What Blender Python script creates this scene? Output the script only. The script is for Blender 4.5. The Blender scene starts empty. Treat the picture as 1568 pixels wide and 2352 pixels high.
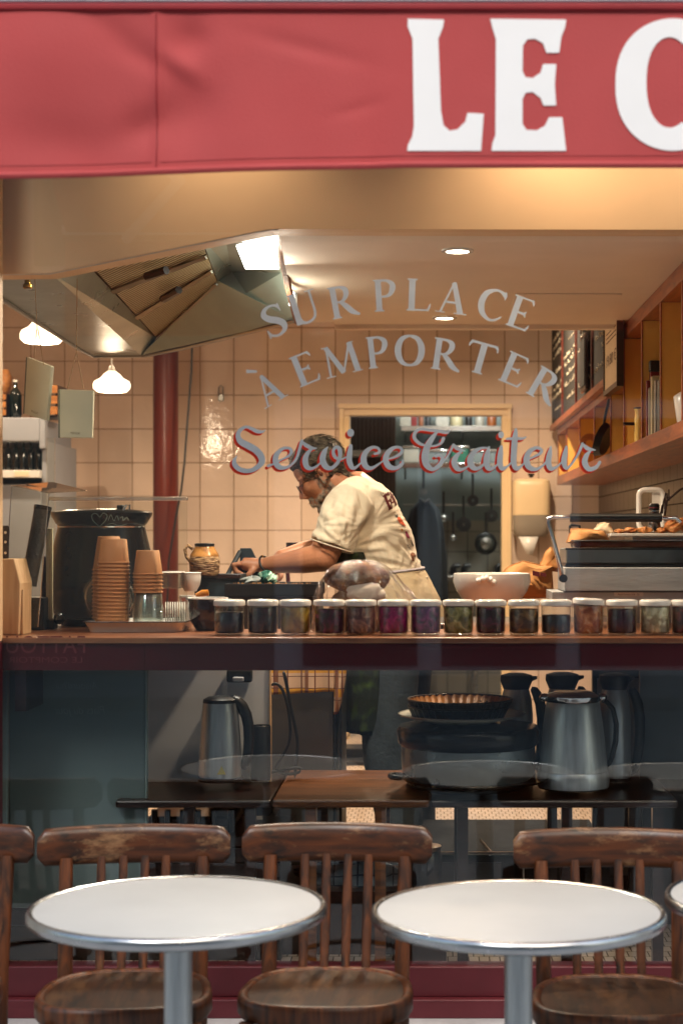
import bpy, math, random
import numpy as np
from mathutils import Vector, Matrix
from mathutils.geometry import tessellate_polygon
from mathutils.bvhtree import BVHTree
random.seed(7)
sc = bpy.context.scene
R = math.radians
# ------------------------------------------------------------ camera
CZ = 1.47; FOC = 3900.0
cam = bpy.data.cameras.new('camera'); co = bpy.data.objects.new('camera', cam); sc.collection.objects.link(co)
co.location = (0, 0, CZ); co.rotation_euler = (R(90), 0, 0)
cam.sensor_fit = 'VERTICAL'; cam.sensor_height = 36; cam.lens = 36 * FOC / 2352
cam.shift_x = -196 / 2352; cam.shift_y = 54 / 2352
cam.clip_start = .05; cam.clip_end = 300
cam.dof.use_dof = True; cam.dof.focus_distance = 5.45; cam.dof.aperture_fstop = 3.8
sc.camera = co
# ------------------------------------------------------------ world, sun, exposure
w = bpy.data.worlds.new('World'); sc.world = w; w.use_nodes = True
sky = w.node_tree.nodes.new('ShaderNodeTexSky'); sky.sky_type = 'NISHITA'; sky.sun_disc = False
sky.sun_elevation = R(48); sky.sun_rotation = R(160); sky.air_density = 1.6; sky.dust_density = 4
bg = w.node_tree.nodes['Background']; bg.inputs[1].default_value = .15
w.node_tree.links.new(sky.outputs[0], bg.inputs[0])
sl = bpy.data.lights.new('sun', 'SUN'); sl.energy = 1.0; sl.angle = R(18); sl.color = (1, .96, .9)
so = bpy.data.objects.new('sun', sl); sc.collection.objects.link(so)
so.rotation_euler = (R(42), 0, R(-20))
sc.view_settings.view_transform = 'Standard'; sc.view_settings.look = 'None'
sc.view_settings.exposure = 0.55; sc.view_settings.gamma = 1; sc.view_settings.use_curve_mapping = False
sc.cycles.max_bounces = 10; sc.cycles.transparent_max_bounces = 24; sc.cycles.diffuse_bounces = 4
sc.cycles.sample_clamp_indirect = 4; sc.cycles.caustics_reflective = False; sc.cycles.caustics_refractive = False
sc.cycles.use_denoising = True
WARM = (1.0, .74, .51)
# ------------------------------------------------------------ helpers
def P(px, py, Y): return Vector(((px - 980) / FOC * Y, Y, CZ - (py - 1230) / FOC * Y))
def X_(px, Y): return (px - 980) / FOC * Y
def Z_(py, Y): return CZ - (py - 1230) / FOC * Y
def col(h):
    h = h.lstrip('#'); r = []
    for i in (0, 2, 4):
        v = int(h[i:i+2], 16) / 255; r.append(v / 12.92 if v <= .04045 else ((v + .055) / 1.055) ** 2.4)
    return (r[0], r[1], r[2], 1)
class MB:
    def __init__(s): s.v = []; s.f = []
    def add(s, vs, fs):
        b = len(s.v); s.v += [Vector(p) for p in vs]; s.f += [tuple(i + b for i in f) for f in fs]; return s
    def box(s, x0, x1, y0, y1, z0, z1, M=None):
        vs = [Vector(p) for p in ((x0,y0,z0),(x1,y0,z0),(x1,y1,z0),(x0,y1,z0),(x0,y0,z1),(x1,y0,z1),(x1,y1,z1),(x0,y1,z1))]
        if M: vs = [M @ p for p in vs]
        return s.add(vs, [(3,2,1,0),(4,5,6,7),(0,1,5,4),(1,2,6,5),(2,3,7,6),(3,0,4,7)])
    def lathe(s, c, prof, n=28, cap=(True, True), M=None, wob=None):
        c = Vector(c); vs = []; fs = []
        for k, (r, z) in enumerate(prof):
            for i in range(n):
                a = 2 * math.pi * i / n; rr = r * (wob(a, k) if wob else 1)
                p = Vector((rr * math.cos(a), rr * math.sin(a), z))
                vs.append(c + (M @ p if M else p))
        for k in range(len(prof) - 1):
            for i in range(n):
                j = (i + 1) % n; fs.append((k*n+i, k*n+j, (k+1)*n+j, (k+1)*n+i))
        if cap[0]: fs.append(tuple(reversed(range(n))))
        if cap[1]: fs.append(tuple(range((len(prof)-1)*n, len(prof)*n)))
        return s.add(vs, fs)
    def tube(s, pts, r, n=8, closed=False, flat=None):
        pts = [Vector(p) for p in pts]; m = len(pts)
        rs = r if isinstance(r, (list, tuple)) else [r] * m
        vs = []; fs = []; up = None
        for k in range(m):
            if closed: t = pts[(k+1) % m] - pts[k-1]
            else: t = pts[min(k+1, m-1)] - pts[max(k-1, 0)]
            t.normalize()
            if up is None:
                up = Vector((0, 0, 1)) if abs(t.z) < .9 else Vector((0, 1, 0))
            a = t.cross(up).normalized(); b = a.cross(t).normalized(); up = b
            for i in range(n):
                an = 2 * math.pi * i / n
                vs.append(pts[k] + (a * math.cos(an) + b * math.sin(an) * (flat or 1)) * rs[k])
        for k in range(m if closed else m - 1):
            k2 = (k + 1) % m
            for i in range(n):
                j = (i + 1) % n; fs.append((k*n+i, k*n+j, k2*n+j, k2*n+i))
        if not closed: fs += [tuple(reversed(range(n))), tuple(range((m-1)*n, m*n))]
        return s.add(vs, fs)
    def ell(s, c, r, M=None, n=16, m=10):
        c = Vector(c); vs = []; fs = []
        if not isinstance(r, (list, tuple)): r = (r, r, r)
        def q(p): p = Vector(p); return c + (M @ p if M else p)
        vs.append(q((0, 0, -r[2])))
        for k in range(1, m):
            ph = -math.pi/2 + math.pi * k / m
            for i in range(n):
                a = 2 * math.pi * i / n
                vs.append(q((r[0]*math.cos(ph)*math.cos(a), r[1]*math.cos(ph)*math.sin(a), r[2]*math.sin(ph))))
        vs.append(q((0, 0, r[2])))
        for i in range(n): fs.append((0, 1 + (i+1) % n, 1 + i))
        for k in range(m - 2):
            for i in range(n):
                j = (i+1) % n; fs.append((1+k*n+i, 1+k*n+j, 1+(k+1)*n+j, 1+(k+1)*n+i))
        T = len(vs) - 1
        for i in range(n): fs.append((T, 1+(m-2)*n+i, 1+(m-2)*n+(i+1) % n))
        return s.add(vs, fs)
    def prism(s, poly, y0, y1, fn=None):
        """2-D outline (x, z) between y0 and y1"""
        n = len(poly); f = fn or (lambda x, z, y: Vector((x, y, z)))
        area = sum(poly[i][0]*poly[(i+1) % n][1] - poly[(i+1) % n][0]*poly[i][1] for i in range(n))
        if area < 0: poly = poly[::-1]
        vs = [f(x, z, y0) for x, z in poly] + [f(x, z, y1) for x, z in poly]
        tri = tessellate_polygon([[Vector((x, z, 0)) for x, z in poly]])
        fs = []
        for t in tri:
            a, b, c = t
            ar = (poly[b][0]-poly[a][0])*(poly[c][1]-poly[a][1])-(poly[c][0]-poly[a][0])*(poly[b][1]-poly[a][1])
            if ar < 0: a, c = c, a
            fs.append((a, b, c)); fs.append((c+n, b+n, a+n))
        for i in range(n):
            j = (i+1) % n; fs.append((i, i+n, j+n, j))
        return s.add(vs, fs)
    def loft(s, secs, cap=True):
        n = len(secs[0]); vs = [p for q in secs for p in q]; fs = []
        for k in range(len(secs)-1):
            for i in range(n):
                j = (i+1) % n; fs.append((k*n+i, k*n+j, (k+1)*n+j, (k+1)*n+i))
        if cap: fs += [tuple(reversed(range(n))), tuple(range((len(secs)-1)*n, len(secs)*n))]
        return s.add(vs, fs)
    def quad(s, *p): return s.add(p, [tuple(range(len(p)))])
    def grid(s, fn, nu, nv):
        vs = [fn(i/nu, j/nv) for j in range(nv+1) for i in range(nu+1)]
        fs = [(j*(nu+1)+i, j*(nu+1)+i+1, (j+1)*(nu+1)+i+1, (j+1)*(nu+1)+i) for j in range(nv) for i in range(nu)]
        return s.add(vs, fs)
ORG = {}
def obj(name, mb, mat, parent=None, smooth=True, bevel=0, sub=0, solid=0, label=None, sharp=.7, remesh=0, sm=0):
    o_ = ORG.get(parent.name, Vector()) if parent else Vector()
    me = bpy.data.meshes.new(name); me.from_pydata([tuple(v - o_) for v in mb.v], [], mb.f); me.update()
    o = bpy.data.objects.new(name, me); sc.collection.objects.link(o)
    if mat: me.materials.append(mat)
    if smooth:
        me.shade_smooth()
        if sharp: me.set_sharp_from_angle(angle=sharp)
    if parent: o.parent = parent
    ORG[o.name] = o_.copy() if parent else Vector()
    if solid: m = o.modifiers.new('solid', 'SOLIDIFY'); m.thickness = solid; m.offset = 0
    if remesh:
        m = o.modifiers.new('remesh', 'REMESH'); m.mode = 'VOXEL'; m.voxel_size = remesh; m.use_smooth_shade = True
        if sm: m = o.modifiers.new('smooth', 'SMOOTH'); m.factor = .6; m.iterations = sm
    if bevel: m = o.modifiers.new('bevel', 'BEVEL'); m.width = bevel; m.segments = 2; m.limit_method = 'ANGLE'; m.angle_limit = .7
    if sub: m = o.modifiers.new('sub', 'SUBSURF'); m.levels = sub; m.render_levels = sub
    if label: o['label'] = label
    return o
def bake(o):
    dg = bpy.context.evaluated_depsgraph_get(); dg.update()
    me = bpy.data.meshes.new_from_object(o.evaluated_get(dg)); o.modifiers.clear(); o.data = me; return o
def tag(o, label, cat, group=None):
    o['label'] = label; o['category'] = cat
    if group: o['group'] = group
    return o
def thing(name, label, cat, loc, group=None):
    o = bpy.data.objects.new(name, None); sc.collection.objects.link(o); o.location = loc; o.empty_display_size = .05
    ORG[o.name] = Vector(loc); return tag(o, label, cat, group)
def struct(name, mb, mat, **k):
    o = obj(name, mb, mat, **k); o['kind'] = 'structure'; return o
def dup(root, loc, label, rz=None):
    kids = list(root.children)
    r = root.copy(); sc.collection.objects.link(r); r.location = loc; r['label'] = label
    if rz is not None: r.rotation_euler = (0, 0, rz)
    for ch in kids:
        sub = list(ch.children)
        c = ch.copy(); sc.collection.objects.link(c); c.parent = r
        for g in sub:
            d = g.copy(); sc.collection.objects.link(d); d.parent = c
    return r
ORD = ['topmost', 'second', 'third', 'fourth', 'fifth', 'sixth', 'seventh', 'eighth', 'ninth', 'tenth', 'eleventh', 'twelfth', 'thirteenth', 'fourteenth', 'fifteenth', 'sixteenth', 'seventeenth', 'eighteenth']
# ------------------------------------------------------------ materials
def nt(name):
    m = bpy.data.materials.new(name); m.use_nodes = True; t = m.node_tree
    b = t.nodes['Principled BSDF']
    return m, t, b, t.nodes.new, t.links.new
def mat(name, c, rough=.5, metal=0, var=.12, vs=6, bump=0, bs=60, coat=0, stretch=None, c2=None, thr=None, spec=.5, emit=None, es=0, trans=0, sheen=0, rv=.1):
    m, t, b, N, L = nt(name)
    c = col(c) if isinstance(c, str) else c
    tc = N('ShaderNodeTexCoord'); mp = N('ShaderNodeMapping'); L(tc.outputs['Object'], mp.inputs[0])
    if stretch: mp.inputs['Scale'].default_value = stretch
    no = N('ShaderNodeTexNoise'); no.inputs['Scale'].default_value = vs; no.inputs['Detail'].default_value = 6; L(mp.outputs[0], no.inputs[0])
    cr = N('ShaderNodeValToRGB'); L(no.outputs[0], cr.inputs[0])
    if c2:
        c2 = col(c2) if isinstance(c2, str) else c2
        a, z = thr or (.4, .6)
        cr.color_ramp.elements[0].position = a; cr.color_ramp.elements[1].position = z
        cr.color_ramp.elements[0].color = c; cr.color_ramp.elements[1].color = c2
    else:
        cr.color_ramp.elements[0].position = .3; cr.color_ramp.elements[1].position = .7
        cr.color_ramp.elements[0].color = tuple(x * (1 - var) for x in c[:3]) + (1,)
        cr.color_ramp.elements[1].color = tuple(min(1, x * (1 + var)) for x in c[:3]) + (1,)
    L(cr.outputs[0], b.inputs['Base Color'])
    n2 = N('ShaderNodeTexNoise'); n2.inputs['Scale'].default_value = vs * 2.7; n2.inputs['Detail'].default_value = 4; L(mp.outputs[0], n2.inputs[0])
    mr = N('ShaderNodeMapRange'); mr.inputs['To Min'].default_value = max(.02, rough - rv); mr.inputs['To Max'].default_value = min(1, rough + rv)
    L(n2.outputs[0], mr.inputs[0]); L(mr.outputs[0], b.inputs['Roughness'])
    b.inputs['Metallic'].default_value = metal; b.inputs['Coat Weight'].default_value = coat; b.inputs['Coat Roughness'].default_value = .08
    b.inputs['Specular IOR Level'].default_value = spec; b.inputs['Transmission Weight'].default_value = trans
    b.inputs['Sheen Weight'].default_value = sheen
    if emit: b.inputs['Emission Color'].default_value = emit; b.inputs['Emission Strength'].default_value = es
    if bump:
        n3 = N('ShaderNodeTexNoise'); n3.inputs['Scale'].default_value = bs; n3.inputs['Detail'].default_value = 5; L(mp.outputs[0], n3.inputs[0])
        bp = N('ShaderNodeBump'); bp.inputs['Strength'].default_value = bump; bp.inputs['Distance'].default_value = .01
        L(n3.outputs[0], bp.inputs['Height']); L(bp.outputs[0], b.inputs['Normal'])
    return m
def glassmat(name, tint=(1, 1, 1, 1), refl=.06, rough=.01, body=0, bodycol=(1, 1, 1, 1), pw=4, bump=0, bs=40):
    """clear sheet: see-through plus mirror reflection that grows at grazing angles"""
    m, t, b, N, L = nt(name); t.nodes.remove(b); out = t.nodes['Material Output']
    tr = N('ShaderNodeBsdfTransparent'); tr.inputs[0].default_value = tint
    gl = N('ShaderNodeBsdfGlossy'); gl.inputs['Roughness'].default_value = rough
    lw = N('ShaderNodeLayerWeight'); lw.inputs[0].default_value = .5
    pwn = N('ShaderNodeMath'); pwn.operation = 'POWER'; pwn.inputs[1].default_value = pw; L(lw.outputs['Facing'], pwn.inputs[0])
    ma = N('ShaderNodeMath'); ma.operation = 'MULTIPLY_ADD'; ma.inputs[1].default_value = .8; ma.inputs[2].default_value = refl; ma.use_clamp = True; L(pwn.outputs[0], ma.inputs[0])
    mx = N('ShaderNodeMixShader'); L(ma.outputs[0], mx.inputs[0])
    src = tr.outputs[0]
    if body:
        df = N('ShaderNodeBsdfDiffuse'); df.inputs[0].default_value = bodycol; m2 = N('ShaderNodeMixShader'); m2.inputs[0].default_value = body
        L(tr.outputs[0], m2.inputs[1]); L(df.outputs[0], m2.inputs[2]); src = m2.outputs[0]
    if bump:
        tc = N('ShaderNodeTexCoord'); no = N('ShaderNodeTexNoise'); no.inputs['Scale'].default_value = bs; no.inputs['Detail'].default_value = 6; no.inputs['Distortion'].default_value = 2.5; L(tc.outputs['Object'], no.inputs[0])
        bp = N('ShaderNodeBump'); bp.inputs['Strength'].default_value = bump; bp.inputs['Distance'].default_value = .02; L(no.outputs[0], bp.inputs['Height']); L(bp.outputs[0], gl.inputs['Normal'])
    L(src, mx.inputs[1]); L(gl.outputs[0], mx.inputs[2]); L(mx.outputs[0], out.inputs[0]); return m
def tilemat(name, c, grout, size, off, rough=.2, gw=.006, h=None, axes='XZ', offset=0, bumps=.25, cvar=.1, shin=.02):
    m, t, b, N, L = nt(name)
    tc = N('ShaderNodeTexCoord'); sp = N('ShaderNodeSeparateXYZ'); cb = N('ShaderNodeCombineXYZ'); L(tc.outputs['Object'], sp.inputs[0])
    L(sp.outputs[axes[0]], cb.inputs[0]); L(sp.outputs[axes[1]], cb.inputs[1])
    mp = N('ShaderNodeMapping'); mp.inputs['Location'].default_value = (off[0], off[1], 0); L(cb.outputs[0], mp.inputs[0])
    br = N('ShaderNodeTexBrick'); br.offset = offset; br.squash = 1; L(mp.outputs[0], br.inputs[0])
    c = col(c); br.inputs['Color1'].default_value = tuple(x*(1-cvar) for x in c[:3])+(1,); br.inputs['Color2'].default_value = tuple(min(1, x*(1+cvar)) for x in c[:3])+(1,)
    br.inputs['Mortar'].default_value = col(grout); br.inputs['Scale'].default_value = 1; br.inputs['Mortar Size'].default_value = gw/2
    br.inputs['Brick Width'].default_value = size; br.inputs['Row Height'].default_value = h or size; br.inputs['Mortar Smooth'].default_value = .2; br.inputs['Bias'].default_value = 0
    no = N('ShaderNodeTexNoise'); no.inputs['Scale'].default_value = 3; L(tc.outputs['Object'], no.inputs[0])
    mx = N('ShaderNodeMix'); mx.data_type = 'RGBA'; mx.blend_type = 'MULTIPLY'; mx.inputs[0].default_value = .35
    L(br.outputs[0], mx.inputs[6]); L(no.outputs[0], mx.inputs[7]); L(mx.outputs[2], b.inputs['Base Color'])
    mr = N('ShaderNodeMapRange'); mr.inputs['To Min'].default_value = rough; mr.inputs['To Max'].default_value = .9; L(br.outputs['Fac'], mr.inputs[0]); L(mr.outputs[0], b.inputs['Roughness'])
    n2 = N('ShaderNodeTexNoise'); n2.inputs['Scale'].default_value = 24; n2.inputs['Detail'].default_value = 3; L(tc.outputs['Object'], n2.inputs[0])
    ma = N('ShaderNodeMath'); ma.operation = 'MULTIPLY_ADD'; ma.inputs[1].default_value = -.6; L(br.outputs['Fac'], ma.inputs[0])
    m3 = N('ShaderNodeMath'); m3.operation = 'MULTIPLY'; m3.inputs[1].default_value = .5; L(n2.outputs[0], m3.inputs[0]); L(m3.outputs[0], ma.inputs[2])
    bp = N('ShaderNodeBump'); bp.inputs['Strength'].default_value = bumps; bp.inputs['Distance'].default_value = .008; L(ma.outputs[0], bp.inputs['Height']); L(bp.outputs[0], b.inputs['Normal'])
    return m
def woodmat(name, dark, light, axis='X', rough=.35, worn=None, coat=.3, scale=1, wthr=(.58, .72)):
    m, t, b, N, L = nt(name)
    tc = N('ShaderNodeTexCoord'); mp = N('ShaderNodeMapping'); L(tc.outputs['Object'], mp.inputs[0])
    s = [22, 22, 22]; s['XYZ'.index(axis)] = 2.2; mp.inputs['Scale'].default_value = [q*scale for q in s]
    no = N('ShaderNodeTexNoise'); no.inputs['Scale'].default_value = 2.4; no.inputs['Detail'].default_value = 8; no.inputs['Distortion'].default_value = .8; L(mp.outputs[0], no.inputs[0])
    cr = N('ShaderNodeValToRGB'); cr.color_ramp.elements[0].position = .3; cr.color_ramp.elements[1].position = .72
    cr.color_ramp.elements[0].color = col(dark); cr.color_ramp.elements[1].color = col(light); L(no.outputs[0], cr.inputs[0])
    last = cr.outputs[0]
    if worn:
        m2 = N('ShaderNodeMapping'); L(tc.outputs['Object'], m2.inputs[0]); q = [9, 9, 9]; q['XYZ'.index(axis)] = 3; m2.inputs['Scale'].default_value = q
        oi = N('ShaderNodeObjectInfo'); ad = N('ShaderNodeVectorMath'); ad.operation = 'ADD'; L(m2.outputs[0], ad.inputs[0]); sc_ = N('ShaderNodeMath'); sc_.operation = 'MULTIPLY'; sc_.inputs[1].default_value = 40
        L(oi.outputs['Random'], sc_.inputs[0]); L(sc_.outputs[0], ad.inputs[1])
        n2 = N('ShaderNodeTexNoise'); n2.inputs['Scale'].default_value = 1.6; n2.inputs['Detail'].default_value = 9; n2.inputs['Roughness'].default_value = .75; L(ad.outputs[0], n2.inputs[0])
        c2 = N('ShaderNodeValToRGB'); c2.color_ramp.elements[0].position = wthr[0]; c2.color_ramp.elements[1].position = wthr[1]; L(n2.outputs[0], c2.inputs[0])
        mx = N('ShaderNodeMix'); mx.data_type = 'RGBA'; L(c2.outputs[0], mx.inputs[0]); L(last, mx.inputs[6]); mx.inputs[7].default_value = col(worn); last = mx.outputs[2]
    L(last, b.inputs['Base Color']); b.inputs['Roughness'].default_value = rough; b.inputs['Coat Weight'].default_value = coat; b.inputs['Coat Roughness'].default_value = .2
    bp = N('ShaderNodeBump'); bp.inputs['Strength'].default_value = .12; bp.inputs['Distance'].default_value = .004; L(no.outputs[0], bp.inputs['Height']); L(bp.outputs[0], b.inputs['Normal'])
    return m
def emitmat(name, c, s):
    m, t, b, N, L = nt(name); b.inputs['Base Color'].default_value = (.8, .8, .8, 1); b.inputs['Emission Color'].default_value = c; b.inputs['Emission Strength'].default_value = s; return m
M = {}
M['awning'] = mat('awning cloth', '#b24446', .75, var=.07, vs=3, bump=.12, bs=300)
M['awnred'] = mat('awning dark bar', '#8c0f1c', .5)
M['alu'] = mat('aluminium bar', '#c8ccd2', .4, .6)
M['letter_white'] = mat('white sign paint', '#f2f3f6', .6, var=.02)
M['glass'] = glassmat('window glass', (.97, .98, .97, 1), .045)
M['clear'] = glassmat('clear acrylic', (.95, .96, .94, 1), .015, body=.012, bodycol=(.8, .75, .65, 1), pw=2.2)
M['jarglass'] = glassmat('jar glass', (.96, .97, .95, 1), .05, pw=2)
M['plasticbag'] = glassmat('plastic bag film', (.97, .97, .97, 1), .055, rough=.08, body=.012, bodycol=(.8, .78, .74, 1), pw=1.8, bump=1, bs=22)
M['paint_grey'] = mat('grey blue glass paint', '#cddbe2', .6, var=.08, vs=14)
M['paint_red'] = mat('red glass paint', '#ec3814', .6, var=.04)
M['redwood'] = mat('dark red lacquer', '#4a1219', .22, var=.12, coat=.4)
M['redrail'] = mat('red painted rail', '#61232b', .4, var=.12, vs=9, bump=.05)
M['cream'] = mat('cream paint', '#dcb68c', .65, var=.04)
M['ceiling'] = mat('ceiling paint', '#ddcdb9', .8, var=.03)
M['stone'] = mat('pale stone', '#b9babd', .8, var=.15, vs=12, bump=.2)
M['walltile'] = tilemat('cream wall tiles', '#e9d3c0', '#8d7258', .203, (0, 0), rough=.10, bumps=.42, cvar=.07)
M['sidetile'] = tilemat('side wall tiles', '#5c4e44', '#241c18', .2, (0, 0), rough=.3, axes='YZ', h=.1, offset=.5)
M['mosaic'] = tilemat('mosaic floor', '#c6b09a', '#5a4836', .03, (0, 0), rough=.45, axes='XY', h=.06, gw=.004, offset=.5)
M['steel'] = mat('brushed steel', '#9a9a96', .32, 1, var=.2, vs=5, stretch=(1, 1, 14))
M['steelv'] = mat('brushed steel vertical', '#b9c0c4', .34, .6, var=.2, vs=8, stretch=(8, 8, .6))
M['hoodsteel'] = mat('hood stainless', '#8f9284', .3, .75, var=.2, vs=3)
M['chrome'] = mat('chrome', '#c9cccf', .12, 1, var=.05)
M['black'] = mat('black plastic', '#101112', .4, bump=.03)
M['blackgloss'] = mat('black enamel', '#050506', .24, var=.2, spec=.3)
M['white'] = mat('white enamel', '#dcd9d2', .25, var=.04, coat=.3)
M['tabletop'] = mat('white table laminate', '#b2b7ba', .42, var=.07, vs=3)
M['kraft'] = mat('kraft cup paper', '#b07a4c', .7, var=.06, bump=.05, bs=150)
M['paperbag'] = mat('kraft paper', '#c08a52', .8, var=.14, vs=14, bump=.8, bs=14)
M['chairwood'] = woodmat('chair wood', '#170b05', '#5c2f12', 'X', .38, worn='#977352', wthr=(.55, .72), coat=.08)
M['chairwood2'] = woodmat('chair upright wood', '#1d0e06', '#6e3a17', 'Z', .45, worn='#8a6240', wthr=(.6, .8), coat=.08)
M['seatwood'] = woodmat('seat wood', '#160c06', '#4a2a12', 'Y', .45, worn='#745230', wthr=(.5, .8), coat=.08)
M['darktable'] = woodmat('dark table wood', '#120806', '#2c1510', 'X', .3)
M['warmboard'] = woodmat('oak board', '#7a4a26', '#b57a42', 'X', .35)
M['palewood'] = woodmat('pale beech wood', '#c49a6c', '#dcb98c', 'Z', .6, coat=0)
M['shelfwood'] = woodmat('orange shelf wood', '#6b2a08', '#a8561c', 'Y', .4)
M['ochre'] = mat('ochre shelf panel', '#e2b050', .6, var=.08)
M['redcol'] = mat('oxblood column paint', '#551a08', .35, var=.12)
M['bottle'] = mat('dark bottle glass', '#0c1512', .1, var=.2, coat=.6)
M['cardgrey'] = mat('grey board', '#5c6e70', .6, var=.06)
M['tablewood'] = woodmat('brown table wood', '#3c2010', '#7c4a24', 'X', .35)
M['rimchrome'] = mat('worn chrome rim', '#b9bdc1', .24, 1, var=.12, vs=20)
M['cabwhite'] = mat('grey white cabinet', '#8b8f96', .6, var=.06)
M['skin'] = mat('skin', '#bd8260', .45, var=.10, vs=14, bump=.12, bs=130)
M['skin'].node_tree.nodes['Principled BSDF'].inputs['Subsurface Weight'].default_value = .12
M['skin'].node_tree.nodes['Principled BSDF'].inputs['Subsurface Radius'].default_value = (.02, .008, .004)
M['shirt'] = mat('cream cotton', '#d3c7ae', .85, var=.04, bump=.2, bs=40, stretch=(1, 1, 2.2), sheen=.2)
M['cloth'] = mat('cream linen', '#cbb894', .9, var=.1, vs=18, bump=.8, bs=26)
M['hair'] = mat('brown hair', '#1d150e', .5, c2='#6b5a42', vs=30, thr=(.45, .75))
M['hairstrand'] = mat('greying hair strands', '#1a130d', .45, c2='#94866e', vs=45, thr=(.4, .72))
M['beard'] = mat('grey beard', '#4a3d30', .6, c2='#b09c82', vs=60, thr=(.4, .65))
M['jeans'] = mat('blue jeans', '#3b464d', .9, var=.35, vs=12, bump=.3)
M['apron'] = mat('green leaf apron', '#141e0e', .8, c2='#3f5418', vs=16, thr=(.5, .66), bump=.8, bs=14)
M['lampglass'] = emitmat('lit opal glass', (1, .80, .55, 1), 1.7)
M['spotface'] = emitmat('lit downlight', (1, .85, .65, 1), 14)
M['hoodlamp'] = emitmat('lit hood lamp', (1, .95, .86, 1), 7)
M['asphalt'] = mat('asphalt', '#8d9698', .9, var=.15, vs=3, bump=.4, bs=200)
M['paving'] = mat('paving slabs', '#9a9da0', .85, var=.1, vs=2)
M['facade'] = mat('pale stone facade', '#a39f97', .8, var=.08, vs=1)
M['darkwin'] = mat('dark window glass', '#171c20', .08)
M['darkred'] = mat('dark red door paint', '#5a1c22', .4)
M['chalk'] = mat('blackboard', '#191713', .7, var=.2)
M['chalkmark'] = mat('chalk writing', '#c4bca8', .9)
M['signpaper'] = mat('printed sign paper', '#e3cfae', .6, var=.03)
M['ink'] = mat('brown ink', '#4e2416', .7)
M['plaque'] = mat('pale green painted board', '#cfc8a6', .55, var=.06, vs=10)
M['plaqueedge'] = mat('board edge grey', '#6e6f62', .6)
M['twine'] = mat('twine', '#9a7c52', .9)
# ============================================================ STREET (behind and around the camera)
GW = 4.45                                   # window plane
struct('pavement', MB().box(-14, 14, 1.2, 4.6, -.2, 0), M['paving'])
struct('road', MB().box(-14, 14, -6.5, 1.2, -.3, -.12), M['asphalt'])
struct('far_pavement', MB().box(-14, 14, -9, -6.5, -.2, 0), M['paving'])
struct('ground', MB().box(-60, 60, -60, 60, -.5, -.31), M['asphalt'])
def opposite():
    t = thing('opposite_house', 'pale stone house across the street with dark red doors, reflected in the window', 'building', (0, -9, 0))
    wl = MB(); wl.box(-14, 14, -9.4, -9, 0, 11)
    wall = obj('wall', wl, M['facade'], t)
    obj('shopfront', MB().box(-1.6, 4.4, -9, -8.9, 0, 2.9), M['letter_white'], t, bevel=.01); obj('fascia', MB().box(-1.7, 4.5, -9, -8.82, 2.94, 4.0), M['darkwin'], t, bevel=.01)
    for k in range(4):
        x = -1.3 + k * 1.45
        d = obj('door', MB().box(x, x + 1.2, -8.9, -8.86, .1, 2.7), M['darkred'], t, bevel=.01)
        obj('pane', MB().box(x + .15, x + 1.05, -8.86, -8.85, .9, 2.5), M['darkwin'], d)
    for r in range(2):
        for k in range(7):
            x = -11 + k * 3.4
            f = obj('window', MB().box(x, x + 1.3, -9, -8.93, 4.2 + r*3.3, 6.3 + r*3.3), M['facade'], t, bevel=.01)
            for q in range(2): obj('pane', MB().box(x + .08 + q*.6, x + .62 + q*.6, -8.93, -8.92, 4.3 + r*3.3, 6.2 + r*3.3), M['darkwin'], f)
opposite()
# ============================================================ SHOP SHELL
FZ = .25                                    # inside floor
struct('floor', MB().box(-3.6, 2.2, 4.5, 13.2, FZ - .1, FZ), M['mosaic'])
bw = MB()                                    # tiled back wall with the doorway cut out
Yb = 10.2; dx0, dx1, dz = X_(800, Yb), X_(1155, Yb), Z_(948, Yb)
bw.box(-3.6, dx0, Yb, Yb + .1, FZ, 2.95); bw.box(dx1, 2.2, Yb, Yb + .1, FZ, 2.95); bw.box(dx0, dx1, Yb, Yb + .1, dz, 2.95)
ox = -(X_(770, Yb)) % .203; oz = -(Z_(830, Yb)) % .203
M['walltile'].node_tree.nodes['Mapping'].inputs['Location'].default_value = (ox, oz, 0)
struct('back_wall', bw, M['walltile'], smooth=False)
struct('right_wall', MB().box(1.03, 1.15, 4.6, Yb, FZ, 2.95), M['sidetile'], smooth=False)
struct('left_wall', MB().box(-3.7, -3.6, 4.6, Yb, FZ, 2.95), M['cream'], smooth=False)
struct('upper_ceiling', MB().box(-3.7, 2.2, 4.66, 13.2, 2.95, 3.0), M['ceiling'], smooth=False)
# lowered ceiling with the slanted cut beside the hood
Cz = 2.29
ce = MB(); pl = [(X_(640, 4.56), 4.56), (1.03, 4.56), (1.03, 6.60), (X_(768, 6.6), 6.60), (X_(768, 6.6), 6.53), (X_(679, 6.53), 6.53)]
ce.prism(pl, Cz, Cz + .09, fn=lambda x, z, y: Vector((x, z, y)))
# prism builds x,z outline swept on y: here outline = plan, sweep = height
struct('lowered_ceiling', ce, M['ceiling'], smooth=False)
struct('ceiling_edge_cornice', MB().box(X_(768, 6.6), .765, 6.601, 6.64, Cz - .018, Cz + .10), M['ceiling'], bevel=.004)
hp = obj('access_panel', MB().box(.30, .66, 5.75, 6.25, Cz - .004, Cz), M['ceiling'], bevel=.001); tag(hp, 'flat square access panel in the lowered ceiling near the shelf', 'panel')
bk = MB(); pts = [(-600, 180), (1864, 180), (1864, 528), (640, 526), (623, 526), (597, 530), (114, 628), (-600, 636)]
bk.prism([(X_(a, 4.54), Z_(b, 4.54)) for a, b in pts], 4.54, 4.64)
struct('bulkhead', bk, M['cream'], smooth=False)
eg = MB(); eg.tube([P(a, b + 1.5, 4.545) for a, b in pts[3:]], .0022, n=6)
struct('bulkhead_edge', eg, M['ceiling'])
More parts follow.
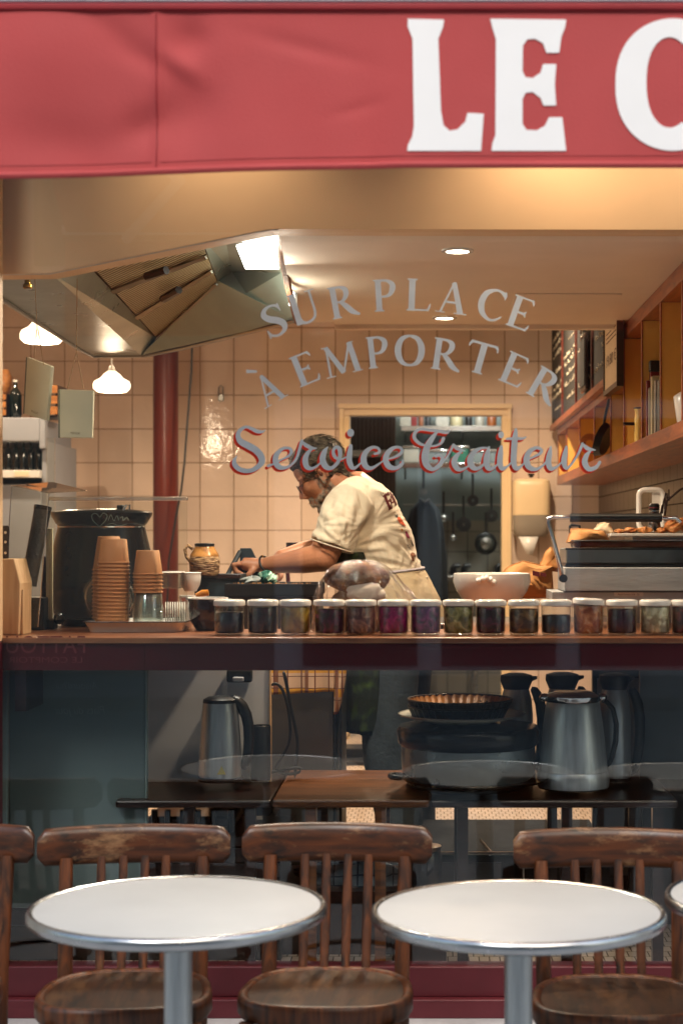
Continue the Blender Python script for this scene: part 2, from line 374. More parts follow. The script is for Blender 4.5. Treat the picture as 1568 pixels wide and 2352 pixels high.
# facade around the window
x0, x1 = -1.122, 2.3
fc = MB(); fc.box(-6, x0 - .16, 4.36, 4.64, 0, 3.1); fc.box(-6, 6, 4.36, 4.64, 3.1, 9); fc.box(x1 + .16, 6, 4.36, 4.64, 0, 3.1)
struct('facade_wall', fc, M['facade'], smooth=False)
struct('plinth', MB().box(x0 - .16, x1 + .16, 4.29, 4.60, 0, .215), M['stone'], bevel=.004)
def window():
    t = thing('shop_window', 'large shop window of clear glass lettered in pale grey paint', 'window', (0, GW, .215))
    obj('bottom_rail', MB().box(x0 - .16, x1 + .16, 4.41, 4.50, .215, .264).box(x0 - .16, x1 + .16, 4.437, 4.50, .264, .343), M['redrail'], t, bevel=.003)
    obj('stile', MB().box(x0 - .16, x0, 4.41, 4.50, .343, 1.19), M['redrail'], t, bevel=.003)
    obj('stile', MB().box(x0 - .16, x0, 4.41, 4.50, 1.19, 2.9), M['cream'], t, bevel=.003)
    obj('stile', MB().box(x1, x1 + .16, 4.41, 4.50, .343, 2.9), M['redrail'], t, bevel=.003)
    obj('top_rail', MB().box(x0 - .16, x1 + .16, 4.41, 4.50, 2.9, 3.1), M['redrail'], t, bevel=.003)
    g = obj('glass_pane', MB().box(x0, x1, 4.452, 4.46, .343, 2.9), M['glass'], t, smooth=False)
    return t, g
win, pane = window()
# ------------------------------------------------------------ lettering strokes
def catmull(pts, n=7):
    out = []; m = len(pts)
    if m < 3:
        for k in range(n + 1):
            t = k / n; out.append(tuple(pts[0][i] + (pts[1][i] - pts[0][i]) * t for i in range(3)))
        return out
    for i in range(m - 1):
        p0 = pts[max(i-1, 0)]; p1 = pts[i]; p2 = pts[i+1]; p3 = pts[min(i+2, m-1)]
        for k in range(n):
            t = k / n
            out.append(tuple(.5*((2*p1[j]) + (-p0[j]+p2[j])*t + (2*p0[j]-5*p1[j]+4*p2[j]-p3[j])*t*t + (-p0[j]+3*p1[j]-3*p2[j]+p3[j])*t**3) for j in range(3)))
    out.append(tuple(pts[-1])); return out
def stroke(mb, pts, fn, k, smooth=True, flat=False):
    """variable-width brush stroke; fn maps 2-D (x,y,layer) to 3-D"""
    q = catmull(pts) if smooth else [tuple(p) for p in pts]
    vs = []; fs = []; m = len(q)
    for i in range(m):
        a = q[max(i-1, 0)]; b = q[min(i+1, m-1)]
        dx, dy = b[0]-a[0], b[1]-a[1]; L = math.hypot(dx, dy) or 1
        nx, ny = -dy/L, dx/L; w_ = max(q[i][2], .01) / 2
        if i in (0, m-1) and not flat and w_ > 3: pass
        vs += [fn(q[i][0]+nx*w_, q[i][1]+ny*w_, k+i*.2), fn(q[i][0]-nx*w_, q[i][1]-ny*w_, k+i*.2)]
    for i in range(m-1): fs.append((2*i, 2*i+1, 2*i+3, 2*i+2))
    mb.add(vs, fs)
    if not flat:
        for e in (0, m-1):
            w_ = q[e][2]/2
            if w_ > 2.5:
                n = 10; vs = [fn(q[e][0]+w_*math.cos(2*math.pi*i/n), q[e][1]+w_*math.sin(2*math.pi*i/n), k+.5) for i in range(n)]
                mb.add(vs, [tuple(range(n))])
# serif capitals: unit height, y down from cap line 0 to baseline 1 ; strokes (smooth?, [(x,y,w)...])
def stem(x, w=.175, y0=0, y1=1, s=.145, top=True, bot=True):
    r = [(0, [(x, y0+.01, w*.98), (x, y1-.01, w*.98)])]
    if top: r.append((0, [(x-s, y0+.014, .022), (x-w*.6, y0+.024, .048), (x, y0+.034, .07), (x+w*.6, y0+.024, .048), (x+s, y0+.014, .022)]))
    if bot: r.append((0, [(x-s, y1-.014, .022), (x-w*.6, y1-.024, .048), (x, y1-.034, .07), (x+w*.6, y1-.024, .048), (x+s, y1-.014, .022)]))
    return r
def arm(x0_, x1_, y, d, h=.14): return [(0, [(x0_, y-.01*d, .05), (x1_-.02, y-.01*d, .055)]), (0, [(x1_-.06, y-.01*d, .06), (x1_-.015, y+d*h*.4, .06), (x1_+.01, y+d*h, .018)])]
GL = {
 'E': (.72, stem(.2) + arm(.2, .64, .04, 1) + arm(.2, .68, .96, -1, .17) + arm(.2, .50, .5, 1, .09) + arm(.3, .50, .5, -1, .09)),
 'L': (.74, stem(.2) + arm(.2, .70, .96, -1, .2)),
 'P': (.72, stem(.2) + [(1, [(.22, .045, .07), (.44, .045, .08), (.60, .15, .15), (.62, .30, .17), (.54, .47, .12), (.40, .54, .075), (.24, .53, .06)])]),
 'R': (.86, stem(.2) + [(1, [(.22, .045, .07), (.42, .045, .08), (.56, .13, .15), (.58, .27, .16), (.50, .43, .11), (.38, .50, .075), (.24, .49, .06)]), (1, [(.36, .48, .1), (.52, .66, .16), (.68, .86, .16), (.88, .98, .06)])]),
 'A': (.92, [(0, [(.46, .0, .05), (.14, .97, .065)]), (0, [(.45, .02, .15), (.76, .97, .18)]), (0, [(.27, .64, .065), (.62, .64, .065)]), (0, [(-.02, .972, .03), (.28, .972, .03)]), (0, [(.56, .965, .032), (.95, .965, .032)])]),
 'C': (.86, [(1, [(.78, .24, .03), (.76, .13, .12), (.62, .045, .08), (.45, .035, .08), (.22, .18, .16), (.13, .47, .19), (.20, .78, .17), (.42, .965, .09), (.62, .95, .07), (.80, .80, .035)]), (0, [(.775, .02, .04), (.785, .27, .04)])]),
 'O': (.92, [(1, [(.46, .03, .07), (.24, .12, .14), (.12, .36, .19), (.12, .64, .19), (.24, .88, .14), (.46, .97, .07), (.68, .88, .14), (.80, .64, .19), (.80, .36, .19), (.68, .12, .14), (.46, .03, .07)])]),
 'S': (.64, [(1, [(.56, .25, .03), (.52, .10, .08), (.36, .03, .07), (.18, .08, .11), (.10, .24, .16), (.20, .40, .19), (.40, .54, .20), (.52, .70, .18), (.48, .88, .12), (.30, .97, .07), (.12, .92, .07), (.05, .75, .03)]), (0, [(.555, .02, .04), (.565, .28, .04)]), (0, [(.045, .72, .04), (.055, .99, .04)])]),
 'U': (.92, stem(.2, bot=False) + [(1, [(.2, .60, .17), (.22, .82, .15), (.34, .96, .09), (.50, .97, .075), (.66, .88, .075), (.72, .70, .07), (.72, .40, .065), (.72, .02, .065)])] + [(0, [(.58, .028, .03), (.86, .028, .03)])]),
 'M': (1.12, [(0, [(.17, .02, .06), (.12, .97, .07)]), (0, [(.16, .02, .14), (.54, .92, .17)]), (0, [(.54, .93, .05), (.90, .02, .07)]), (0, [(.90, .02, .17), (.98, .97, .18)]), (0, [(-.02, .972, .03), (.28, .972, .03)]), (0, [(.80, .965, .032), (1.14, .965, .032)]), (0, [(.02, .028, .03), (.2, .028, .03)]), (0, [(.88, .028, .03), (1.04, .028, .03)])]),
 'T': (.84, stem(.42, top=False) + [(0, [(.06, .045, .075), (.78, .045, .075)]), (0, [(.09, .05, .08), (.045, .13, .06), (.03, .22, .03)]), (0, [(.75, .05, .08), (.795, .13, .06), (.81, .22, .03)])]),
}
LY = 4.4505
def line_arc(name, letters, H, cx, Rr):
    mb = MB(); k = 0
    for ch, x, y, wd in letters:
        gw_, st = GL[ch]; ang = math.asin((x - cx) / Rr); ca, sa = math.cos(ang), math.sin(ang)
        def fn(u, v, kk):
            lx, ly = (u / gw_ - .5) * wd, (v - .5) * H
            px, py = x + lx*ca - ly*sa, y + lx*sa + ly*ca
            return P(562.6 + .4833*px, 620.1 + .4833*py, LY - .00004*kk)
        for smo, pts in st:
            k += 1; stroke(mb, [(a, b, c_) for a, b, c_ in pts], fn, k % 40, smooth=bool(smo))
        if ch == 'A' and x < 200:
            k += 1; stroke(mb, [(.10, -.34, .12), (.42, -.17, .07)], fn, k % 40, smooth=False)
    return obj(name, mb, M['paint_grey'], pane, smooth=False)
o = line_arc('lettering', [('S', 140, 240, 112), ('U', 282, 178, 152), ('R', 462, 150, 138), ('P', 660, 120, 116), ('L', 822, 118, 128), ('A', 985, 133, 142), ('C', 1170, 164, 138), ('E', 1308, 204, 122)], 152, 760, 1650)
o['label'] = 'grey arched words SUR PLACE'
o = line_arc('lettering', [('A', 112, 566, 124), ('E', 282, 470, 122), ('M', 458, 425, 172), ('P', 626, 390, 112), ('O', 782, 382, 146), ('R', 952, 402, 142), ('T', 1120, 418, 150), ('E', 1277, 472, 122), ('R', 1422, 548, 142)], 150, 770, 1300)
o['label'] = 'grey arched words À EMPORTER'
SA = [[(318,96,3),(292,112,20),(250,108,30),(205,86,26),(165,74,22),(125,95,30),(102,135,36),(120,185,48),(180,220,54),(240,255,54),(280,300,54),(288,350,48),(250,392,38),(190,418,34),(120,408,38),(78,372,38),(74,335,28),(96,298,3)],
 [(340,380,24),(385,362,12),(440,332,14),(500,300,20),(520,265,26),(500,240,22),(450,246,24),(405,290,40),(396,340,46),(420,385,42),(470,394,26),(520,370,20),(560,320,20),(582,250,22),(600,190,26),(606,172,8)],
 [(598,186,16),(630,215,30),(680,240,26),(718,240,6)],[(690,240,12),(650,275,30),(628,330,44),(640,385,40),(680,400,24),(730,372,14),(770,330,12)],
 [(805,230,6),(778,270,38),(764,330,48),(790,385,44),(835,396,28),(880,355,28),(900,300,30),(896,250,34),(872,232,24),(848,260,24),(858,305,28),(900,330,16),(955,308,10)],
 [(984,222,28),(976,280,42),(972,335,44),(990,385,38),(1015,396,24),(1052,368,14),(1085,335,10)],
 [(1172,285,20),(1208,272,22),(1196,240,20),(1150,236,26),(1100,275,40),(1084,330,48),(1105,385,42),(1150,396,26),(1210,360,14),(1250,330,10)],
 [(1240,328,10),(1310,316,16),(1365,290,24),(1386,258,24),(1365,234,20),(1315,240,28),(1270,285,42),(1258,335,46),(1285,385,44),(1340,396,28),(1385,365,26),(1392,335,14)]]
SB = [[(368,92,6),(345,112,20),(300,104,24),(220,94,22),(150,88,20),(112,108,26),(104,150,26),(140,190,22),(190,207,14),(250,210,14),(300,190,18),(318,155,26)],
 [(270,108,18),(230,160,38),(198,220,48),(182,290,52),(196,350,48),(240,382,28),(290,350,32),(312,305,30),(290,280,22),(262,286,22)],
 [(300,345,12),(352,280,12),(385,215,18),(396,194,6)],[(390,200,16),(420,228,28),(475,246,8)],[(455,245,10),(415,285,34),(398,330,44),(420,376,38),(460,382,20),(515,350,12)],
 [(650,225,10),(600,226,18),(545,255,34),(514,310,44),(530,362,42),(570,376,26),(620,340,18),(645,290,10)],[(655,216,12),(642,270,40),(634,330,44),(652,376,36),(690,370,18),(720,340,12)],
 [(744,216,24),(738,270,40),(734,330,42),(750,376,34),(790,360,16),(825,325,12)],[(852,88,20),(845,150,42),(838,250,44),(836,330,42),(856,376,34),(895,355,16),(930,315,10)],
 [(786,158,18),(850,155,22),(900,155,20),(930,142,6)],
 [(920,318,10),(985,290,16),(1034,262,22),(1038,236,22),(1000,224,24),(950,255,38),(930,310,46),(950,366,42),(1005,381,24),(1060,345,16),(1088,300,10)],
 [(1110,216,14),(1100,270,38),(1092,330,42),(1108,376,36),(1150,366,18),(1200,320,12)],[(1224,216,18),(1214,270,38),(1207,330,42),(1225,374,26),(1265,340,16),(1310,270,18),(1338,205,20),(1345,184,6)],
 [(1340,192,14),(1380,228,30),(1436,240,8)],[(1402,244,12),(1370,285,36),(1360,335,44),(1390,380,36),(1440,368,28),(1470,330,22)]]
def script(name, mt, off, yy):
    mb = MB(); k = 0
    fa = lambda x, y, kk: P(516.8+.2930*x+off[0], 958.9+.2930*y+off[1], yy-.00004*kk)
    fb = lambda x, y, kk: P(918.7+.3113*x+off[0], 958.9+.3113*y+off[1], yy-.00004*kk)
    for s_ in SA: k += 1; stroke(mb, s_, fa, k % 40)
    for s_ in SB: k += 1; stroke(mb, s_, fb, k % 40)
    for fn, cx, cy, rx, ry in ((fa, 983, 120, 27, 31), (fb, 743, 128, 21, 26)):
        k += 1; mb.add([fn(cx+rx*math.cos(a*R(18)), cy+ry*math.sin(a*R(18)), k % 40) for a in range(20)], [tuple(range(20))])
    return obj(name, mb, mt, pane, smooth=False)
o = script('lettering_shadow', M['paint_red'], (-5, 5), 4.4514); o['label'] = 'red drop shadow behind the script words'
o = script('lettering', M['paint_grey'], (0, 0), 4.4503); o['label'] = 'grey script words Service Traiteur'
# ============================================================ AWNING
AY = 3.2
def awning():
    t = thing('awning', 'red fabric awning with large white serif letters LE C on its valance', 'awning', (0, AY, 2.47))
    def dsp(px, py):
        d = 0
        for cx, cy, sx, sy, am, an in ((330, 130, 90, 30, .006, .45), (415, 150, 60, 24, -.007, .6), (360, 200, 10, 220, -.006, 0), (430, 260, 70, 90, .016, .3), (330, 290, 60, 40, .010, -.5), (150, 330, 160, 60, .007, .1), (100, 120, 120, 100, -.008, .2), (440, 90, 40, 40, .010, 0), (700, 110, 130, 20, .003, .25), (250, 60, 80, 26, .003, .5), (820, 250, 60, 14, .002, -.3)):
            u = (px-cx)*math.cos(an)+(py-cy)*math.sin(an); v = -(px-cx)*math.sin(an)+(py-cy)*math.cos(an)
            d += am*math.exp(-(u/sx)**2-(v/sy)**2)
        return d
    def bot(px): return 386 - 12*math.exp(-((px-1100)/400)**2)*0 + (900-min(900, max(0, px)))*.028 - 4*math.sin(px/210)*0
    def v(u, s_):
        px = -500 + u*2900; b = bot(px); py = 12 + (b-12)*s_
        p = P(px, py, AY); p.y += dsp(px, py) + .006*s_*math.sin(px/120.)*(1 if px < 850 else max(0, 1-(px-850)/80)); return p
    val = obj('valance', MB().grid(v, 340, 48), M['awning'], t, solid=.0015)
    hem = MB().tube([v(u/120, 1.0) + Vector((0, -.003, .006)) for u in range(121)], [.0068]*121, n=8)
    obj('hem', hem, M['awning'], val)
    obj('seam', MB().tube([v(.2966, s_/24) + Vector((0, -.0015, 0)) for s_ in range(25)], .0011, n=6), M['awnred'], val)
    obj('seam', MB().tube([v(u/120, .925) + Vector((0, -.001, 0)) for u in range(121)], .0008, n=6), M['awnred'], val)
    L = [(936,44),(1019,46),(1017,62),(1006,90),(1012,255),(1018,288),(1032,301),(1050,298),(1068,280),(1073,260),(1110,262),(1104,347),(935,347),(936,335),(946,315),(950,290),(947,90),(936,62)]
    E = [(1125,44),(1299,46),(1297,62),(1288,85),(1283,122),(1254,122),(1246,100),(1228,90),(1210,91),(1200,105),(1199,165),(1206,178),(1222,180),(1240,168),(1246,148),(1276,148),(1273,195),(1276,243),(1247,243),(1240,225),(1222,212),(1206,214),(1199,228),(1199,285),(1208,299),(1232,300),(1250,290),(1260,270),(1290,270),(1299,347),(1128,347),(1130,330),(1137,310),(1138,90),(1130,65)]
    C = []
    for a in range(42, 319, 6): C.append((1545+133*math.cos(R(a)), 195-152*math.copysign(abs(math.sin(R(a)))**.85, math.sin(R(a)))))
    C += [(1642, 262), (1618, 262), (1600, 285)]
    for a in range(300, 59, -6): C.append((1536+53*math.cos(R(a)), 190-104*math.copysign(abs(math.sin(R(a)))**.85, math.sin(R(a)))))
    C += [(1590, 118), (1615, 122), (1648, 122)]
    for nm, pl in (('L', L), ('E', E), ('C', C)):
        obj('letter', MB().prism([(X_(a, AY), Z_(b, AY)) for a, b in pl], AY-.0028, AY-.0012), M['letter_white'], val, smooth=False, label='white letter %s' % nm)
    obj('front_bar', MB().box(X_(-500, AY), X_(2400, AY), AY-.008, AY+.05, Z_(26, AY), Z_(8, AY)), M['awnred'], t, bevel=.004)
    obj('cassette', MB().box(X_(-500, AY), X_(2400, AY), AY-.006, AY+.06, Z_(8, AY)+.001, Z_(-30, AY)), M['alu'], t, bevel=.004)
    obj('roof_cloth', MB().grid(lambda u, s_: Vector((-1.2+u*2.35, AY+.05+s_*1.1, 2.475+s_*.62)), 4, 8), M['awning'], t, solid=.002)
    for x in (-1.0, .85): obj('folding_arm', MB().tube([(x, AY+.05, 2.46), (x+.25, 3.75, 2.55), (x, 4.34, 2.75)], .018), M['alu'], t)
awning()
# wall washer lamps under the awning: they light the cream bulkhead
def washer(x, e, lab):
    t = thing('spot_lamp', lab, 'lamp', (x, 4.30, 2.86), 'wall washer lamps under the awning')
    obj('housing', MB().lathe((x, 4.30, 2.80), [(.03, 0), (.035, .05), (.02, .07)]), M['black'], t)
    obj('bulb', MB().lathe((x, 4.30, 2.797), [(.026, 0), (.026, .002)]), M['spotface'], t)
    l = bpy.data.lights.new('spot_light', 'SPOT'); l.energy = e; l.color = WARM; l.spot_size = R(120); l.spot_blend = 1; l.shadow_soft_size = .05
    lo = bpy.data.objects.new('spot_light', l); sc.collection.objects.link(lo); lo.parent = t; lo.location = (0, 0, -.07); lo.rotation_euler = (R(14), 0, 0)
washer(.33, 27, 'small black spot lamp under the awning, above the brightest patch of the cream bulkhead'); washer(-.55, 14, 'added unseen spot lamp under the awning, brightening the left half of the bulkhead'); washer(.75, 16, 'small black spot lamp under the awning, at the right end of the bulkhead')  # the left lamp is unseen, added to brighten that half of the bulkhead
# ============================================================ TERRACE FURNITURE
def make_table(X, Y, Z, lab):
    t = thing('bistro_table', lab, 'table', (X, Y, 0), 'round white bistro tables')
    top = obj('table_top', MB().lathe((X, Y, Z), [(.001, 0), (.285, 0), (.290, -.001), (.290, -.018), (.001, -.018)], n=72, cap=(False, False)), M['tabletop'], t, sharp=.5)
    obj('rim', MB().lathe((X, Y, Z), [(.287, .0005), (.291, .0035), (.297, .0025), (.3005, -.004), (.3005, -.016), (.296, -.021), (.286, -.021), (.286, -.019), (.2905, -.0185)], n=72, cap=(False, False)), M['rimchrome'], top, sharp=1.2)
    obj('column', MB().lathe((X, Y, 0), [(.0285, .02), (.0285, Z-.02)], n=32), M['steelv'], t)
    obj('spider', MB().box(X-.14, X+.14, Y-.02, Y+.02, Z-.032, Z-.0185).box(X-.02, X+.02, Y-.14, Y+.14, Z-.045, Z-.033), M['black'], t, bevel=.003)
    obj('base', MB().lathe((X, Y, 0), [(.20, 0), (.20, .012), (.12, .03), (.03, .045)], n=48), M['black'], t)
make_table(-.502, 3.43, .7216, 'round white bistro table with metal rim, left of the two whole tables')
make_table(.186, 3.46, .707, 'round white bistro table with metal rim, right of the two whole tables')
make_table(.80, 3.56, .712, 'round white bistro table cut off by the right edge of the photo')
def make_chair(lab):
    t = thing('bistro_chair', lab, 'chair', (0, 0, 0), 'wooden bistro chairs along the window')
    zs = .447
    # seat: faces the camera (-Y). origin at seat centre on the ground, back at +Y
    def outline(s_, n=56):
        out = []
        for i in range(n):
            a = 2*math.pi*i/n; c_, q = math.cos(a), math.sin(a)
            e = .72
            x = .193*math.copysign(abs(c_)**e, c_); y = .180*math.copysign(abs(q)**e, q)
            x *= 1 - .10*(y/.18 + .0)*.8
            out.append((x*s_, y*s_))
        return out
    def ring(s_, z): return [Vector((x, y, z)) for x, y in outline(s_)]
    obj('seat_frame', MB().loft([ring(.86, zs-.014), ring(.90, zs+.001), ring(.95, zs+.004), ring(.99, zs), ring(1.0, zs-.010), ring(1.0, zs-.034), ring(.97, zs-.044), ring(.88, zs-.044), ring(.86, zs-.014)], cap=False), M['chairwood2'], t, sharp=1.0)
    obj('seat', MB().loft([ring(.885, zs-.002), ring(.80, zs-.005), ring(.6, zs-.010), ring(.3, zs-.012), ring(.02, zs-.012)]), M['seatwood'], t, sharp=1.2)
    # back
    zt, zb = .777, .684
    def arc(x): return .175 + .055 - .045*(x/.22)**2          # ends come forward
    n = 28; secs = []
    for i in range(n+1):
        u = -1 + 2*i/n; x = .226*u; y = arc(x)+.018
        h = (zt-zb)/2*(1-.06*u*u); e = max(0, (abs(u)-.90)/.10); h *= math.sqrt(max(.0, 1-e**2.4*.72)); th = .013*(1-.3*e)
        cz = (zt+zb)/2 - .004*u*u*0
        sec = []
        for a in range(16):
            an = 2*math.pi*a/16; c_, s_ = math.cos(an), math.sin(an)
            sec.append(Vector((x, y+th*math.copysign(abs(c_)**.6, c_)+.02*(1 if s_ > 0 else 0)*s_*.4, cz+h*math.copysign(abs(s_)**.5, s_))))
        secs.append(sec)
    obj('top_rail', MB().loft(secs), M['chairwood'], t, sharp=1.3)
    for k, u in enumerate((-1, -.53, -.19, .15, .48, 1)):
        xb = .148*u; xt = .152*u
        if k in (0, 5):
            pts = [(xb*1.06, .150+.0, .0), (xb*1.06, .155, .25), (xb*1.06, .165, zs), (xt*1.06, arc(xt)+.006, zb+.02)]
            obj('rear_leg', MB().tube([(a, b, c_) for a, b, c_ in pts], [.015, .017, .018, .016], n=10), M['chairwood2'], t)
        else:
            yb = .168+.006*(1-abs(u))
            obj('spindle', MB().tube([(xb, yb, zs-.01), (xb, (yb+arc(xt))/2+.006, (zs+zb)/2), (xt, arc(xt)+.008, zb+.02)], [.0100, .0115, .0100], n=10, flat=.6), M['chairwood2'], t)
    for s_ in (-1, 1): obj('front_leg', MB().tube([(s_*.175, -.165, 0), (s_*.16, -.15, zs-.04)], [.013, .017], n=10), M['chairwood2'], t)
    obj('stretcher_ring', MB().tube([(.145*math.cos(R(a*15)), -.005+.14*math.sin(R(a*15)), .22) for a in range(24)], .008, closed=True), M['chairwood2'], t)
    return t
c0 = make_chair('wooden bistro chair with smooth dark brown back rail, behind the left white table')
c0.location = (-.678, 3.83, 0); c0.rotation_euler = (0, 0, R(4.5))
dup(c0, (-.224, 3.835, .003), 'wooden bistro chair with scuffed back rail, standing between the two whole white tables', R(-3))
dup(c0, (.425, 3.78, 0), 'wooden bistro chair with worn light patches, behind the right white table', R(-1))
dup(c0, (-1.155, 3.83, .003), 'dark wooden bistro chair cut off by the left edge of the photo', R(1))
# ============================================================ INTERIOR: lamps
def point(parent, loc, e, r=.05, c=WARM, spot=None, rot=(0, 0, 0), name='bulb_light'):
    l = bpy.data.lights.new(name, 'SPOT' if spot else 'POINT'); l.energy = e; l.color = c; l.shadow_soft_size = r
    if spot: l.spot_size = R(spot); l.spot_blend = .8
    o = bpy.data.objects.new(name, l); sc.collection.objects.link(o); o.parent = parent; o.location = Vector(loc) - ORG[parent.name]; o.rotation_euler = rot; return o
def downlight(x, y, z, e, lab, r=.034, g='recessed ceiling spotlights'):
    t = thing('downlight', lab, 'ceiling light', (x, y, z), g)
    obj('trim_ring', MB().lathe((x, y, z-.004), [(r, .003), (r, -.003), (r+.012, -.002), (r+.012, .003)], cap=(False, False)), M['white'], t)
    obj('bulb', MB().lathe((x, y, z-.006), [(.001, 0), (r*.8, 0), (r, .004)], cap=(False, False)), M['spotface'], t)
    point(t, (x, y, z-.02), e, .04, spot=150)
downlight(X_(1050, 4.87), 4.87, 2.29, 54, 'bright round recessed spotlight in the ceiling, the nearer to the window')
downlight(X_(1020, 6.37), 6.37, 2.29, 68, 'small bright spotlight near the far edge of the lowered ceiling')

for x, y, e, lb in ((.35, 8.9, 155, 'above the kitchen doorway'), (-.75, 8.6, 140, 'in front of the tiled wall'), (-2.3, 8.4, 100, 'above the drinks cooler')):
    downlight(x, y, 2.95, e, 'added unseen spotlight in the upper ceiling ' + lb, .05, 'added upper ceiling spotlights')  # unseen lamps added above the lowered ceiling to light the rear of the room
downlight(.62, 8.0, 2.95, 40, 'added unseen spotlight in the upper ceiling by the blackboards', .05)  # another unseen lamp, added for light on this side
t = thing('added_shelf_spot', 'added unseen black spotlight behind the bulkhead, aimed at the shelf', 'spotlight', (-.62, 4.72, 2.5))  # lamp added out of view to brighten the shelf cubbyholes
obj('housing', MB().tube([(-.62, 4.72, 2.48), (-.56, 4.80, 2.455)], .03, n=16), M['black'], t); obj('bulb', MB().tube([(-.559, 4.801, 2.4545), (-.557, 4.804, 2.454)], .026, n=16), M['spotface'], t)
point(t, (-.54, 4.825, 2.445), 190, .04, spot=46, rot=(Vector((.78, 7.3, 1.9))-Vector((-.54, 4.825, 2.445))).to_track_quat('-Z', 'Y').to_euler())
def pendant(px, py, Y, lab, rx, e):
    x, z = X_(px, Y), Z_(py, Y)
    t = thing('pendant_lamp', lab, 'lamp', (x, Y, 2.95), 'scalloped opal glass pendant lamps')
    s = rx
    obj('shade', MB().lathe((x, Y, z), [(.10*s, .62*s), (.22*s, .60*s), (.42*s, .45*s), (.62*s, .22*s), (.92*s, .06*s), (1.0*s, -.10*s), (.99*s, -.34*s), (.80*s, -.52*s), (.4*s, -.55*s), (.02*s, -.56*s)], n=48, wob=lambda a, k: 1+.015*math.sin(12*a)*(k > 3), cap=(False, False)), M['lampglass'], t)
    obj('cap', MB().lathe((x, Y, z), [(.20*s, .58*s), (.17*s, .80*s), (.06*s, .95*s)]), M['white'], t)
    obj('cord', MB().tube([(x, Y, z+.9*s), (x, Y, 2.95)], .003), M['white'], t)
    point(t, (x, Y, z-.75*s), e, .06)
pendant(257, 878, 8.2, 'small lit opal glass pendant lamp hanging over the tiles, left of the red column', .088, 14)
pendant(97, 762, 7.4, 'larger lit opal glass pendant lamp partly hidden behind the hood', .094, 14)
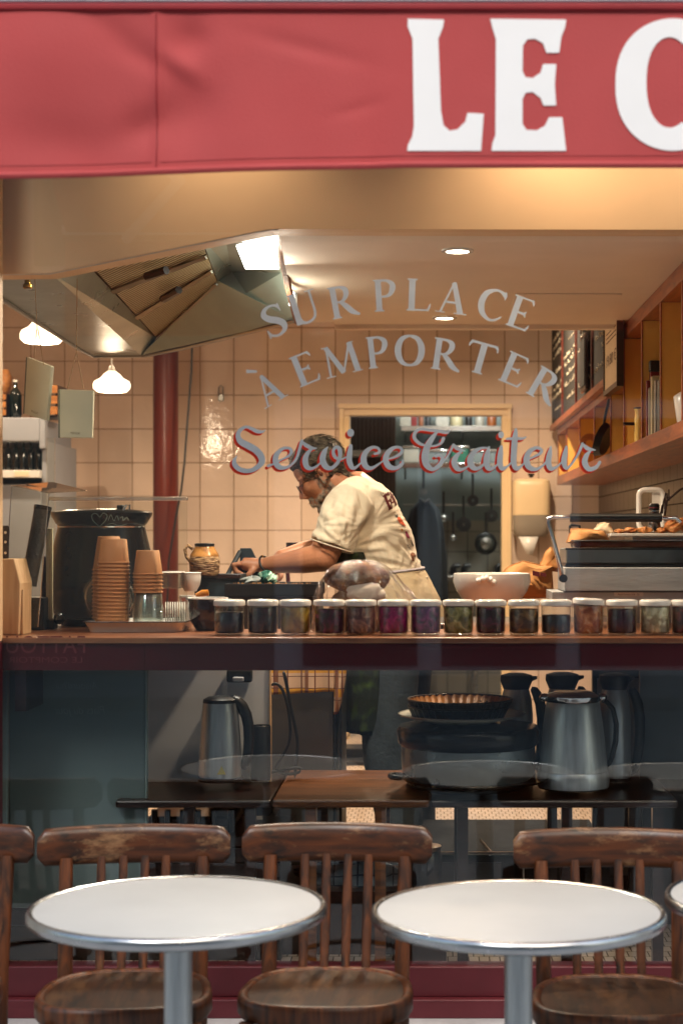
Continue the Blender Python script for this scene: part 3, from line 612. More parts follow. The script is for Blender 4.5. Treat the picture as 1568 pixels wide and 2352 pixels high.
# ============================================================ HOOD
def hood():
    t = thing('extractor_hood', 'large stainless steel extractor hood with mesh filters and a square light', 'extractor hood', (-1.0, 5.8, 2.2))
    q = lambda *a: [P(*p) for p in a]
    obj('flange_panel', MB().quad(*q((-60, 632, 4.66), (117, 627, 4.9), (324, 816, 6.85), (215, 818, 6.9), (180, 800, 6.62), (-60, 648, 5.0))), M['hoodsteel'], t, smooth=False, solid=.002)
    obj('side_panel', MB().quad(*q((117, 627, 4.9), (200, 607, 5.2), (359, 776, 6.7), (324, 816, 6.85))), M['hoodsteel'], t, smooth=False, solid=.002)
    m, tt, b, N, L = nt('hood mesh filter'); tc = N('ShaderNodeTexCoord'); wv = N('ShaderNodeTexWave'); wv.wave_type = 'BANDS'; wv.bands_direction = 'DIAGONAL'; wv.inputs['Scale'].default_value = 26; L(tc.outputs['Object'], wv.inputs[0])
    cr = N('ShaderNodeValToRGB'); cr.color_ramp.elements[0].color = col('#4e4630'); cr.color_ramp.elements[1].color = col('#d0c296'); L(wv.outputs[0], cr.inputs[0]); L(cr.outputs[0], b.inputs['Base Color'])
    b.inputs['Metallic'].default_value = .25; b.inputs['Roughness'].default_value = .38; bp = N('ShaderNodeBump'); bp.inputs['Distance'].default_value = .01; L(wv.outputs[0], bp.inputs['Height']); L(bp.outputs[0], b.inputs['Normal'])
    A, B, C_, D = q((190, 590, 5.1), (462, 545, 5.0), (500, 645, 5.9), (359, 776, 6.7))
    F = lambda u, v: (A*(1-u)*(1-v) + B*u*(1-v) + C_*u*v + D*(1-u)*v)
    for k in range(3):
        v0, v1 = k/3+.01, (k+1)/3-.01
        f = obj('filter', MB().quad(F(.01, v0), F(.99, v0), F(.99, v1), F(.01, v1)), m, t, smooth=False, solid=.004)
        dn = Vector((0, -.004, -.012))
        obj('filter_frame', MB().tube([F(.01, v0)+dn, F(.99, v0)+dn], .005, n=4).tube([F(.01, v1)+dn, F(.99, v1)+dn], .005, n=4), M['steel'], f)
        if k < 2: obj('handle', MB().tube([F(.42, v1-.06)+dn*2, F(.62, v1-.06)+dn*2], .014, n=6), M['black'], f)
    obj('end_panel', MB().quad(*q((462, 545, 5.0), (512, 520, 4.9), (533, 624, 6.0), (500, 645, 5.9))), M['hoodsteel'], t, smooth=False, solid=.002)
    M['hoodgreen'] = mat('greenish steel sheet', '#93a398', .34, .35, var=.12, vs=5)
    obj('back_panel', MB().quad(*q((359, 776, 6.7), (500, 645, 5.9), (533, 624, 6.0), (647, 626, 5.6), (676, 736, 5.77), (324, 816, 6.85))), M['hoodgreen'], t, smooth=False, solid=.002)
    obj('lamp_panel', MB().quad(*q((512, 520, 4.9), (640, 500, 4.7), (647, 626, 5.6), (533, 624, 6.0))), M['hoodsteel'], t, smooth=False, solid=.002)
    L4 = q((546, 545, 5.04), (626, 530, 4.95), (643, 598, 5.36), (566, 598, 5.55))
    obj('lamp', MB().quad(*[p + Vector((0, -.03, -.03)) for p in L4]), M['hoodlamp'], t, smooth=False, solid=.006)
    obj('side_lamp', MB().quad(*q((664, 672, 5.60), (676, 672, 5.62), (676, 702, 5.70), (664, 702, 5.68))), M['hoodlamp'], t, smooth=False, solid=.006)
    rim = q((-60, 646, 4.95), (180, 801, 6.62), (215, 818, 6.9), (332, 817, 6.86), (420, 800, 6.6), (676, 737, 5.75), (682, 734, 5.75))
    obj('rim', MB().tube(rim, .008, n=8), M['steel'], t)
    obj('edge_strip', MB().tube(q((648, 500, 4.7), (650, 590, 5.2), (662, 660, 5.5), (682, 738, 5.76)), [.012, .014, .011, .012], n=6), mat('brown sealed edge', '#6b4630', .8, bump=.6, bs=40), t)
    cas = MB(); rr = [p + Vector((0, 0, .012)) for p in rim]
    for i in range(len(rr)-1): cas.quad(rr[i], rr[i+1], rr[i+1]+Vector((0, .02, .5)), rr[i]+Vector((0, .02, .5)))
    obj('casing', cas, M['steel'], t, smooth=False, solid=.002)
    v = P(64, 640, 5.0)
    obj('valve', MB().lathe(v - Vector((0, 0, .03)), [(.010, .0), (.014, .004), (.014, .012), (.009, .016), (.009, .03), (.016, .034), (.016, .04), (.008, .055)]), mat('brass', '#a8823c', .25, 1), t)
    point(t, P(655, 688, 5.55)+Vector((-.03, -.06, -.02)), 2.2, .03, c=(1, .95, .8))
    a = bpy.data.lights.new('hood_light', 'AREA'); a.energy = 13; a.color = (1, .9, .76); a.size = .18; ao = bpy.data.objects.new('hood_light', a); sc.collection.objects.link(ao)
    ao.parent = t; ao.location = P(592, 575, 5.2) + Vector((0, 0, -.08)) - ORG[t.name]; ao.rotation_euler = (R(-25), 0, 0)
hood()
# ============================================================ COLUMN, CABLE, HOOK
cx = X_(381, 9.6)
cl = obj('red_column', MB().lathe((cx, 9.6, FZ), [(.071, 0), (.071, 2.7)], n=40), M['redcol'], sharp=.7); tag(cl, 'oxblood red painted pipe column in front of the tiled wall', 'column')
cb = obj('cable', MB().tube([P(a, b, 9.4) for a, b in ((441, 790), (440, 850), (436, 900), (430, 980), (424, 1060), (416, 1130), (404, 1190), (396, 1240), (388, 1290), (384, 1400))], .006, n=6), M['black']); tag(cb, 'black cable hanging down beside the red column', 'cable')
ho = thing('wall_hook', 'small metal hook plate fixed to the tiles right of the red column', 'hook', P(507, 905, 10.18))
obj('plate', MB().box(X_(501, 10.19), X_(514, 10.19), 10.185, 10.198, Z_(921, 10.19), Z_(905, 10.19)), M['steel'], ho, bevel=.003)
obj('loop', MB().tube([P(502, 908, 10.17), P(502, 890, 10.17), P(507, 885, 10.17), P(512, 890, 10.17), P(512, 908, 10.17)], .004), M['steel'], ho)
# ============================================================ HANGING BOARDS near the glass
def hang(name, quad, edge, strings, lab, tx):
    """board: four corners (px,py,Y), thickness backwards"""
    c = [P(*q) for q in quad]; n = (c[1]-c[0]).cross(c[3]-c[0]).normalized()
    if n.y < 0: n = -n
    th = n*.012
    t = thing(name, lab, 'board', sum(c, Vector())/4, 'pale boards hung on twine in the window')
    bd = obj('board', MB().add(c+[p+th for p in c], [(3,2,1,0),(4,5,6,7),(0,1,5,4),(1,2,6,5),(2,3,7,6),(3,0,4,7)]), M['plaque'], t, bevel=.0012, smooth=False)
    ed = [p + (c[0]-c[1]).normalized()*.001 for p in c]
    obj('edge', MB().add([c[0], c[3], c[3]+edge, c[0]+edge, c[0]+th, c[3]+th, c[3]+edge+th, c[0]+edge+th], [(0,1,2,3),(7,6,5,4),(0,3,7,4),(1,5,6,2),(2,6,7,3)]), M['plaqueedge'], t, smooth=False)
    for s_ in strings: obj('twine', MB().tube([P(*p) for p in s_], .0012, n=5), M['twine'], t)
    f = bpy.data.curves.new('txt', 'FONT'); f.body = tx; f.size = 1; f.align_x = 'CENTER'
    fo = bpy.data.objects.new('txt', f); sc.collection.objects.link(fo); dg = bpy.context.evaluated_depsgraph_get(); me = bpy.data.meshes.new_from_object(fo.evaluated_get(dg)); bpy.data.objects.remove(fo)
    ex = (c[1]-c[0]).normalized(); ez = (c[0]-c[3]).normalized(); base = c[3]*.52+c[2]*.48+ez*.010-n*.0012; mb = MB()
    mb.add([base - ex*(v.co.x*.0052) + ez*(v.co.y*.008) for v in me.vertices], [tuple(p.vertices) for p in me.polygons])
    obj('lettering', mb, M['ink'], bd, smooth=False); bpy.data.meshes.remove(me)
hang('hanging_board', [(63, 820, 4.66), (118, 841, 4.61), (107, 966, 4.61), (56, 950, 4.66)], Vector((-.004, .004, 0)), [[(79, 822, 4.64), (85, 757, 4.64)], [(101, 838, 4.62), (88, 757, 4.64)], [(86, 757, 4.64), (80, 620, 4.64)]], 'pale green board on twine turned at an angle, leftmost in the window', 'DOLDXOM')
hang('hanging_board', [(138, 894, 4.63), (215, 897, 4.62), (212, 1006, 4.62), (138, 1005, 4.63)], Vector((-.005, .004, 0)), [[(156, 892, 4.62), (175, 812, 4.63)], [(193, 895, 4.62), (177, 812, 4.63)], [(176, 812, 4.63), (178, 640, 4.63)]], 'pale green board on twine facing the glass, right of the tilted board', 'DOLDXOM')
# ============================================================ DRINKS COOLER, left rear
def bx(mb, a, b, c, d, y0, y1): return mb.box(X_(a, y0), X_(b, y0), y0, y1, Z_(d, y0), Z_(c, y0))
cy = 8.9
t = thing('drinks_cooler', 'grey white drinks cooler holding dark bottles at the far left', 'cooler', (X_(30, cy), cy, FZ))
body = MB(); bx(body, -120, 91, 959, 1013, cy, 9.7); body.box(X_(91, cy), X_(104, cy), cy+.06, 9.7, FZ, Z_(1013, cy)); body.box(X_(91, cy), X_(104, cy), cy, cy+.06, Z_(1030, cy), Z_(959, cy)); body.box(X_(-120, cy), X_(91, cy), 9.6, 9.7, FZ, Z_(1013, cy)); body.box(X_(-120, cy), X_(91, cy), cy+.05, 9.6, FZ, Z_(1112, cy))
obj('body', body, M['cabwhite'], t, bevel=.004, smooth=False)
sh = MB(); bx(sh, -120, 91, 1080, 1097, cy, 9.6); obj('shelf', sh, M['white'], t, bevel=.002)
pr = MB(); bx(pr, 34, 67, 1082, 1094, cy-.004, cy-.001); obj('price_label', pr, M['signpaper'], t)
obj('door', MB().box(X_(104, cy-.05), X_(123, cy-.05), cy-.02, cy, FZ+.2, Z_(1006, cy)), M['clear'], t)
ORD2 = ['leftmost', 'second', 'third', 'fourth', 'fifth', 'sixth']
def bottle(px, py0, Y, h, r, m, lab, g, cap='black', cat='bottle'):
    b = thing('bottle', lab, cat, P(px, py0, Y), g); z = Z_(py0, Y); x = X_(px, Y)
    obj('glass', MB().lathe((x, Y, z), [(r*.9, 0), (r, .01), (r, h*.6), (r*.8, h*.7), (r*.35, h*.8), (r*.33, h*.96), (r*.3, h*.97)], n=16), m, b)
    obj('cap', MB().lathe((x, Y, z+h*.96), [(r*.4, 0), (r*.4, h*.05), (r*.3, h*.06)], n=12), M[cap], b); 
    return b
for k in range(6): bottle(2+k*17.5, 1079, 9.05, .145, .018, M['bottle'], 'dark bottle inside the drinks cooler, %s in the row%s' % (ORD2[k], '' if k == 0 else ' from the left'), 'dark bottles in the drinks cooler')
bottle(36, 958, 9.1, .195, .035, M['bottle'], 'round shouldered bottle with pale stopper on top of the cooler', None, 'white')
def crate(a, b, c, d, Y, lab):
    t = thing('wooden_crate', lab, 'crate', P((a+b)/2, d, Y), 'wooden crates on top of the drinks cooler'); n = 3
    mb = MB()
    for k in range(n):
        u0 = c+(d-c)*k/n; bx(mb, a, b, u0, u0+(d-c)/n*.72, Y, Y+.012); bx(mb, a, b, u0, u0+(d-c)/n*.72, Y+.25, Y+.262)
    obj('slats', mb, M['warmboard'], t, smooth=False)
    m2 = MB(); bx(m2, a-1, a+4, c-1, d, Y+.013, Y+.249); bx(m2, b-4, b+1, c-1, d, Y+.013, Y+.249); bx(m2, a+4, b-4, d-4, d, Y+.013, Y+.249); obj('ends', m2, M['darktable'], t, smooth=False)
crate(88, 132, 885, 958, 9.0, 'slatted wooden crate on the cooler behind the hanging boards'); crate(-30, 14, 905, 958, 9.0, 'slatted wooden crate on the cooler at the left edge')
ks = obj('barrel', MB().lathe(P(2, 905, 9.15), [(.045, 0), (.06, .04), (.062, .09), (.045, .13)]), M['warmboard']); tag(ks, 'small wooden barrel on the crate at the far left', 'barrel')
# ============================================================ KITCHEN DOORWAY
Yk = 10.2
t = thing('door_frame', 'cream moulded door frame around the kitchen doorway', 'door frame', (X_(978, Yk), Yk, FZ))
z1 = Z_(930, Yk); a0, a1 = X_(780, Yk), X_(1173, Yk); b0, b1 = X_(803, Yk), X_(1151, Yk); zt = Z_(955, Yk)
M['doorcream'] = mat('door frame cream paint', '#dcc39a', .4, var=.03)
for xs in ((a0, b0), (b1, a1)):
    obj('jamb', MB().box(xs[0], xs[1], Yk-.03, Yk+.1, FZ, zt).box(xs[0]+(.0 if xs[0] == a0 else .035), xs[1]-(.035 if xs[0] == a0 else 0), Yk-.045, Yk-.03, FZ, z1-.02), M['doorcream'], t, bevel=.004, smooth=False)
obj('lintel', MB().box(a0, a1, Yk-.032, Yk+.1, zt+.001, z1).box(a0-.006, a1+.006, Yk-.05, Yk-.033, z1-.025, z1+.004), M['doorcream'], t, bevel=.004, smooth=False)
Y2 = 12.6
M['kitwall'] = mat('kitchen wall', '#7e8a8a', .7, var=.15, vs=2); M['kittile'] = tilemat('kitchen tiles', '#a8a496', '#4a4a44', .15, (0, 0), rough=.25)
struct('kitchen_wall', MB().box(-1.6, 2.1, Y2, Y2+.1, Z_(1195, Y2), 2.95).box(-1.6, -1.5, 10.3, Y2, FZ, 2.95).box(1.9, 2.0, 10.3, Y2, FZ, 2.95), M['kitwall'], smooth=False)
struct('kitchen_tiled_wall', MB().box(-1.6, 2.1, Y2-.002, Y2+.1, FZ, Z_(1195, Y2)-.001), M['kittile'], smooth=False)
def kx(z): return 792+.2453*z
def ky(z): return 918.7+.2453*z
pd = obj('slatted_door', MB().box(X_(800, 11.3), X_(908, 11.3), 11.3, 11.34, FZ, 2.6), woodmat('dark slatted wood', '#1d1411', '#3a2a22', 'Z', .5)); tag(pd, 'dark brown slatted door standing open behind the chef', 'door')
sl_ = MB()
for k in range(11): bx(sl_, 804+k*9.2, 808+k*9.2, 900, 1400, 11.28, 11.299)
o = obj('slats', sl_, M['darktable'], pd, smooth=False); ORG[pd.name] = Vector()
bh = thing('hooded_rail', 'pale steel rail across the dark door', 'rail', P(866, 1042, 11.2)); m_ = MB(); bx(m_, 806, 922, 1034, 1049, 11.2, 11.26); obj('bar', m_, M['steel'], bh, bevel=.004); obj('hook', MB().tube([P(912, 1030, 11.19), P(912, 1050, 11.17), P(916, 1056, 11.19)], .006), M['steel'], bh)
for nm, yy, y_, lb in (('steel_shelf', 984, 12.2, 'upper'), ('steel_shelf', 1069, 12.0, 'lower')):
    t = thing(nm, lb + ' steel wall shelf in the kitchen behind the doorway', 'shelf', P(1040, yy, y_), 'steel shelves in the back kitchen')
    m_ = MB(); bx(m_, 920, 1165, yy-6, yy+6, y_, y_+.35); obj('board', m_, M['chrome'], t, bevel=.003)
    for q in (930, 1060, 1150): obj('bracket', MB().tube([P(q, yy+6, y_+.02), P(q, yy+30, y_+.34)], .008), M['steel'], t)
COLS = {'white': '#a39e92', 'red': '#7a1c1a', 'dark': '#191513', 'amber': '#8a4a1c', 'creamy': '#bdb28f', 'green': '#1f5a46', 'grey': '#6d7472'}
KM = {k: mat('kitchen ' + k, v, .4) for k, v in COLS.items()}
for i, (a, b, h, c_, nm, lb) in enumerate(((918, 943, 40, 'white', 'carton', 'white carton'), (944, 957, 40, 'red', 'box', 'dark red box'), (960, 972, 34, 'amber', 'jar', 'amber jar'), (975, 988, 36, 'dark', 'jar', 'dark jar'), (1000, 1030, 38, 'white', 'carton', 'wide white carton'), (1033, 1062, 38, 'creamy', 'tub', 'cream tub'), (1068, 1084, 44, 'dark', 'bottle', 'dark bottle'), (1090, 1112, 40, 'white', 'jar', 'jar with white label'), (1118, 1140, 36, 'amber', 'tin', 'amber tin'))):
    y_ = 12.25; t = thing(nm, lb + ' on the upper kitchen shelf', nm, P((a+b)/2, 978, y_))
    r_ = (X_(b, y_)-X_(a, y_))/2; x_ = (X_(a, y_)+X_(b, y_))/2; zz = Z_(978, 12.2)+.001; hh = h/3900*y_
    if nm in ('carton', 'box'): obj('body', MB().box(x_-r_, x_+r_, y_, y_+.1, zz, zz+hh), KM[c_], t, bevel=.004, smooth=False)
    else: obj('body', MB().lathe((x_, y_+.05, zz), [(r_*.9, 0), (r_, .01), (r_, hh*.7), (r_*.7, hh*.85)], n=16), KM[c_], t)
    obj('lid', MB().lathe((x_, y_+.05, zz+hh*(.85 if nm not in ('carton', 'box') else 1)+.0005), [(r_*.6, 0), (r_*.6, hh*.1)], n=16), KM['white' if c_ == 'dark' else 'dark'], t)
for i, (a, b, c_, lb) in enumerate(((925, 962, 'white', 'white'), (968, 1030, 'grey', 'wide grey'), (1036, 1075, 'green', 'green lidded'), (1080, 1140, 'grey', 'right hand grey'))):
    y_ = 12.05; t = thing('food_bin', lb + ' food bin on the lower kitchen shelf', 'bin', P((a+b)/2, 1062, y_)); m_ = MB(); bx(m_, a, b, 1030+i % 2*8, 1062.5, y_, y_+.2); obj('body', m_, KM[c_], t, bevel=.006, smooth=False); m_ = MB(); bx(m_, a-2, b+2, 1024+i % 2*8, 1029.5+i % 2*8, y_-.01, y_+.21); obj('lid', m_, M['chrome'], t, bevel=.004)
ra = obj('utensil_rail', MB().tube([P(925, 1160, 12.3), P(1160, 1160, 12.3)], .008), M['steel']); tag(ra, 'steel utensil rail on the back kitchen wall', 'rail')
for i, (px, py, r_, kind, lb) in enumerate(((1115, 1248, 22, 'sieve', 'large round sieve hanging low at the right'), (1064, 1205, 17, 'pan', 'small black frying pan under the rail'), (1018, 1190, 12, 'ladle', 'ladle hanging in the middle'), (972, 1130, 9, 'ladle', 'ladle hanging high beside the slatted door'), (1128, 1185, 14, 'pan', 'black saucepan at the right end of the rail'), (1040, 1235, 9, 'ladle', 'short ladle hanging low'), (1085, 1150, 13, 'pan', 'shallow black pan above the rail'))):
    t = thing('hanging_' + kind, lb + ' of the back kitchen', kind, P(px, py, 12.25)); s = 12.25/3900
    c = P(px, py, 12.25); Mx = Matrix.Rotation(R(90), 3, 'X')
    if kind == 'ladle': obj('bowl', MB().ell(c, (r_*s, r_*s*.6, r_*s*.8)), M['steel'], t)
    elif kind == 'sieve': obj('rim', MB().tube([c + Vector((r_*s*math.cos(a), 0, r_*s*math.sin(a))) for a in [R(k*15) for k in range(24)]], .012, closed=True), M['black'], t); obj('mesh', MB().lathe(c, [(r_*s*.96, 0), (r_*s*.6, .04), (.01, .05)], M=Mx, cap=(False, False)), M['steel'], t)
    else: obj('bowl', MB().lathe(c, [(r_*s, 0), (r_*s, .04), (.01, .041)], M=Mx, cap=(False, False)), M['black'], t)
    obj('handle', MB().tube([c + Vector((0, 0, r_*s*.9)), c + Vector((0, 0, r_*s*.9+.16))], .008, n=6), M['black'], t)
t = thing('hanging_coat', 'dark blue grey coat hanging in the kitchen doorway', 'coat', P(975, 1200, 11.6)); sec = []
for py, w_ in ((1150, 12), (1170, 30), (1210, 40), (1280, 46), (1370, 50), (1450, 50)):
    c = P(975, py, 11.6); sec.append([c + Vector((w_*.003*math.cos(a)*(1+.12*math.sin(5*a)), .07*math.sin(a)*(1+.2*math.cos(7*a)), 0)) for a in [R(k*12) for k in range(30)]])
obj('cloth', MB().loft(sec), mat('blue grey cloth', '#161e22', .9, bump=.5, bs=12), t); obj('collar', MB().tube([P(965, 1148, 11.55), P(975, 1155, 11.5), P(985, 1148, 11.55)], .012), M['black'], t)
t = thing('kitchen_bench', 'steel bench with black taps in the back kitchen', 'bench', P(1060, 1330, 11.9)); m_ = MB(); bx(m_, 925, 1165, 1323, 1331, 11.7, 12.55); obj('top', m_, M['steel'], t, bevel=.004)
for a in (960, 1090): obj('leg', MB().tube([P(a, 1332, 11.75), P(a, 1640, 11.75)], .018), M['steel'], t)
for a in (1040, 1064, 1140): obj('tap', MB().tube([P(a, 1322, 12.2), P(a, 1304, 12.2), P(a+5, 1299, 12.2), P(a+16, 1299, 12.2)], [.03, .022, .02, .015]), M['black'], t)
t = thing('kitchen_tube_lamp', 'bright lamp reflected under the kitchen shelf', 'lamp', (.3, 11.4, 2.8)); obj('tube', MB().tube([(0, 11.4, 2.8), (.7, 11.4, 2.8)], .02), M['spotface'], t); point(t, (.35, 11.4, 2.6), 38, .1, c=(.9, .95, .95))
# ============================================================ TOWEL DISPENSER
t = thing('towel_dispenser', 'cream wall mounted paper towel dispenser beside the doorway', 'dispenser', P(1219, 1170, 10.1)); s = 10.1/3900; c = P(1219, 1231, 10.12)
def rr(w_, d, z): return [Vector((c.x+w_*math.copysign(abs(math.cos(a))**.5, math.cos(a)), c.y+d*math.copysign(abs(math.sin(a))**.5, math.sin(a)), z)) for a in [R(k*15) for k in range(24)]]
zs_ = lambda py: Z_(py, 10.1)
obj('cover', MB().loft([rr(.112, .08, zs_(1183)), rr(.113, .085, zs_(1150)), rr(.113, .085, zs_(1115)), rr(.108, .078, zs_(1105)), rr(.09, .06, zs_(1100))]), M['doorcream'], t)
obj('window', MB().loft([rr(.085, .06, zs_(1233)), rr(.104, .076, zs_(1225)), rr(.110, .08, zs_(1205)), rr(.111, .082, zs_(1183.5))]), mat('smoky plastic', '#8a8174', .2), t)
obj('roll_towel', MB().quad(P(1190, 1233, 10.05), P(1235, 1233, 10.05), P(1222, 1275, 10.03), P(1208, 1272, 10.06)), M['white'], t, solid=.002)
obj('lock', MB().lathe(P(1219, 1097, 10.08), [(.012, 0), (.012, .01), (.02, .014), (.02, .024)]), M['black'], t)
# ============================================================ SHELF UNIT ON THE RIGHT
SX = .765
t = thing('wall_shelf', 'orange stained wall shelf unit of narrow cubbyholes along the right wall', 'shelf', (SX, 7, 1.765))
obj('bottom_board', MB().box(SX-.004, 1.03, 4.62, 9.95, 1.765, 1.815), M['shelfwood'], t, bevel=.002, smooth=False)
obj('middle_rail', MB().box(SX-.002, 1.03, 6.625, 9.93, 2.058, 2.092), M['shelfwood'], t, bevel=.002, smooth=False)
obj('top_rail', MB().box(SX-.003, 1.03, 4.62, 6.59, 2.235, 2.288), M['shelfwood'], t, bevel=.002, smooth=False)
obj('back_panel', MB().box(1.015, 1.029, 4.62, 9.9, 1.816, 2.234), M['ochre'], t, smooth=False)
for y_, top in ((9.92, 2.057), (9.32, 2.057), (8.52, 2.057), (7.77, 2.057), (7.08, 2.057), (6.60, 2.234), (6.05, 2.234), (5.565, 2.234), (5.09, 2.234), (4.7, 2.234)):
    d = obj('divider', MB().box(SX+.004, 1.014, y_, y_+.018, 1.816, top), M['ochre'], t, smooth=False)
    obj('edge_strip', MB().box(SX-.001, SX+.0035, y_-.003, y_+.021, 1.816, top), M['shelfwood'], d, smooth=False)
# soffit of the shelf is dark; wall tile return below
# blackboards
t = thing('blackboard', 'long blackboard with chalk menu and red frame above the cubbyholes', 'blackboard', (.745, 8.3, 2.4)); BX = .745
y0_, y1_ = 7.06, 10.15
obj('slate', MB().box(BX, BX+.015, y0_, y1_, 2.096, 2.93), M['chalk'], t, smooth=False)
obj('frame', MB().box(BX-.012, BX+.02, y0_-.03, y1_, 2.093, 2.125), M['shelfwood'], t, bevel=.002, smooth=False)
for y_ in (7.05, 7.62, 8.45, 9.3): M.setdefault('darkframe', woodmat('dark red frame', '#3a1006', '#6a240c', 'Y', .45)); obj('frame_bar', MB().box(BX-.010, BX-.0005, y_-.015, y_+.015, 2.126, 2.93), M['darkframe'], t, smooth=False)
ch = MB(); random.seed(3); kk = 0
for (ya, yb_) in ((7.1, 7.58), (7.68, 8.4), (8.5, 9.25), (9.35, 10.1)):
    z = 2.19
    while z < 2.72:
        if random.random() < .78:
            y = ya+.04+random.random()*.05; lim = yb_-.05-random.random()*(.3 if random.random() < .5 else .05)
            while y < lim:
                h = random.choice((.012, .018, .03)); x = BX-.0012-(kk % 20)*.00002; kk += 1
                pts = [(y+random.uniform(0, .03), z+random.uniform(0, h)) for _ in range(4)]
                ch.tube([(x, a, b) for a, b in pts], .0022, n=3); y += .038
        z += random.choice((.045, .055, .075))
obj('chalk_writing', ch, M['chalkmark'], t, smooth=False)
t = thing('small_slate', 'small slate plate in a wooden frame hung on the blackboard', 'slate', (.72, 8.0, 2.3)) 
for z0_, z1_ in ((2.14, 2.40), (2.42, 2.70)):
    f_ = obj('frame', MB().box(.722, .736, 7.75, 8.02, z0_, z1_), M['darktable'], t, smooth=False); obj('slate', MB().box(.7185, .7215, 7.775, 7.995, z0_+.02, z1_-.02), M['chalk'], f_, smooth=False)
t = thing('menu_sign', 'white framed menu sign with a printed price by the blackboard', 'sign', (.72, 6.6, 2.3)); sy0, sy1 = 6.47, 6.97
MX = .728
obj('board', MB().box(MX, MX+.02, sy0+.012, sy1-.012, 2.06, 2.6), M['signpaper'], t, smooth=False)
obj('frame', MB().box(MX-.006, MX+.021, sy0, sy0+.0115, 2.04, 2.6).box(MX-.006, MX+.021, sy1-.0115, sy1, 2.04, 2.6).box(MX-.006, MX+.021, sy0+.012, sy1-.012, 2.04, 2.0595), M['darktable'], t, smooth=False)
def sidetext(tx, y, z, h, sx=1):
    f = bpy.data.curves.new('txt', 'FONT'); f.body = tx; f.size = 1; f.align_x = 'CENTER'
    fo = bpy.data.objects.new('txt', f); sc.collection.objects.link(fo); dg = bpy.context.evaluated_depsgraph_get(); me = bpy.data.meshes.new_from_object(fo.evaluated_get(dg)); bpy.data.objects.remove(fo)
    mb = MB(); mb.add([Vector((MX-.0012, y - v.co.x*h*sx, z + v.co.y*h)) for v in me.vertices], [tuple(p.vertices) for p in me.polygons]); bpy.data.meshes.remove(me); return mb
ln = MB()
for z in (2.36, 2.34, 2.28, 2.262, 2.245):
    ln.box(MX-.001, MX, sy0+.08, sy1-.07, z, z+.004)
obj('printed_lines', ln, M['ink'], t, smooth=False)
obj('lettering', sidetext('1 Boisson', 6.73, 2.30, .04, 1.9), M['ink'], t, smooth=False, label='brown words 1 Boisson')
obj('lettering', sidetext('19,80 €', 6.73, 2.15, .062, 2.0), M['ink'], t, smooth=False, label='brown price 19,80 €')
# things in the cubbyholes
t = thing('frying_pan', 'black frying pan leaning in a cubbyhole', 'pan', P(1385, 1030, 7.2)); c = P(1382, 1010, 7.2); Mx = Matrix.Rotation(R(75), 3, 'Y') @ Matrix.Rotation(R(18), 3, 'Y')
Mx = Matrix.Rotation(R(22), 3, 'Y') @ Matrix.Rotation(R(-24), 3, 'Z') @ Matrix.Rotation(R(90), 3, 'Y')
obj('bowl', MB().lathe(c, [(.001, .02), (.062, .02), (.075, -.008), (.072, -.008), (.06, .017), (.001, .017)], M=Mx, cap=(False, False)), M['black'], t)
obj('handle', MB().tube([P(1397, 978, 7.2), P(1386, 972, 7.19), P(1390, 950, 7.19), P(1398, 916, 7.19)], .006), M['black'], t)
t = thing('enamel_jug', 'tall yellow enamel jug with black rim and handle on the shelf', 'jug', P(1460, 1011, 6.3)); c = Vector((.787, 6.3, 1.8165))
obj('body', MB().lathe(c, [(.016, 0), (.0185, .006), (.019, .085), (.0165, .10), (.0165, .112), (.019, .125)], n=20), mat('yellow enamel', '#dfc06a', .25, coat=.4), t)
obj('rim', MB().tube([c+Vector((.019*math.cos(a), .019*math.sin(a), .126)) for a in [R(k*20) for k in range(18)]], .0028, closed=True), M['black'], t)
obj('handle', MB().tube([c+Vector((-.018, 0, .068)), c+Vector((-.06, 0, .068))], .006), M['black'], t)
for i, (y_, h, th, c_, lb) in enumerate(((5.98, .20, .02, 'red', 'thin red book'), (5.93, .17, .02, 'white', 'white spined book'), (5.87, .205, .035, 'creamy', 'thick worn book with cream spine'), (5.80, .185, .03, 'white', 'white ring binder'), (5.73, .18, .03, 'grey', 'grey book'))):
    b = thing('book', lb + ' standing on the right shelf', 'book', (.78, y_, 1.816), 'books on the right shelf'); obj('cover', MB().box(.772+i*.002, .94, y_, y_+th, 1.8165, 1.8165+h), KM[c_], b, bevel=.003, smooth=False)
    obj('pages', MB().box(.776+i*.002, .943, y_+.003, y_+th-.003, 1.8165+h*.01, 1.8165+h-.003+.004), M['signpaper'], b, smooth=False)
t = thing('black_red_box', 'black and red box standing behind the books', 'box', (.85, 6.02, 1.816)); obj('body', MB().box(.79, .93, 6.01, 6.045, 1.8165, 2.05), KM['red'], t, bevel=.003, smooth=False); obj('lid', MB().box(.788, .932, 6.008, 6.047, 2.0505, 2.09), KM['dark'], t, bevel=.003, smooth=False)
t = thing('white_teapot', 'white enamel pot with black handle at the right end of the shelf', 'teapot', (.80, 5.3, 1.816)); c = Vector((.815, 5.3, 1.8165))
obj('body', MB().lathe(c, [(.03, 0), (.036, .008), (.042, .05), (.047, .085), (.044, .09), (.02, .105), (.008, .108)], n=24), M['white'], t)
obj('handle', MB().tube([c+Vector((0.03, -.03, .07)), c+Vector((.06, -.04, .12)), c+Vector((.03, -.03, .145)), c+Vector((0, -.02, .12))], .008), M['black'], t)
t = thing('tape_roll', 'brown roll of tape in a low cubbyhole', 'tape', (.79, 8.4, 1.83)); c = P(1353, 1019, 8.42); obj('ring', MB().lathe(c, [(.02, -.01), (.05, -.01), (.05, .01), (.02, .01), (.02, -.01)], M=Matrix.Rotation(R(90), 3, 'X'), cap=(False, False)), M['warmboard'], t); obj('core', MB().lathe(c, [(.019, -.012), (.0195, .012)], M=Matrix.Rotation(R(90), 3, 'X'), cap=(False, False)), M['paperbag'], t)
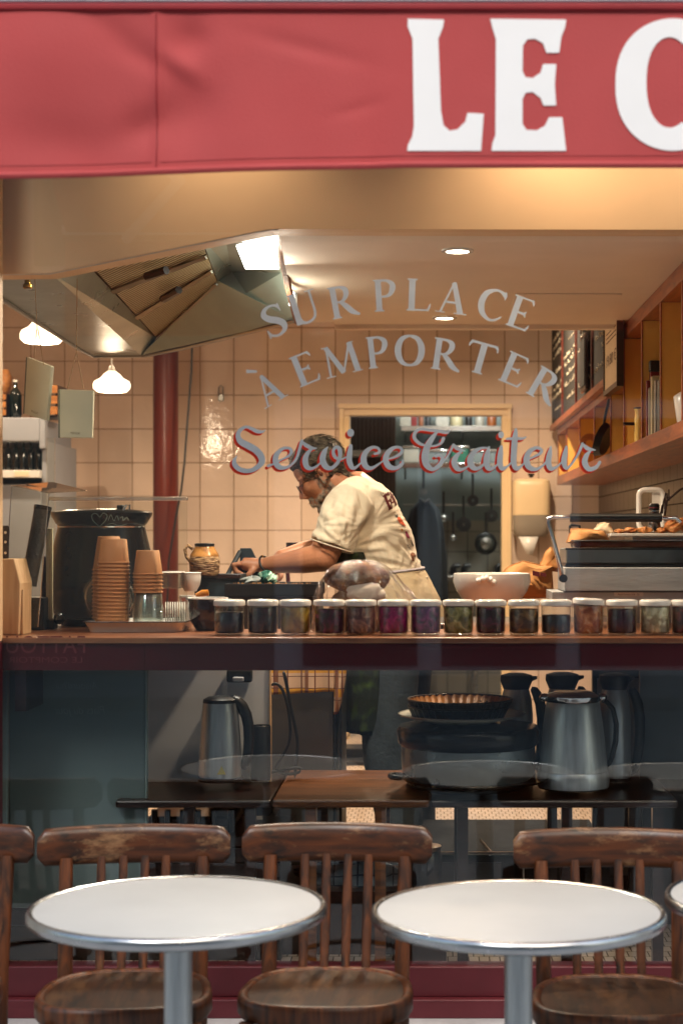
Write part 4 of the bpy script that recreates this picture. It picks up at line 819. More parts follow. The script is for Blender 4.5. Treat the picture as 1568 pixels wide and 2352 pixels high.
# ============================================================ WINDOW COUNTER
LZ = 1.20
t = thing('window_counter', 'long dark red lacquered counter with a wooden top behind the glass', 'counter', (.2, 4.8, FZ))
obj('front_board', MB().box(-1.6, 1.02, 4.50, 4.53, Z_(1540, 4.5), LZ-.016), M['redwood'], t, bevel=.002, smooth=False)
fm = MB(); fm.box(X_(905, 4.5), X_(1340, 4.5), 4.494, 4.4995, Z_(1490, 4.5)-.002, Z_(1484, 4.5)).box(X_(1332, 4.5), X_(1340, 4.5), 4.494, 4.4995, Z_(1538, 4.5), Z_(1490, 4.5)-.003).box(X_(330, 4.5), X_(333, 4.5), 4.496, 4.4995, Z_(1538, 4.5), LZ-.02)
obj('moulding', fm, M['redwood'], t, bevel=.001, smooth=False)
obj('counter_top', MB().prism([(-1.6, 4.49), (1.02, 4.49), (1.02, 5.29), (.06, 5.29), (.06, 4.90), (-.60, 4.90), (-.60, 5.29), (-1.6, 5.29)], LZ-.0155, LZ, fn=lambda x, z, y: Vector((x, z, y))), woodmat('counter top wood', '#6b3a26', '#a8704a', 'X', .3), t, bevel=.003, smooth=False)
for x in (-1.1, .95): obj('bracket', MB().box(x, x+.03, 4.54, 5.1, 1.0, LZ-.017), M['darktable'], t, smooth=False)
def mtext(tx, fn, bold=0):
    f = bpy.data.curves.new('txt', 'FONT'); f.body = tx; f.size = 1; f.align_x = 'CENTER'; f.offset = bold
    fo = bpy.data.objects.new('txt', f); sc.collection.objects.link(fo); dg = bpy.context.evaluated_depsgraph_get(); me = bpy.data.meshes.new_from_object(fo.evaluated_get(dg)); bpy.data.objects.remove(fo)
    mb = MB(); mb.add([fn(v.co.x, v.co.y) for v in me.vertices], [tuple(p.vertices) for p in me.polygons]); bpy.data.meshes.remove(me); return mb
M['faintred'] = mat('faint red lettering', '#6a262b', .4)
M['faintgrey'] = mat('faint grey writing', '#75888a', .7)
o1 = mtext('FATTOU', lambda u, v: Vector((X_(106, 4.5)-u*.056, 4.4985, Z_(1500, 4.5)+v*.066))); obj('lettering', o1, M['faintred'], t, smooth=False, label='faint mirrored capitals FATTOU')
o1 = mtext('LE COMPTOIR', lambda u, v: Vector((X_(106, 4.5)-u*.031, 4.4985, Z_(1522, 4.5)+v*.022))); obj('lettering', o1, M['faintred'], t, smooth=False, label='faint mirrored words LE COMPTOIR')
# chef's worktop behind
t = thing('worktop', 'steel worktop the chef leans over', 'worktop', (-.4, 5.6, FZ))
obj('top', MB().box(-1.35, -.30, 5.385, 5.80, 1.10, 1.135), M['steel'], t, bevel=.003, smooth=False)
obj('support', MB().box(-.32, -.30, 5.4, 5.7, FZ, 1.10).box(-1.34, -1.32, 5.4, 5.7, FZ, 1.10), M['black'], t, smooth=False)
# side counter on the right (press etc. stand on it)
t = thing('side_counter', 'dark side counter along the right wall', 'counter', (.6, 5.5, FZ))
obj('top', MB().box(.02, 1.02, 5.295, 5.75, 1.165, 1.195), M['darktable'], t, bevel=.003, smooth=False)
obj('support', MB().box(.96, 1.0, 5.25, 5.7, FZ, 1.164), M['darktable'], t, smooth=False)
# ------------------------------------------------------------ JARS
def content(name, a, b, thr=(.4, .6), vs=28, third=None, rough=.35):
    m, tt, bb, N, L = nt(name); tc = N('ShaderNodeTexCoord'); vo = N('ShaderNodeTexVoronoi'); vo.inputs['Scale'].default_value = vs
    no = N('ShaderNodeTexNoise'); no.inputs['Scale'].default_value = vs*.9; no.inputs['Detail'].default_value = 5; no.inputs['Distortion'].default_value = 1.6
    oi = N('ShaderNodeObjectInfo'); ad = N('ShaderNodeVectorMath'); L(tc.outputs['Object'], ad.inputs[0]); L(oi.outputs['Random'], ad.inputs[1])
    L(ad.outputs[0], no.inputs[0]); L(ad.outputs[0], vo.inputs[0]); cr = N('ShaderNodeValToRGB'); cr.color_ramp.elements[0].position = thr[0]; cr.color_ramp.elements[1].position = thr[1]
    cr.color_ramp.elements[0].color = col(a); cr.color_ramp.elements[1].color = col(b)
    if third: e = cr.color_ramp.elements.new(min(.95, thr[1]+.12)); e.color = col(third)
    L(no.outputs[0], cr.inputs[0]); mx = N('ShaderNodeMix'); mx.data_type = 'RGBA'; mx.blend_type = 'MULTIPLY'; mx.inputs[0].default_value = .4
    L(cr.outputs[0], mx.inputs[6]); L(vo.outputs['Distance'], mx.inputs[7]); sw = N('ShaderNodeMath'); sw.operation = 'MULTIPLY_ADD'; sw.inputs[1].default_value = 2.; sw.inputs[2].default_value = .3; L(vo.outputs['Distance'], sw.inputs[0]); L(sw.outputs[0], mx.inputs[7])
    L(mx.outputs[2], bb.inputs['Base Color']); bb.inputs['Roughness'].default_value = rough; bb.inputs['Coat Weight'].default_value = .5
    bp = N('ShaderNodeBump'); bp.inputs['Distance'].default_value = .006; bp.inputs['Strength'].default_value = .6; L(no.outputs[0], bp.inputs['Height']); L(bp.outputs[0], bb.inputs['Normal']); return m
JC = [('#0c0a14', '#241228', None, 'nearly black purple preserve, leftmost of the row', .75), ('#12060c', '#3a0f1e', None, 'very dark red preserve, second from the left', .9),
 ('#8a6418', '#c9a43c', '#d8c070', 'yellow lemons', .92), ('#16060f', '#5c1440', '#b04a8a', 'dark cabbage with thin magenta strands', .85), ('#4a2a2c', '#a07a6a', '#c9a890', 'dusty pink radish chunks', .9),
 ('#5a0a3c', '#a8186e', '#c84a92', 'the brightest magenta cabbage', .93), ('#2e0a2e', '#7a1a62', '#a0408a', 'violet cabbage, right of the brightest magenta jar', .93), ('#5a5a2a', '#9c9c5c', '#cfcb98', 'pale green courgette cubes', .93),
 ('#140810', '#4c1030', '#b03a70', 'dark beetroot with one pink patch', .9), ('#3a2814', '#8a6a3c', '#c08a48', 'brown mushrooms over an amber base', .85), ('#080a0c', '#10181a', None, 'nearly black liquid filled only three quarters', .66),
 ('#8a3c14', '#c98a5c', '#e0d8bc', 'orange carrots and white radish, its lid tilted', .93), ('#120a18', '#38142c', None, 'dull purple preserve between the carrot and cauliflower jars', .85), ('#8a8264', '#c9c4a2', '#e0dcc0', 'white cauliflower florets', .93), ('#2a0c0e', '#6a2420', None, 'dark red peppers, cut by the right edge', .9)]
jx = [527, 604, 678, 756, 828, 903, 977, 1052, 1126, 1202, 1276, 1350, 1427, 1503, 1575]
def jar(px, k):
    Y = 4.62; x = X_(px, Y); a, b, c3, lb, fill = JC[k]; z = LZ+.0008; zl = Z_(1376, Y)
    if k == 11: zl = Z_(1373, Y)
    H = zl - z; t = thing('preserving_jar', 'white lidded jar of ' + lb, 'jar', (x, Y, z), 'preserving jars along the counter')
    r = .0405
    obj('glass', MB().lathe((x, Y, z), [(r*.86, 0), (r*.96, .003), (r, .012), (r, H-.024), (r*.97, H-.016), (r*.97, H-.009)], n=36, cap=(True, False)), M['jarglass'], t, sharp=1.0)
    cm = content('preserve %d' % k, a, b, third=c3, vs=(34 if k not in (2,) else 14))
    hc = (H-.014)*fill
    obj('contents', MB().lathe((x, Y, z), [(r*.80, .004), (r*.955, .009), (r*.955, hc-.003), (r*.9, hc), (.001, hc)], n=30, cap=(True, False), wob=lambda a_, kk: 1+.008*math.sin(a_*7+k)), cm, t, sharp=1.0)
    Mx = Matrix.Rotation(R(3.5), 3, 'Y') if k == 11 else Matrix.Identity(3)
    obj('lid', MB().lathe((x, Y, z+H-.018), [(r*1.02, 0), (r*1.07, .0015), (r*1.07, .011), (r*1.03, .0145), (r*.9, .0165), (r*.86, .0155), (.001, .0165)], n=40, M=Mx, cap=(False, False)), M['white'], t, sharp=.9)
for k, px in enumerate(jx): jar(px, k)
# chunks give the pale jars some body
# ------------------------------------------------------------ LEFT GROUP ON THE COUNTER
t = thing('enamel_tray', 'white enamel tray with a dark rim under the paper cups', 'tray', P(308, 1453, 4.75))
def trect(x0_, x1_, y0_, y1_, z, e): 
    out = []
    for cx_, cy_, a0_ in ((x1_-e, y1_-e, 0), (x0_+e, y1_-e, 90), (x0_+e, y0_+e, 180), (x1_-e, y0_+e, 270)):
        for k in range(5): a = R(a0_+k*22.5); out.append(Vector((cx_+e*math.cos(a), cy_+e*math.sin(a), z)))
    return out
ta, tb = X_(190, 4.72), X_(425, 4.72); tz = LZ+.001
obj('pan', MB().loft([trect(ta+.014, tb-.014, 4.735, 4.96, tz, .02), trect(ta+.002, tb-.002, 4.722, 4.975, tz+.026, .025), trect(ta-.002, tb+.002, 4.716, 4.98, tz+.028, .025), trect(ta+.006, tb-.006, 4.727, 4.972, tz+.026, .025), trect(ta+.018, tb-.018, 4.74, 4.955, tz+.003, .02)]), M['white'], t, sharp=.9)
obj('rim', MB().tube(trect(ta-.002, tb+.002, 4.716, 4.98, tz+.0285, .025), .0018, n=6, closed=True), M['black'], t)
def cup_mesh(r0, r1, h): return MB().lathe((0, 0, 0), [(r1+.0025, 0), (r1+.0032, .0015), (r1+.0025, .003), (r1, .0032), (r0, h-.001), (r0-.002, h), (.001, h-.001)], n=28, cap=(False, False))
def stack(px, py0, Y, n, r0, r1, h, dz, m, base, g, nm='paper_cup', cat='cup'):
    x = X_(px, Y); z0_ = Z_(py0, Y); proto = None
    for k in range(n):
        j = n-1-k; lb = base % ORD[j] + ('' if j == 0 else ' from the top')
        if proto is None:
            proto = obj(nm, cup_mesh(r0, r1, h), m, sharp=1.2); tag(proto, lb, cat, g); o = proto
        else: o = proto.copy(); sc.collection.objects.link(o); o['label'] = lb
        o.location = (x+random.uniform(-.0004, .0004), Y, z0_+k*dz)
s_ = 4.95/3900
stack(250, 1428, 4.90, 15, .031, .0455, .098, .0106, M['kraft'], 'brown paper cup in the tall rear stack, %s', 'upturned brown paper cups')
stack(261, 1431, 4.83, 17, .0375, .0440, .068, .0107, M['kraft'], 'brown paper cup in the tall front stack, %s', 'upturned brown paper cups')
M['clearcup'] = glassmat('clear plastic cup', (.86, .90, .88, 1), .10, rough=.08, body=.07, bodycol=(.6, .65, .6, 1), pw=1.6)
stack(341, 1430, 4.84, 9, .0375, .0415, .052, .0050, M['clearcup'], 'clear plastic cup under the short stack, %s', 'clear plastic cups', 'plastic_cup')
stack(340, 1361, 4.84, 6, .0325, .0405, .068, .0105, M['kraft'], 'brown paper cup in the short right stack, %s', 'upturned brown paper cups')
for k in range(9):
    Y = 4.90; d = obj('plastic_saucer', MB().lathe((0, 0, 0), [(.033, -.002), (.037, -.001), (.037, .001), (.033, .002)], n=24, M=Matrix.Rotation(R(90), 3, 'Y')), M['white'] if k == 0 else d0.data.materials[0]) if k == 0 else d0.copy()
    if k == 0: d0 = d; d0.data.transform(Matrix.Rotation(R(8), 4, 'Z'))
    else: sc.collection.objects.link(d)
    d.location = (X_(381+k*5.4, Y), Y, tz+.041); tag(d, 'white plastic disc on edge beside the cups, %s of the row' % (('leftmost', 'second from the left', 'third from the left', 'fourth from the left', 'middle', 'fourth from the right', 'third from the right', 'second from the right', 'rightmost')[k]), 'saucer', 'white plastic discs')
dm = obj('plastic_dome', MB().lathe(P(249, 1372, 4.945), [(.075, 0), (.074, .006), (.068, .008), (.060, .02), (.001, .03)], n=48, M=Matrix.Rotation(R(90), 3, 'X') @ Matrix.Rotation(R(6), 3, 'X'), cap=(False, False)), M['clearcup'], sharp=.6); tag(dm, 'round clear plastic dome standing upright behind the cup stacks', 'dome')
# soup kettle
t = thing('soup_kettle', 'big rounded black soup kettle with flared lid and a faint heart drawing', 'soup kettle', P(233, 1425, 5.03)); Yp = 5.125; xk = X_(234, Yp); s = Yp/3900; zk = LZ
def kz(py): return Z_(py, Yp)-.165*0
obj('pot', MB().lathe((xk, Yp, 0), [(.115, kz(1418)), (.14, kz(1412)), (.156, kz(1380)), (.1605, kz(1345)), (.162, kz(1335)), (.158, kz(1328)), (.152, kz(1290)), (.142, kz(1250)), (.130, kz(1212))], n=56), M['blackgloss'], t, sharp=1.2)
obj('ring', MB().lathe((xk, Yp, 0), [(.130, kz(1212)), (.133, kz(1209)), (.130, kz(1206))], n=56, cap=(False, False)), M['chrome'], t)
obj('lid', MB().lathe((xk, Yp, 0), [(.129, kz(1207)), (.135, kz(1203)), (.150, kz(1184)), (.152, kz(1178)), (.146, kz(1175)), (.09, kz(1170)), (.001, kz(1168))], n=56, cap=(True, False)), M['blackgloss'], t, sharp=1.0)
obj('clip', MB().box(X_(272, Yp), X_(288, Yp), Yp-.03, Yp+.01, Z_(1174, Yp), Z_(1160, Yp)), M['black'], t, bevel=.004); obj('clip_plate', MB().tube([P(283, 1172, 4.98), P(290, 1160, 4.98), P(298, 1160, 4.98), P(297, 1172, 4.98)], .003), M['chrome'], t)
obj('base_ring', MB().lathe((xk, Yp, 0), [(.12, LZ+.002), (.125, kz(1419))], n=40), M['black'], t)
obj('knob', MB().ell(P(137, 1420, 4.88), (.017, .02, .018)), M['blackgloss'], t)
hs = MB(); fy = Yp-.156
def kp(x, y, kk): 
    X = X_(x, Yp); zz = Z_(y, Yp-.15)+.002; rad = .1525 if y < 1206 else .14
    return Vector((X, Yp-math.sqrt(max(0, .155**2-(X-xk)**2))-.001-.00003*kk, zz))
for i, pts in enumerate(([(252,1190,1.2),(244,1181,1.6),(235,1185,1.6),(238,1198,1.6),(252,1211,1.2)],[(252,1190,1.2),(260,1180,1.6),(268,1186,1.6),(264,1198,1.6),(252,1211,1.2)],[(270,1198,1),(276,1184,1.4),(282,1198,1),(288,1186,1.4),(292,1197,1)],[(294,1192,1.2),(300,1188,1.2),(301,1197,1.2),(308,1190,1.2),(312,1197,1.2)],[(266,1208,1),(280,1204,1.3),(292,1209,1),(308,1205,1)])): stroke(hs, pts, kp, i)
obj('chalk_drawing', hs, mat('pale chalk drawing', '#6f7f78', .8), t, smooth=False)
# acrylic guards
t = thing('sneeze_guard', 'clear folded acrylic sneeze guard with a sloping top at the left end of the counter', 'sneeze guard', P(60, 1440, 4.95))
q = lambda *a: [P(*p) for p in a]
obj('front_sheet', MB().quad(*q((27, 1117, 4.75), (113, 1133, 4.72), (88, 1440, 4.72), (8, 1440, 4.75))), M['clear'], t, smooth=False, solid=.003)
obj('top_sheet', MB().quad(*q((27, 1116, 4.75), (121, 1108, 5.3), (199, 1127, 5.1), (113, 1132, 4.72))), M['clear'], t, smooth=False, solid=.003)
obj('edge', MB().tube(q((8, 1440, 4.748), (27, 1117, 4.748), (113, 1133, 4.718), (88, 1440, 4.718)), .0013, n=5).tube(q((27, 1116, 4.75), (121, 1108, 5.3), (199, 1127, 5.1), (113, 1132, 4.72)), .0013, n=5), M['chrome'], t)
t = thing('glass_shelf_guard', 'flat clear glass guard with a bright horizontal top edge in front of the soup kettle', 'glass guard', P(270, 1440, 4.83))
obj('sheet', MB().box(X_(113, 4.81), X_(430, 4.81), 4.81, 4.814, LZ+.03, Z_(1152, 4.81)), M['clear'], t, smooth=False)
obj('top_edge', MB().box(X_(113, 4.81), X_(430, 4.81), 4.80, 4.83, Z_(1150, 4.81), Z_(1141, 4.81)), glassmat('frosted glass edge', (.9, .85, .75, 1), .28, rough=.15, body=.25, bodycol=(.8, .7, .55, 1), pw=2), t, bevel=.002)
# utensils at far left
t = thing('wooden_block', 'pale beech wood block with a slanted top at the left end of the counter', 'knife block', P(10, 1455, 4.62))
obj('body', MB().prism([(X_(-60, 4.6), LZ+.001), (X_(43, 4.6), LZ+.001), (X_(47, 4.6), Z_(1340, 4.6)), (X_(33, 4.6), Z_(1284, 4.6)), (X_(-60, 4.6), Z_(1284, 4.6))], 4.6, 4.74), M['palewood'], t, bevel=.003, smooth=False)
obj('side_groove', MB().box(X_(43, 4.6)+.001, X_(49, 4.6), 4.62, 4.72, LZ+.001, Z_(1355, 4.6)), M['palewood'], t, smooth=False)
t = thing('knife', 'kitchen knife with a riveted brown handle standing in the wooden block', 'knife', P(13, 1284, 4.68))
obj('handle', MB().loft([[P(13+dx_, py, 4.66+dy_) for dx_, dy_ in ((-w_, 0), (w_, 0), (w_, .02), (-w_, .02))] for py, w_ in ((1283, 8), (1240, 9), (1215, 10), (1207, 7))]), M['darktable'], t, bevel=.002)
for py in (1223, 1245, 1270): obj('rivet', MB().lathe(P(14, py, 4.656), [(.004, 0), (.004, .004)], n=12, M=Matrix.Rotation(R(90), 3, 'X')), M['chrome'], t)
def bar(nm, a, b, r, m, lab, cat, cap=None):
    t = thing(nm, lab, cat, P(*b)); obj('body', MB().tube([P(*a), P(*b)], [r, r*.94], n=20), m, t, sharp=.8)
    if cap: obj('end_cap', MB().tube([P(*a), P(*a)+(P(*a)-P(*b)).normalized()*.012], r*1.06, n=20), cap, t, sharp=.8)
    return t
bar('pepper_mill', (98, 1172, 4.88), (66, 1345, 4.85), .024, mat('black leatherette', '#0d1112', .3, bump=.6, bs=120), 'black leathery tilted tube leaning behind the acrylic guard', 'pepper mill', M['blackgloss'])
bar('rolling_pin', (105, 1278, 4.9), (101, 1385, 4.9), .008, M['darktable'], 'slim dark wooden stick standing behind the acrylic guard', 'stick')
t = thing('paper_pad', 'narrow upright cream pad beside the soup kettle', 'pad', P(113, 1410, 4.9)); obj('sheets', MB().box(X_(106, 4.89), X_(121, 4.89), 4.89, 4.90, LZ+.03, Z_(1214, 4.89)), M['plaque'], t, bevel=.001, smooth=False); obj('foot', MB().box(X_(102, 4.88), X_(127, 4.88), 4.87, 4.92, LZ+.001, LZ+.03), M['black'], t, bevel=.002, smooth=False)
t = thing('card_reader', 'dark boxy card reader at the foot of the acrylic guard', 'card reader', P(70, 1430, 4.86)); obj('body', MB().box(X_(52, 4.85), X_(104, 4.85), 4.83, 4.93, LZ+.001, Z_(1372, 4.85)), M['black'], t, bevel=.004, smooth=False); obj('screen', MB().box(X_(58, 4.85), X_(98, 4.85), 4.8275, 4.8295, Z_(1400, 4.85), Z_(1380, 4.85)), M['darkwin'], t, smooth=False)
# wicker jug, bowls, boxes
t = thing('wicker_jug', 'small jug wrapped in raffia with a dark lid and a looped handle', 'jug', P(470, 1320, 5.5)); Yw = 5.5; s = Yw/3900; c = P(470, 1322, Yw)
wk = mat('woven raffia', '#6b4a2c', .7, c2='#b89468', vs=40, thr=(.42, .58), bump=1, bs=50, stretch=(1, 1, 3))
obj('body', MB().lathe(c, [(.042, 0), (.048, .01), (.050, .05), (.047, .062)], n=32, wob=lambda a, k: 1+.01*math.sin(a*20)), wk, t)
obj('neck', MB().lathe(c, [(.047, .062), (.045, .07), (.033, .088), (.031, .094)], n=32), mat('glazed brown neck', '#8a5c2c', .25, c2='#c28a4a', vs=30, thr=(.4, .6)), t)
obj('lid', MB().lathe(c, [(.032, .0945), (.032, .103), (.028, .105)], n=24), M['black'], t)
obj('handle', MB().tube([c+Vector((-.036, -.01, .085)), c+Vector((-.052, -.01, .098)), c+Vector((-.062, -.01, .085)), c+Vector((-.056, -.01, .06)), c+Vector((-.044, -.01, .045))], .006), wk, t)
def bowl(nm, lab, px, py0, py1, Y, rpx, m, foot=.6, rimm=None, cat='bowl'):
    s = Y/3900; h = (py1-py0)*s; r = rpx*s; c = P(px, py1, Y); t = thing(nm, lab, cat, c)
    obj('body', MB().lathe(c, [(r*foot, 0), (r*foot*1.05, h*.06), (r*.9, h*.35), (r, h*.7), (r*.985, h), (r*.95, h), (r*.93, h*.7), (r*.5, h*.12), (.001, h*.1)], n=44, cap=(True, False)), m, t, sharp=1.2)
    obj('rim', MB().tube([c+Vector((r*.97*math.cos(R(a*10)), r*.97*math.sin(R(a*10)), h)) for a in range(36)], .0022, closed=True), rimm or m, t); return t, c, r, h
bowl('milk_bowl', 'rounded white bowl standing behind the plastic lids', 438, 1316, 1358, 5.3, 24, M['white'])
bowl('brown_bowl', 'deep dark brown glazed bowl left of the first jar', 478, 1374, 1452, 4.83, 46, mat('brown glaze', '#24110d', .15, coat=.5), .55, M['white'])
ob = thing('orange_scoop', 'scoop with an orange plastic handle lying above the brown bowl', 'scoop', P(462, 1365, 4.95)); obj('handle', MB().tube([P(452, 1370, 4.95), P(466, 1363, 4.95), P(479, 1361, 4.95)], [.009, .011, .009], n=12), mat('orange plastic', '#b8731a', .3), ob); obj('blade', MB().box(X_(430, 4.96), X_(452, 4.96), 4.93, 4.98, Z_(1376, 4.96), Z_(1371, 4.96)), M['steel'], ob, bevel=.001)
pc = thing('plastic_tub', 'small red and white striped tub between the lids and the brown bowl', 'tub', P(431, 1425, 4.95)); cc = P(431, 1430, 4.98); obj('body', MB().lathe(cc, [(.018, 0), (.022, .05), (.023, .075)], n=24), mat('striped tub', '#c9c0b8', .4, c2='#a03a20', vs=9, thr=(.48, .52)), pc); obj('lid', MB().lathe(cc, [(.024, .0755), (.024, .08)], n=24), M['white'], pc)
ct = thing('food_container', 'low clear plastic food container behind the short cup stack', 'container', P(400, 1350, 5.2)); obj('body', MB().box(X_(372, 5.2), X_(413, 5.2), 5.2, 5.3, Z_(1352, 5.2), Z_(1318, 5.2)), M['clearcup'], ct, bevel=.004); obj('lid', MB().box(X_(370, 5.2), X_(415, 5.2), 5.195, 5.305, Z_(1318, 5.2)+.001, Z_(1313, 5.2)), M['white'], ct, bevel=.003)
t = thing('blue_crate', 'dark blue grey open crate left of the chef hands', 'crate', P(500, 1400, 5.5)); bm_ = mat('dark blue plastic', '#25343c', .5)
cr_ = MB(); xa, xb = X_(447, 5.5), X_(549, 5.5); za, zb_ = 1.136, Z_(1320, 5.5); cr_.box(xa, xb, 5.5, 5.51, za, zb_).box(xa, xb, 5.72, 5.73, za, zb_-.001).box(xa, xa+.01, 5.511, 5.719, za, zb_).box(xb-.01, xb, 5.511, 5.719, za, zb_).box(xa+.01, xb-.01, 5.511, 5.719, za, za+.01)
obj('body', cr_, bm_, t, smooth=False, bevel=.002); obj('rim', MB().box(xa-.004, xb+.004, 5.492, 5.4985, zb_-.012, zb_+.002), M['darktable'], t, bevel=.001)
t = thing('recipe_stand', 'dark angled stand with a sloping leg behind the chef hands', 'stand', P(570, 1340, 5.9))
obj('plate', MB().prism([(X_(551, 5.9), Z_(1350, 5.9)), (X_(551, 5.9), Z_(1259, 5.9)), (X_(576, 5.9), Z_(1259, 5.9)), (X_(592, 5.9), Z_(1290, 5.9)), (X_(600, 5.9), Z_(1350, 5.9))], 5.9, 5.92), bm_, t, smooth=False, bevel=.002)
obj('leg', MB().tube([P(552, 1266, 5.89), P(522, 1322, 5.85)], .008, n=6), bm_, t)
t = thing('baking_pan', 'wide black griddle pan with crumbs on its rim under the chef hands', 'pan', P(625, 1372, 5.42)); ya = 5.42; xa, xb = X_(516, ya), X_(733, ya)
obj('body', MB().box(xa, xb, ya, ya+.012, Z_(1370, ya), Z_(1341, ya)).box(xa, xb, ya+.3, ya+.31, Z_(1370, ya), Z_(1342, ya)).box(xa, xa+.01, ya+.0125, ya+.2995, Z_(1370, ya), Z_(1341, ya)).box(xb-.01, xb, ya+.0125, ya+.2995, Z_(1370, ya), Z_(1341, ya)).box(xa+.0105, xb-.0105, ya+.0125, ya+.2995, Z_(1368, ya), Z_(1350, ya)), M['black'], t, smooth=False, bevel=.0015)
obj('base', MB().box(xa+.02, xb-.005, ya+.01, ya+.3, 1.136, Z_(1370, ya)-.001), mat('burnt brown enamel', '#2a1a0e', .4), t, smooth=False)
crm = MB()
for k in range(60): crm.ell((random.uniform(xa+.02, xb-.02), ya+random.uniform(.002, .05), Z_(1341, ya)+.001), random.uniform(.001, .0028), n=5, m=4)
obj('crumbs', crm, M['paperbag'], t)
t = thing('teal_cloth', 'crumpled teal and white cloth on the griddle pan below the chef wrists', 'cloth', P(617, 1335, 5.5)); 
def crump(c, rx, ry, rz, amp, seed, n=36, m=20):
    rnd = random.Random(seed); ph = [(rnd.uniform(2, 7), rnd.uniform(2, 7), rnd.uniform(0, 6)) for _ in range(6)]
    vs = []; fs = []
    for j in range(m+1):
        ph_ = math.pi*j/m
        for i in range(n):
            a = 2*math.pi*i/n; d = 1+amp*sum(math.sin(p*a+q_*ph_+r_) for p, q_, r_ in [(round(p), q_, r_) for p, q_, r_ in ph])/2.2
            z = math.cos(ph_)*rz*d; vs.append(Vector(c)+Vector((math.sin(ph_)*math.cos(a)*rx*d, math.sin(ph_)*math.sin(a)*ry*d, z)))
    for j in range(m):
        for i in range(n): k = (i+1) % n; fs.append((j*n+i, (j+1)*n+i, (j+1)*n+k, j*n+k))
    mb = MB(); mb.add(vs, fs); return mb
tc_ = mat('teal cloth', '#1c5a4a', .8, c2='#a9d6c0', vs=30, thr=(.5, .54)); obj('cloth', crump(P(615, 1328, 5.48), .027, .03, .018, .2, 4), tc_, t, sharp=0); obj('white_fold', crump(P(578, 1334, 5.48), .034, .03, .013, .22, 9), mat('wet white cloth', '#7f8784', .5), t, sharp=0)
t = thing('black_saucepan', 'black pan with a red brown handle behind the chef forearm', 'saucepan', P(690, 1270, 6.4)); obj('pan', MB().lathe(P(690, 1270, 6.5), [(.05, 0), (.055, .01), (.055, .04)], n=24), M['black'], t); obj('handle', MB().tube([P(657, 1262, 6.45), P(662, 1340, 6.45)], .008), M['redcol'], t)
# ------------------------------------------------------------ BREAD IN A BAG
t = thing('bread_loaf', 'round floury brown loaf wrapped in a clear plastic bag in front of the chef', 'bread', P(825, 1376, 4.785)); Yl = 4.785; s = Yl/3900
bm = mat('bread crust', '#3f1c05', .8, c2='#80500f', vs=34, thr=(.38, .7), bump=1, bs=60)
fl = N_ = None
RT = Matrix.Rotation(R(-4), 3, 'Y')
lf = crump(P(820, 1327, Yl), .094, .066, .045, .010, 8, 90, 50)
for v in lf.v: v.z += .004*math.sin(v.x*70+1)
obj('crust', lf, bm, t, sharp=0)
obj('wrapping', crump(P(825, 1405, 4.785), .085, .05, .075, .05, 17), mat('brown wrapping', '#8a6a4c', .8), t, sharp=0); obj('paper', crump(P(838, 1360, 4.735), .052, .02, .028, .14, 12, 48, 30), mat('greaseproof paper', '#d5cec2', .6, bump=.6, bs=30), t, sharp=0)
bg_ = []
for hz, hw, cxp in ((.001, .150, 842), (.045, .150, 842), (.09, .144, 841), (.115, .130, 834), (.135, .116, 829), (.155, .103, 826), (.172, .088, 825), (.186, .068, 826), (.195, .042, 828), (.199, .012, 830)):
    cc = Vector((X_(cxp, Yl), Yl-.005, LZ+hz)); rw = []
    for a in range(90):
        an = R(a*4); w_ = 1+.03*math.sin(an*17+hz*30)+.025*math.sin(an*29-hz*55)+.02*math.sin(an*11+hz*90)+random.uniform(-.012, .012)
        rw.append(cc+Vector((hw*w_*math.cos(an), min(.085, hw*.62)*w_*math.sin(an), .004*math.sin(an*9+hz*50)*(hz > .01))))
    bg_.append(rw)
obj('bag', MB().loft(bg_), M['plasticbag'], t, sharp=.3)
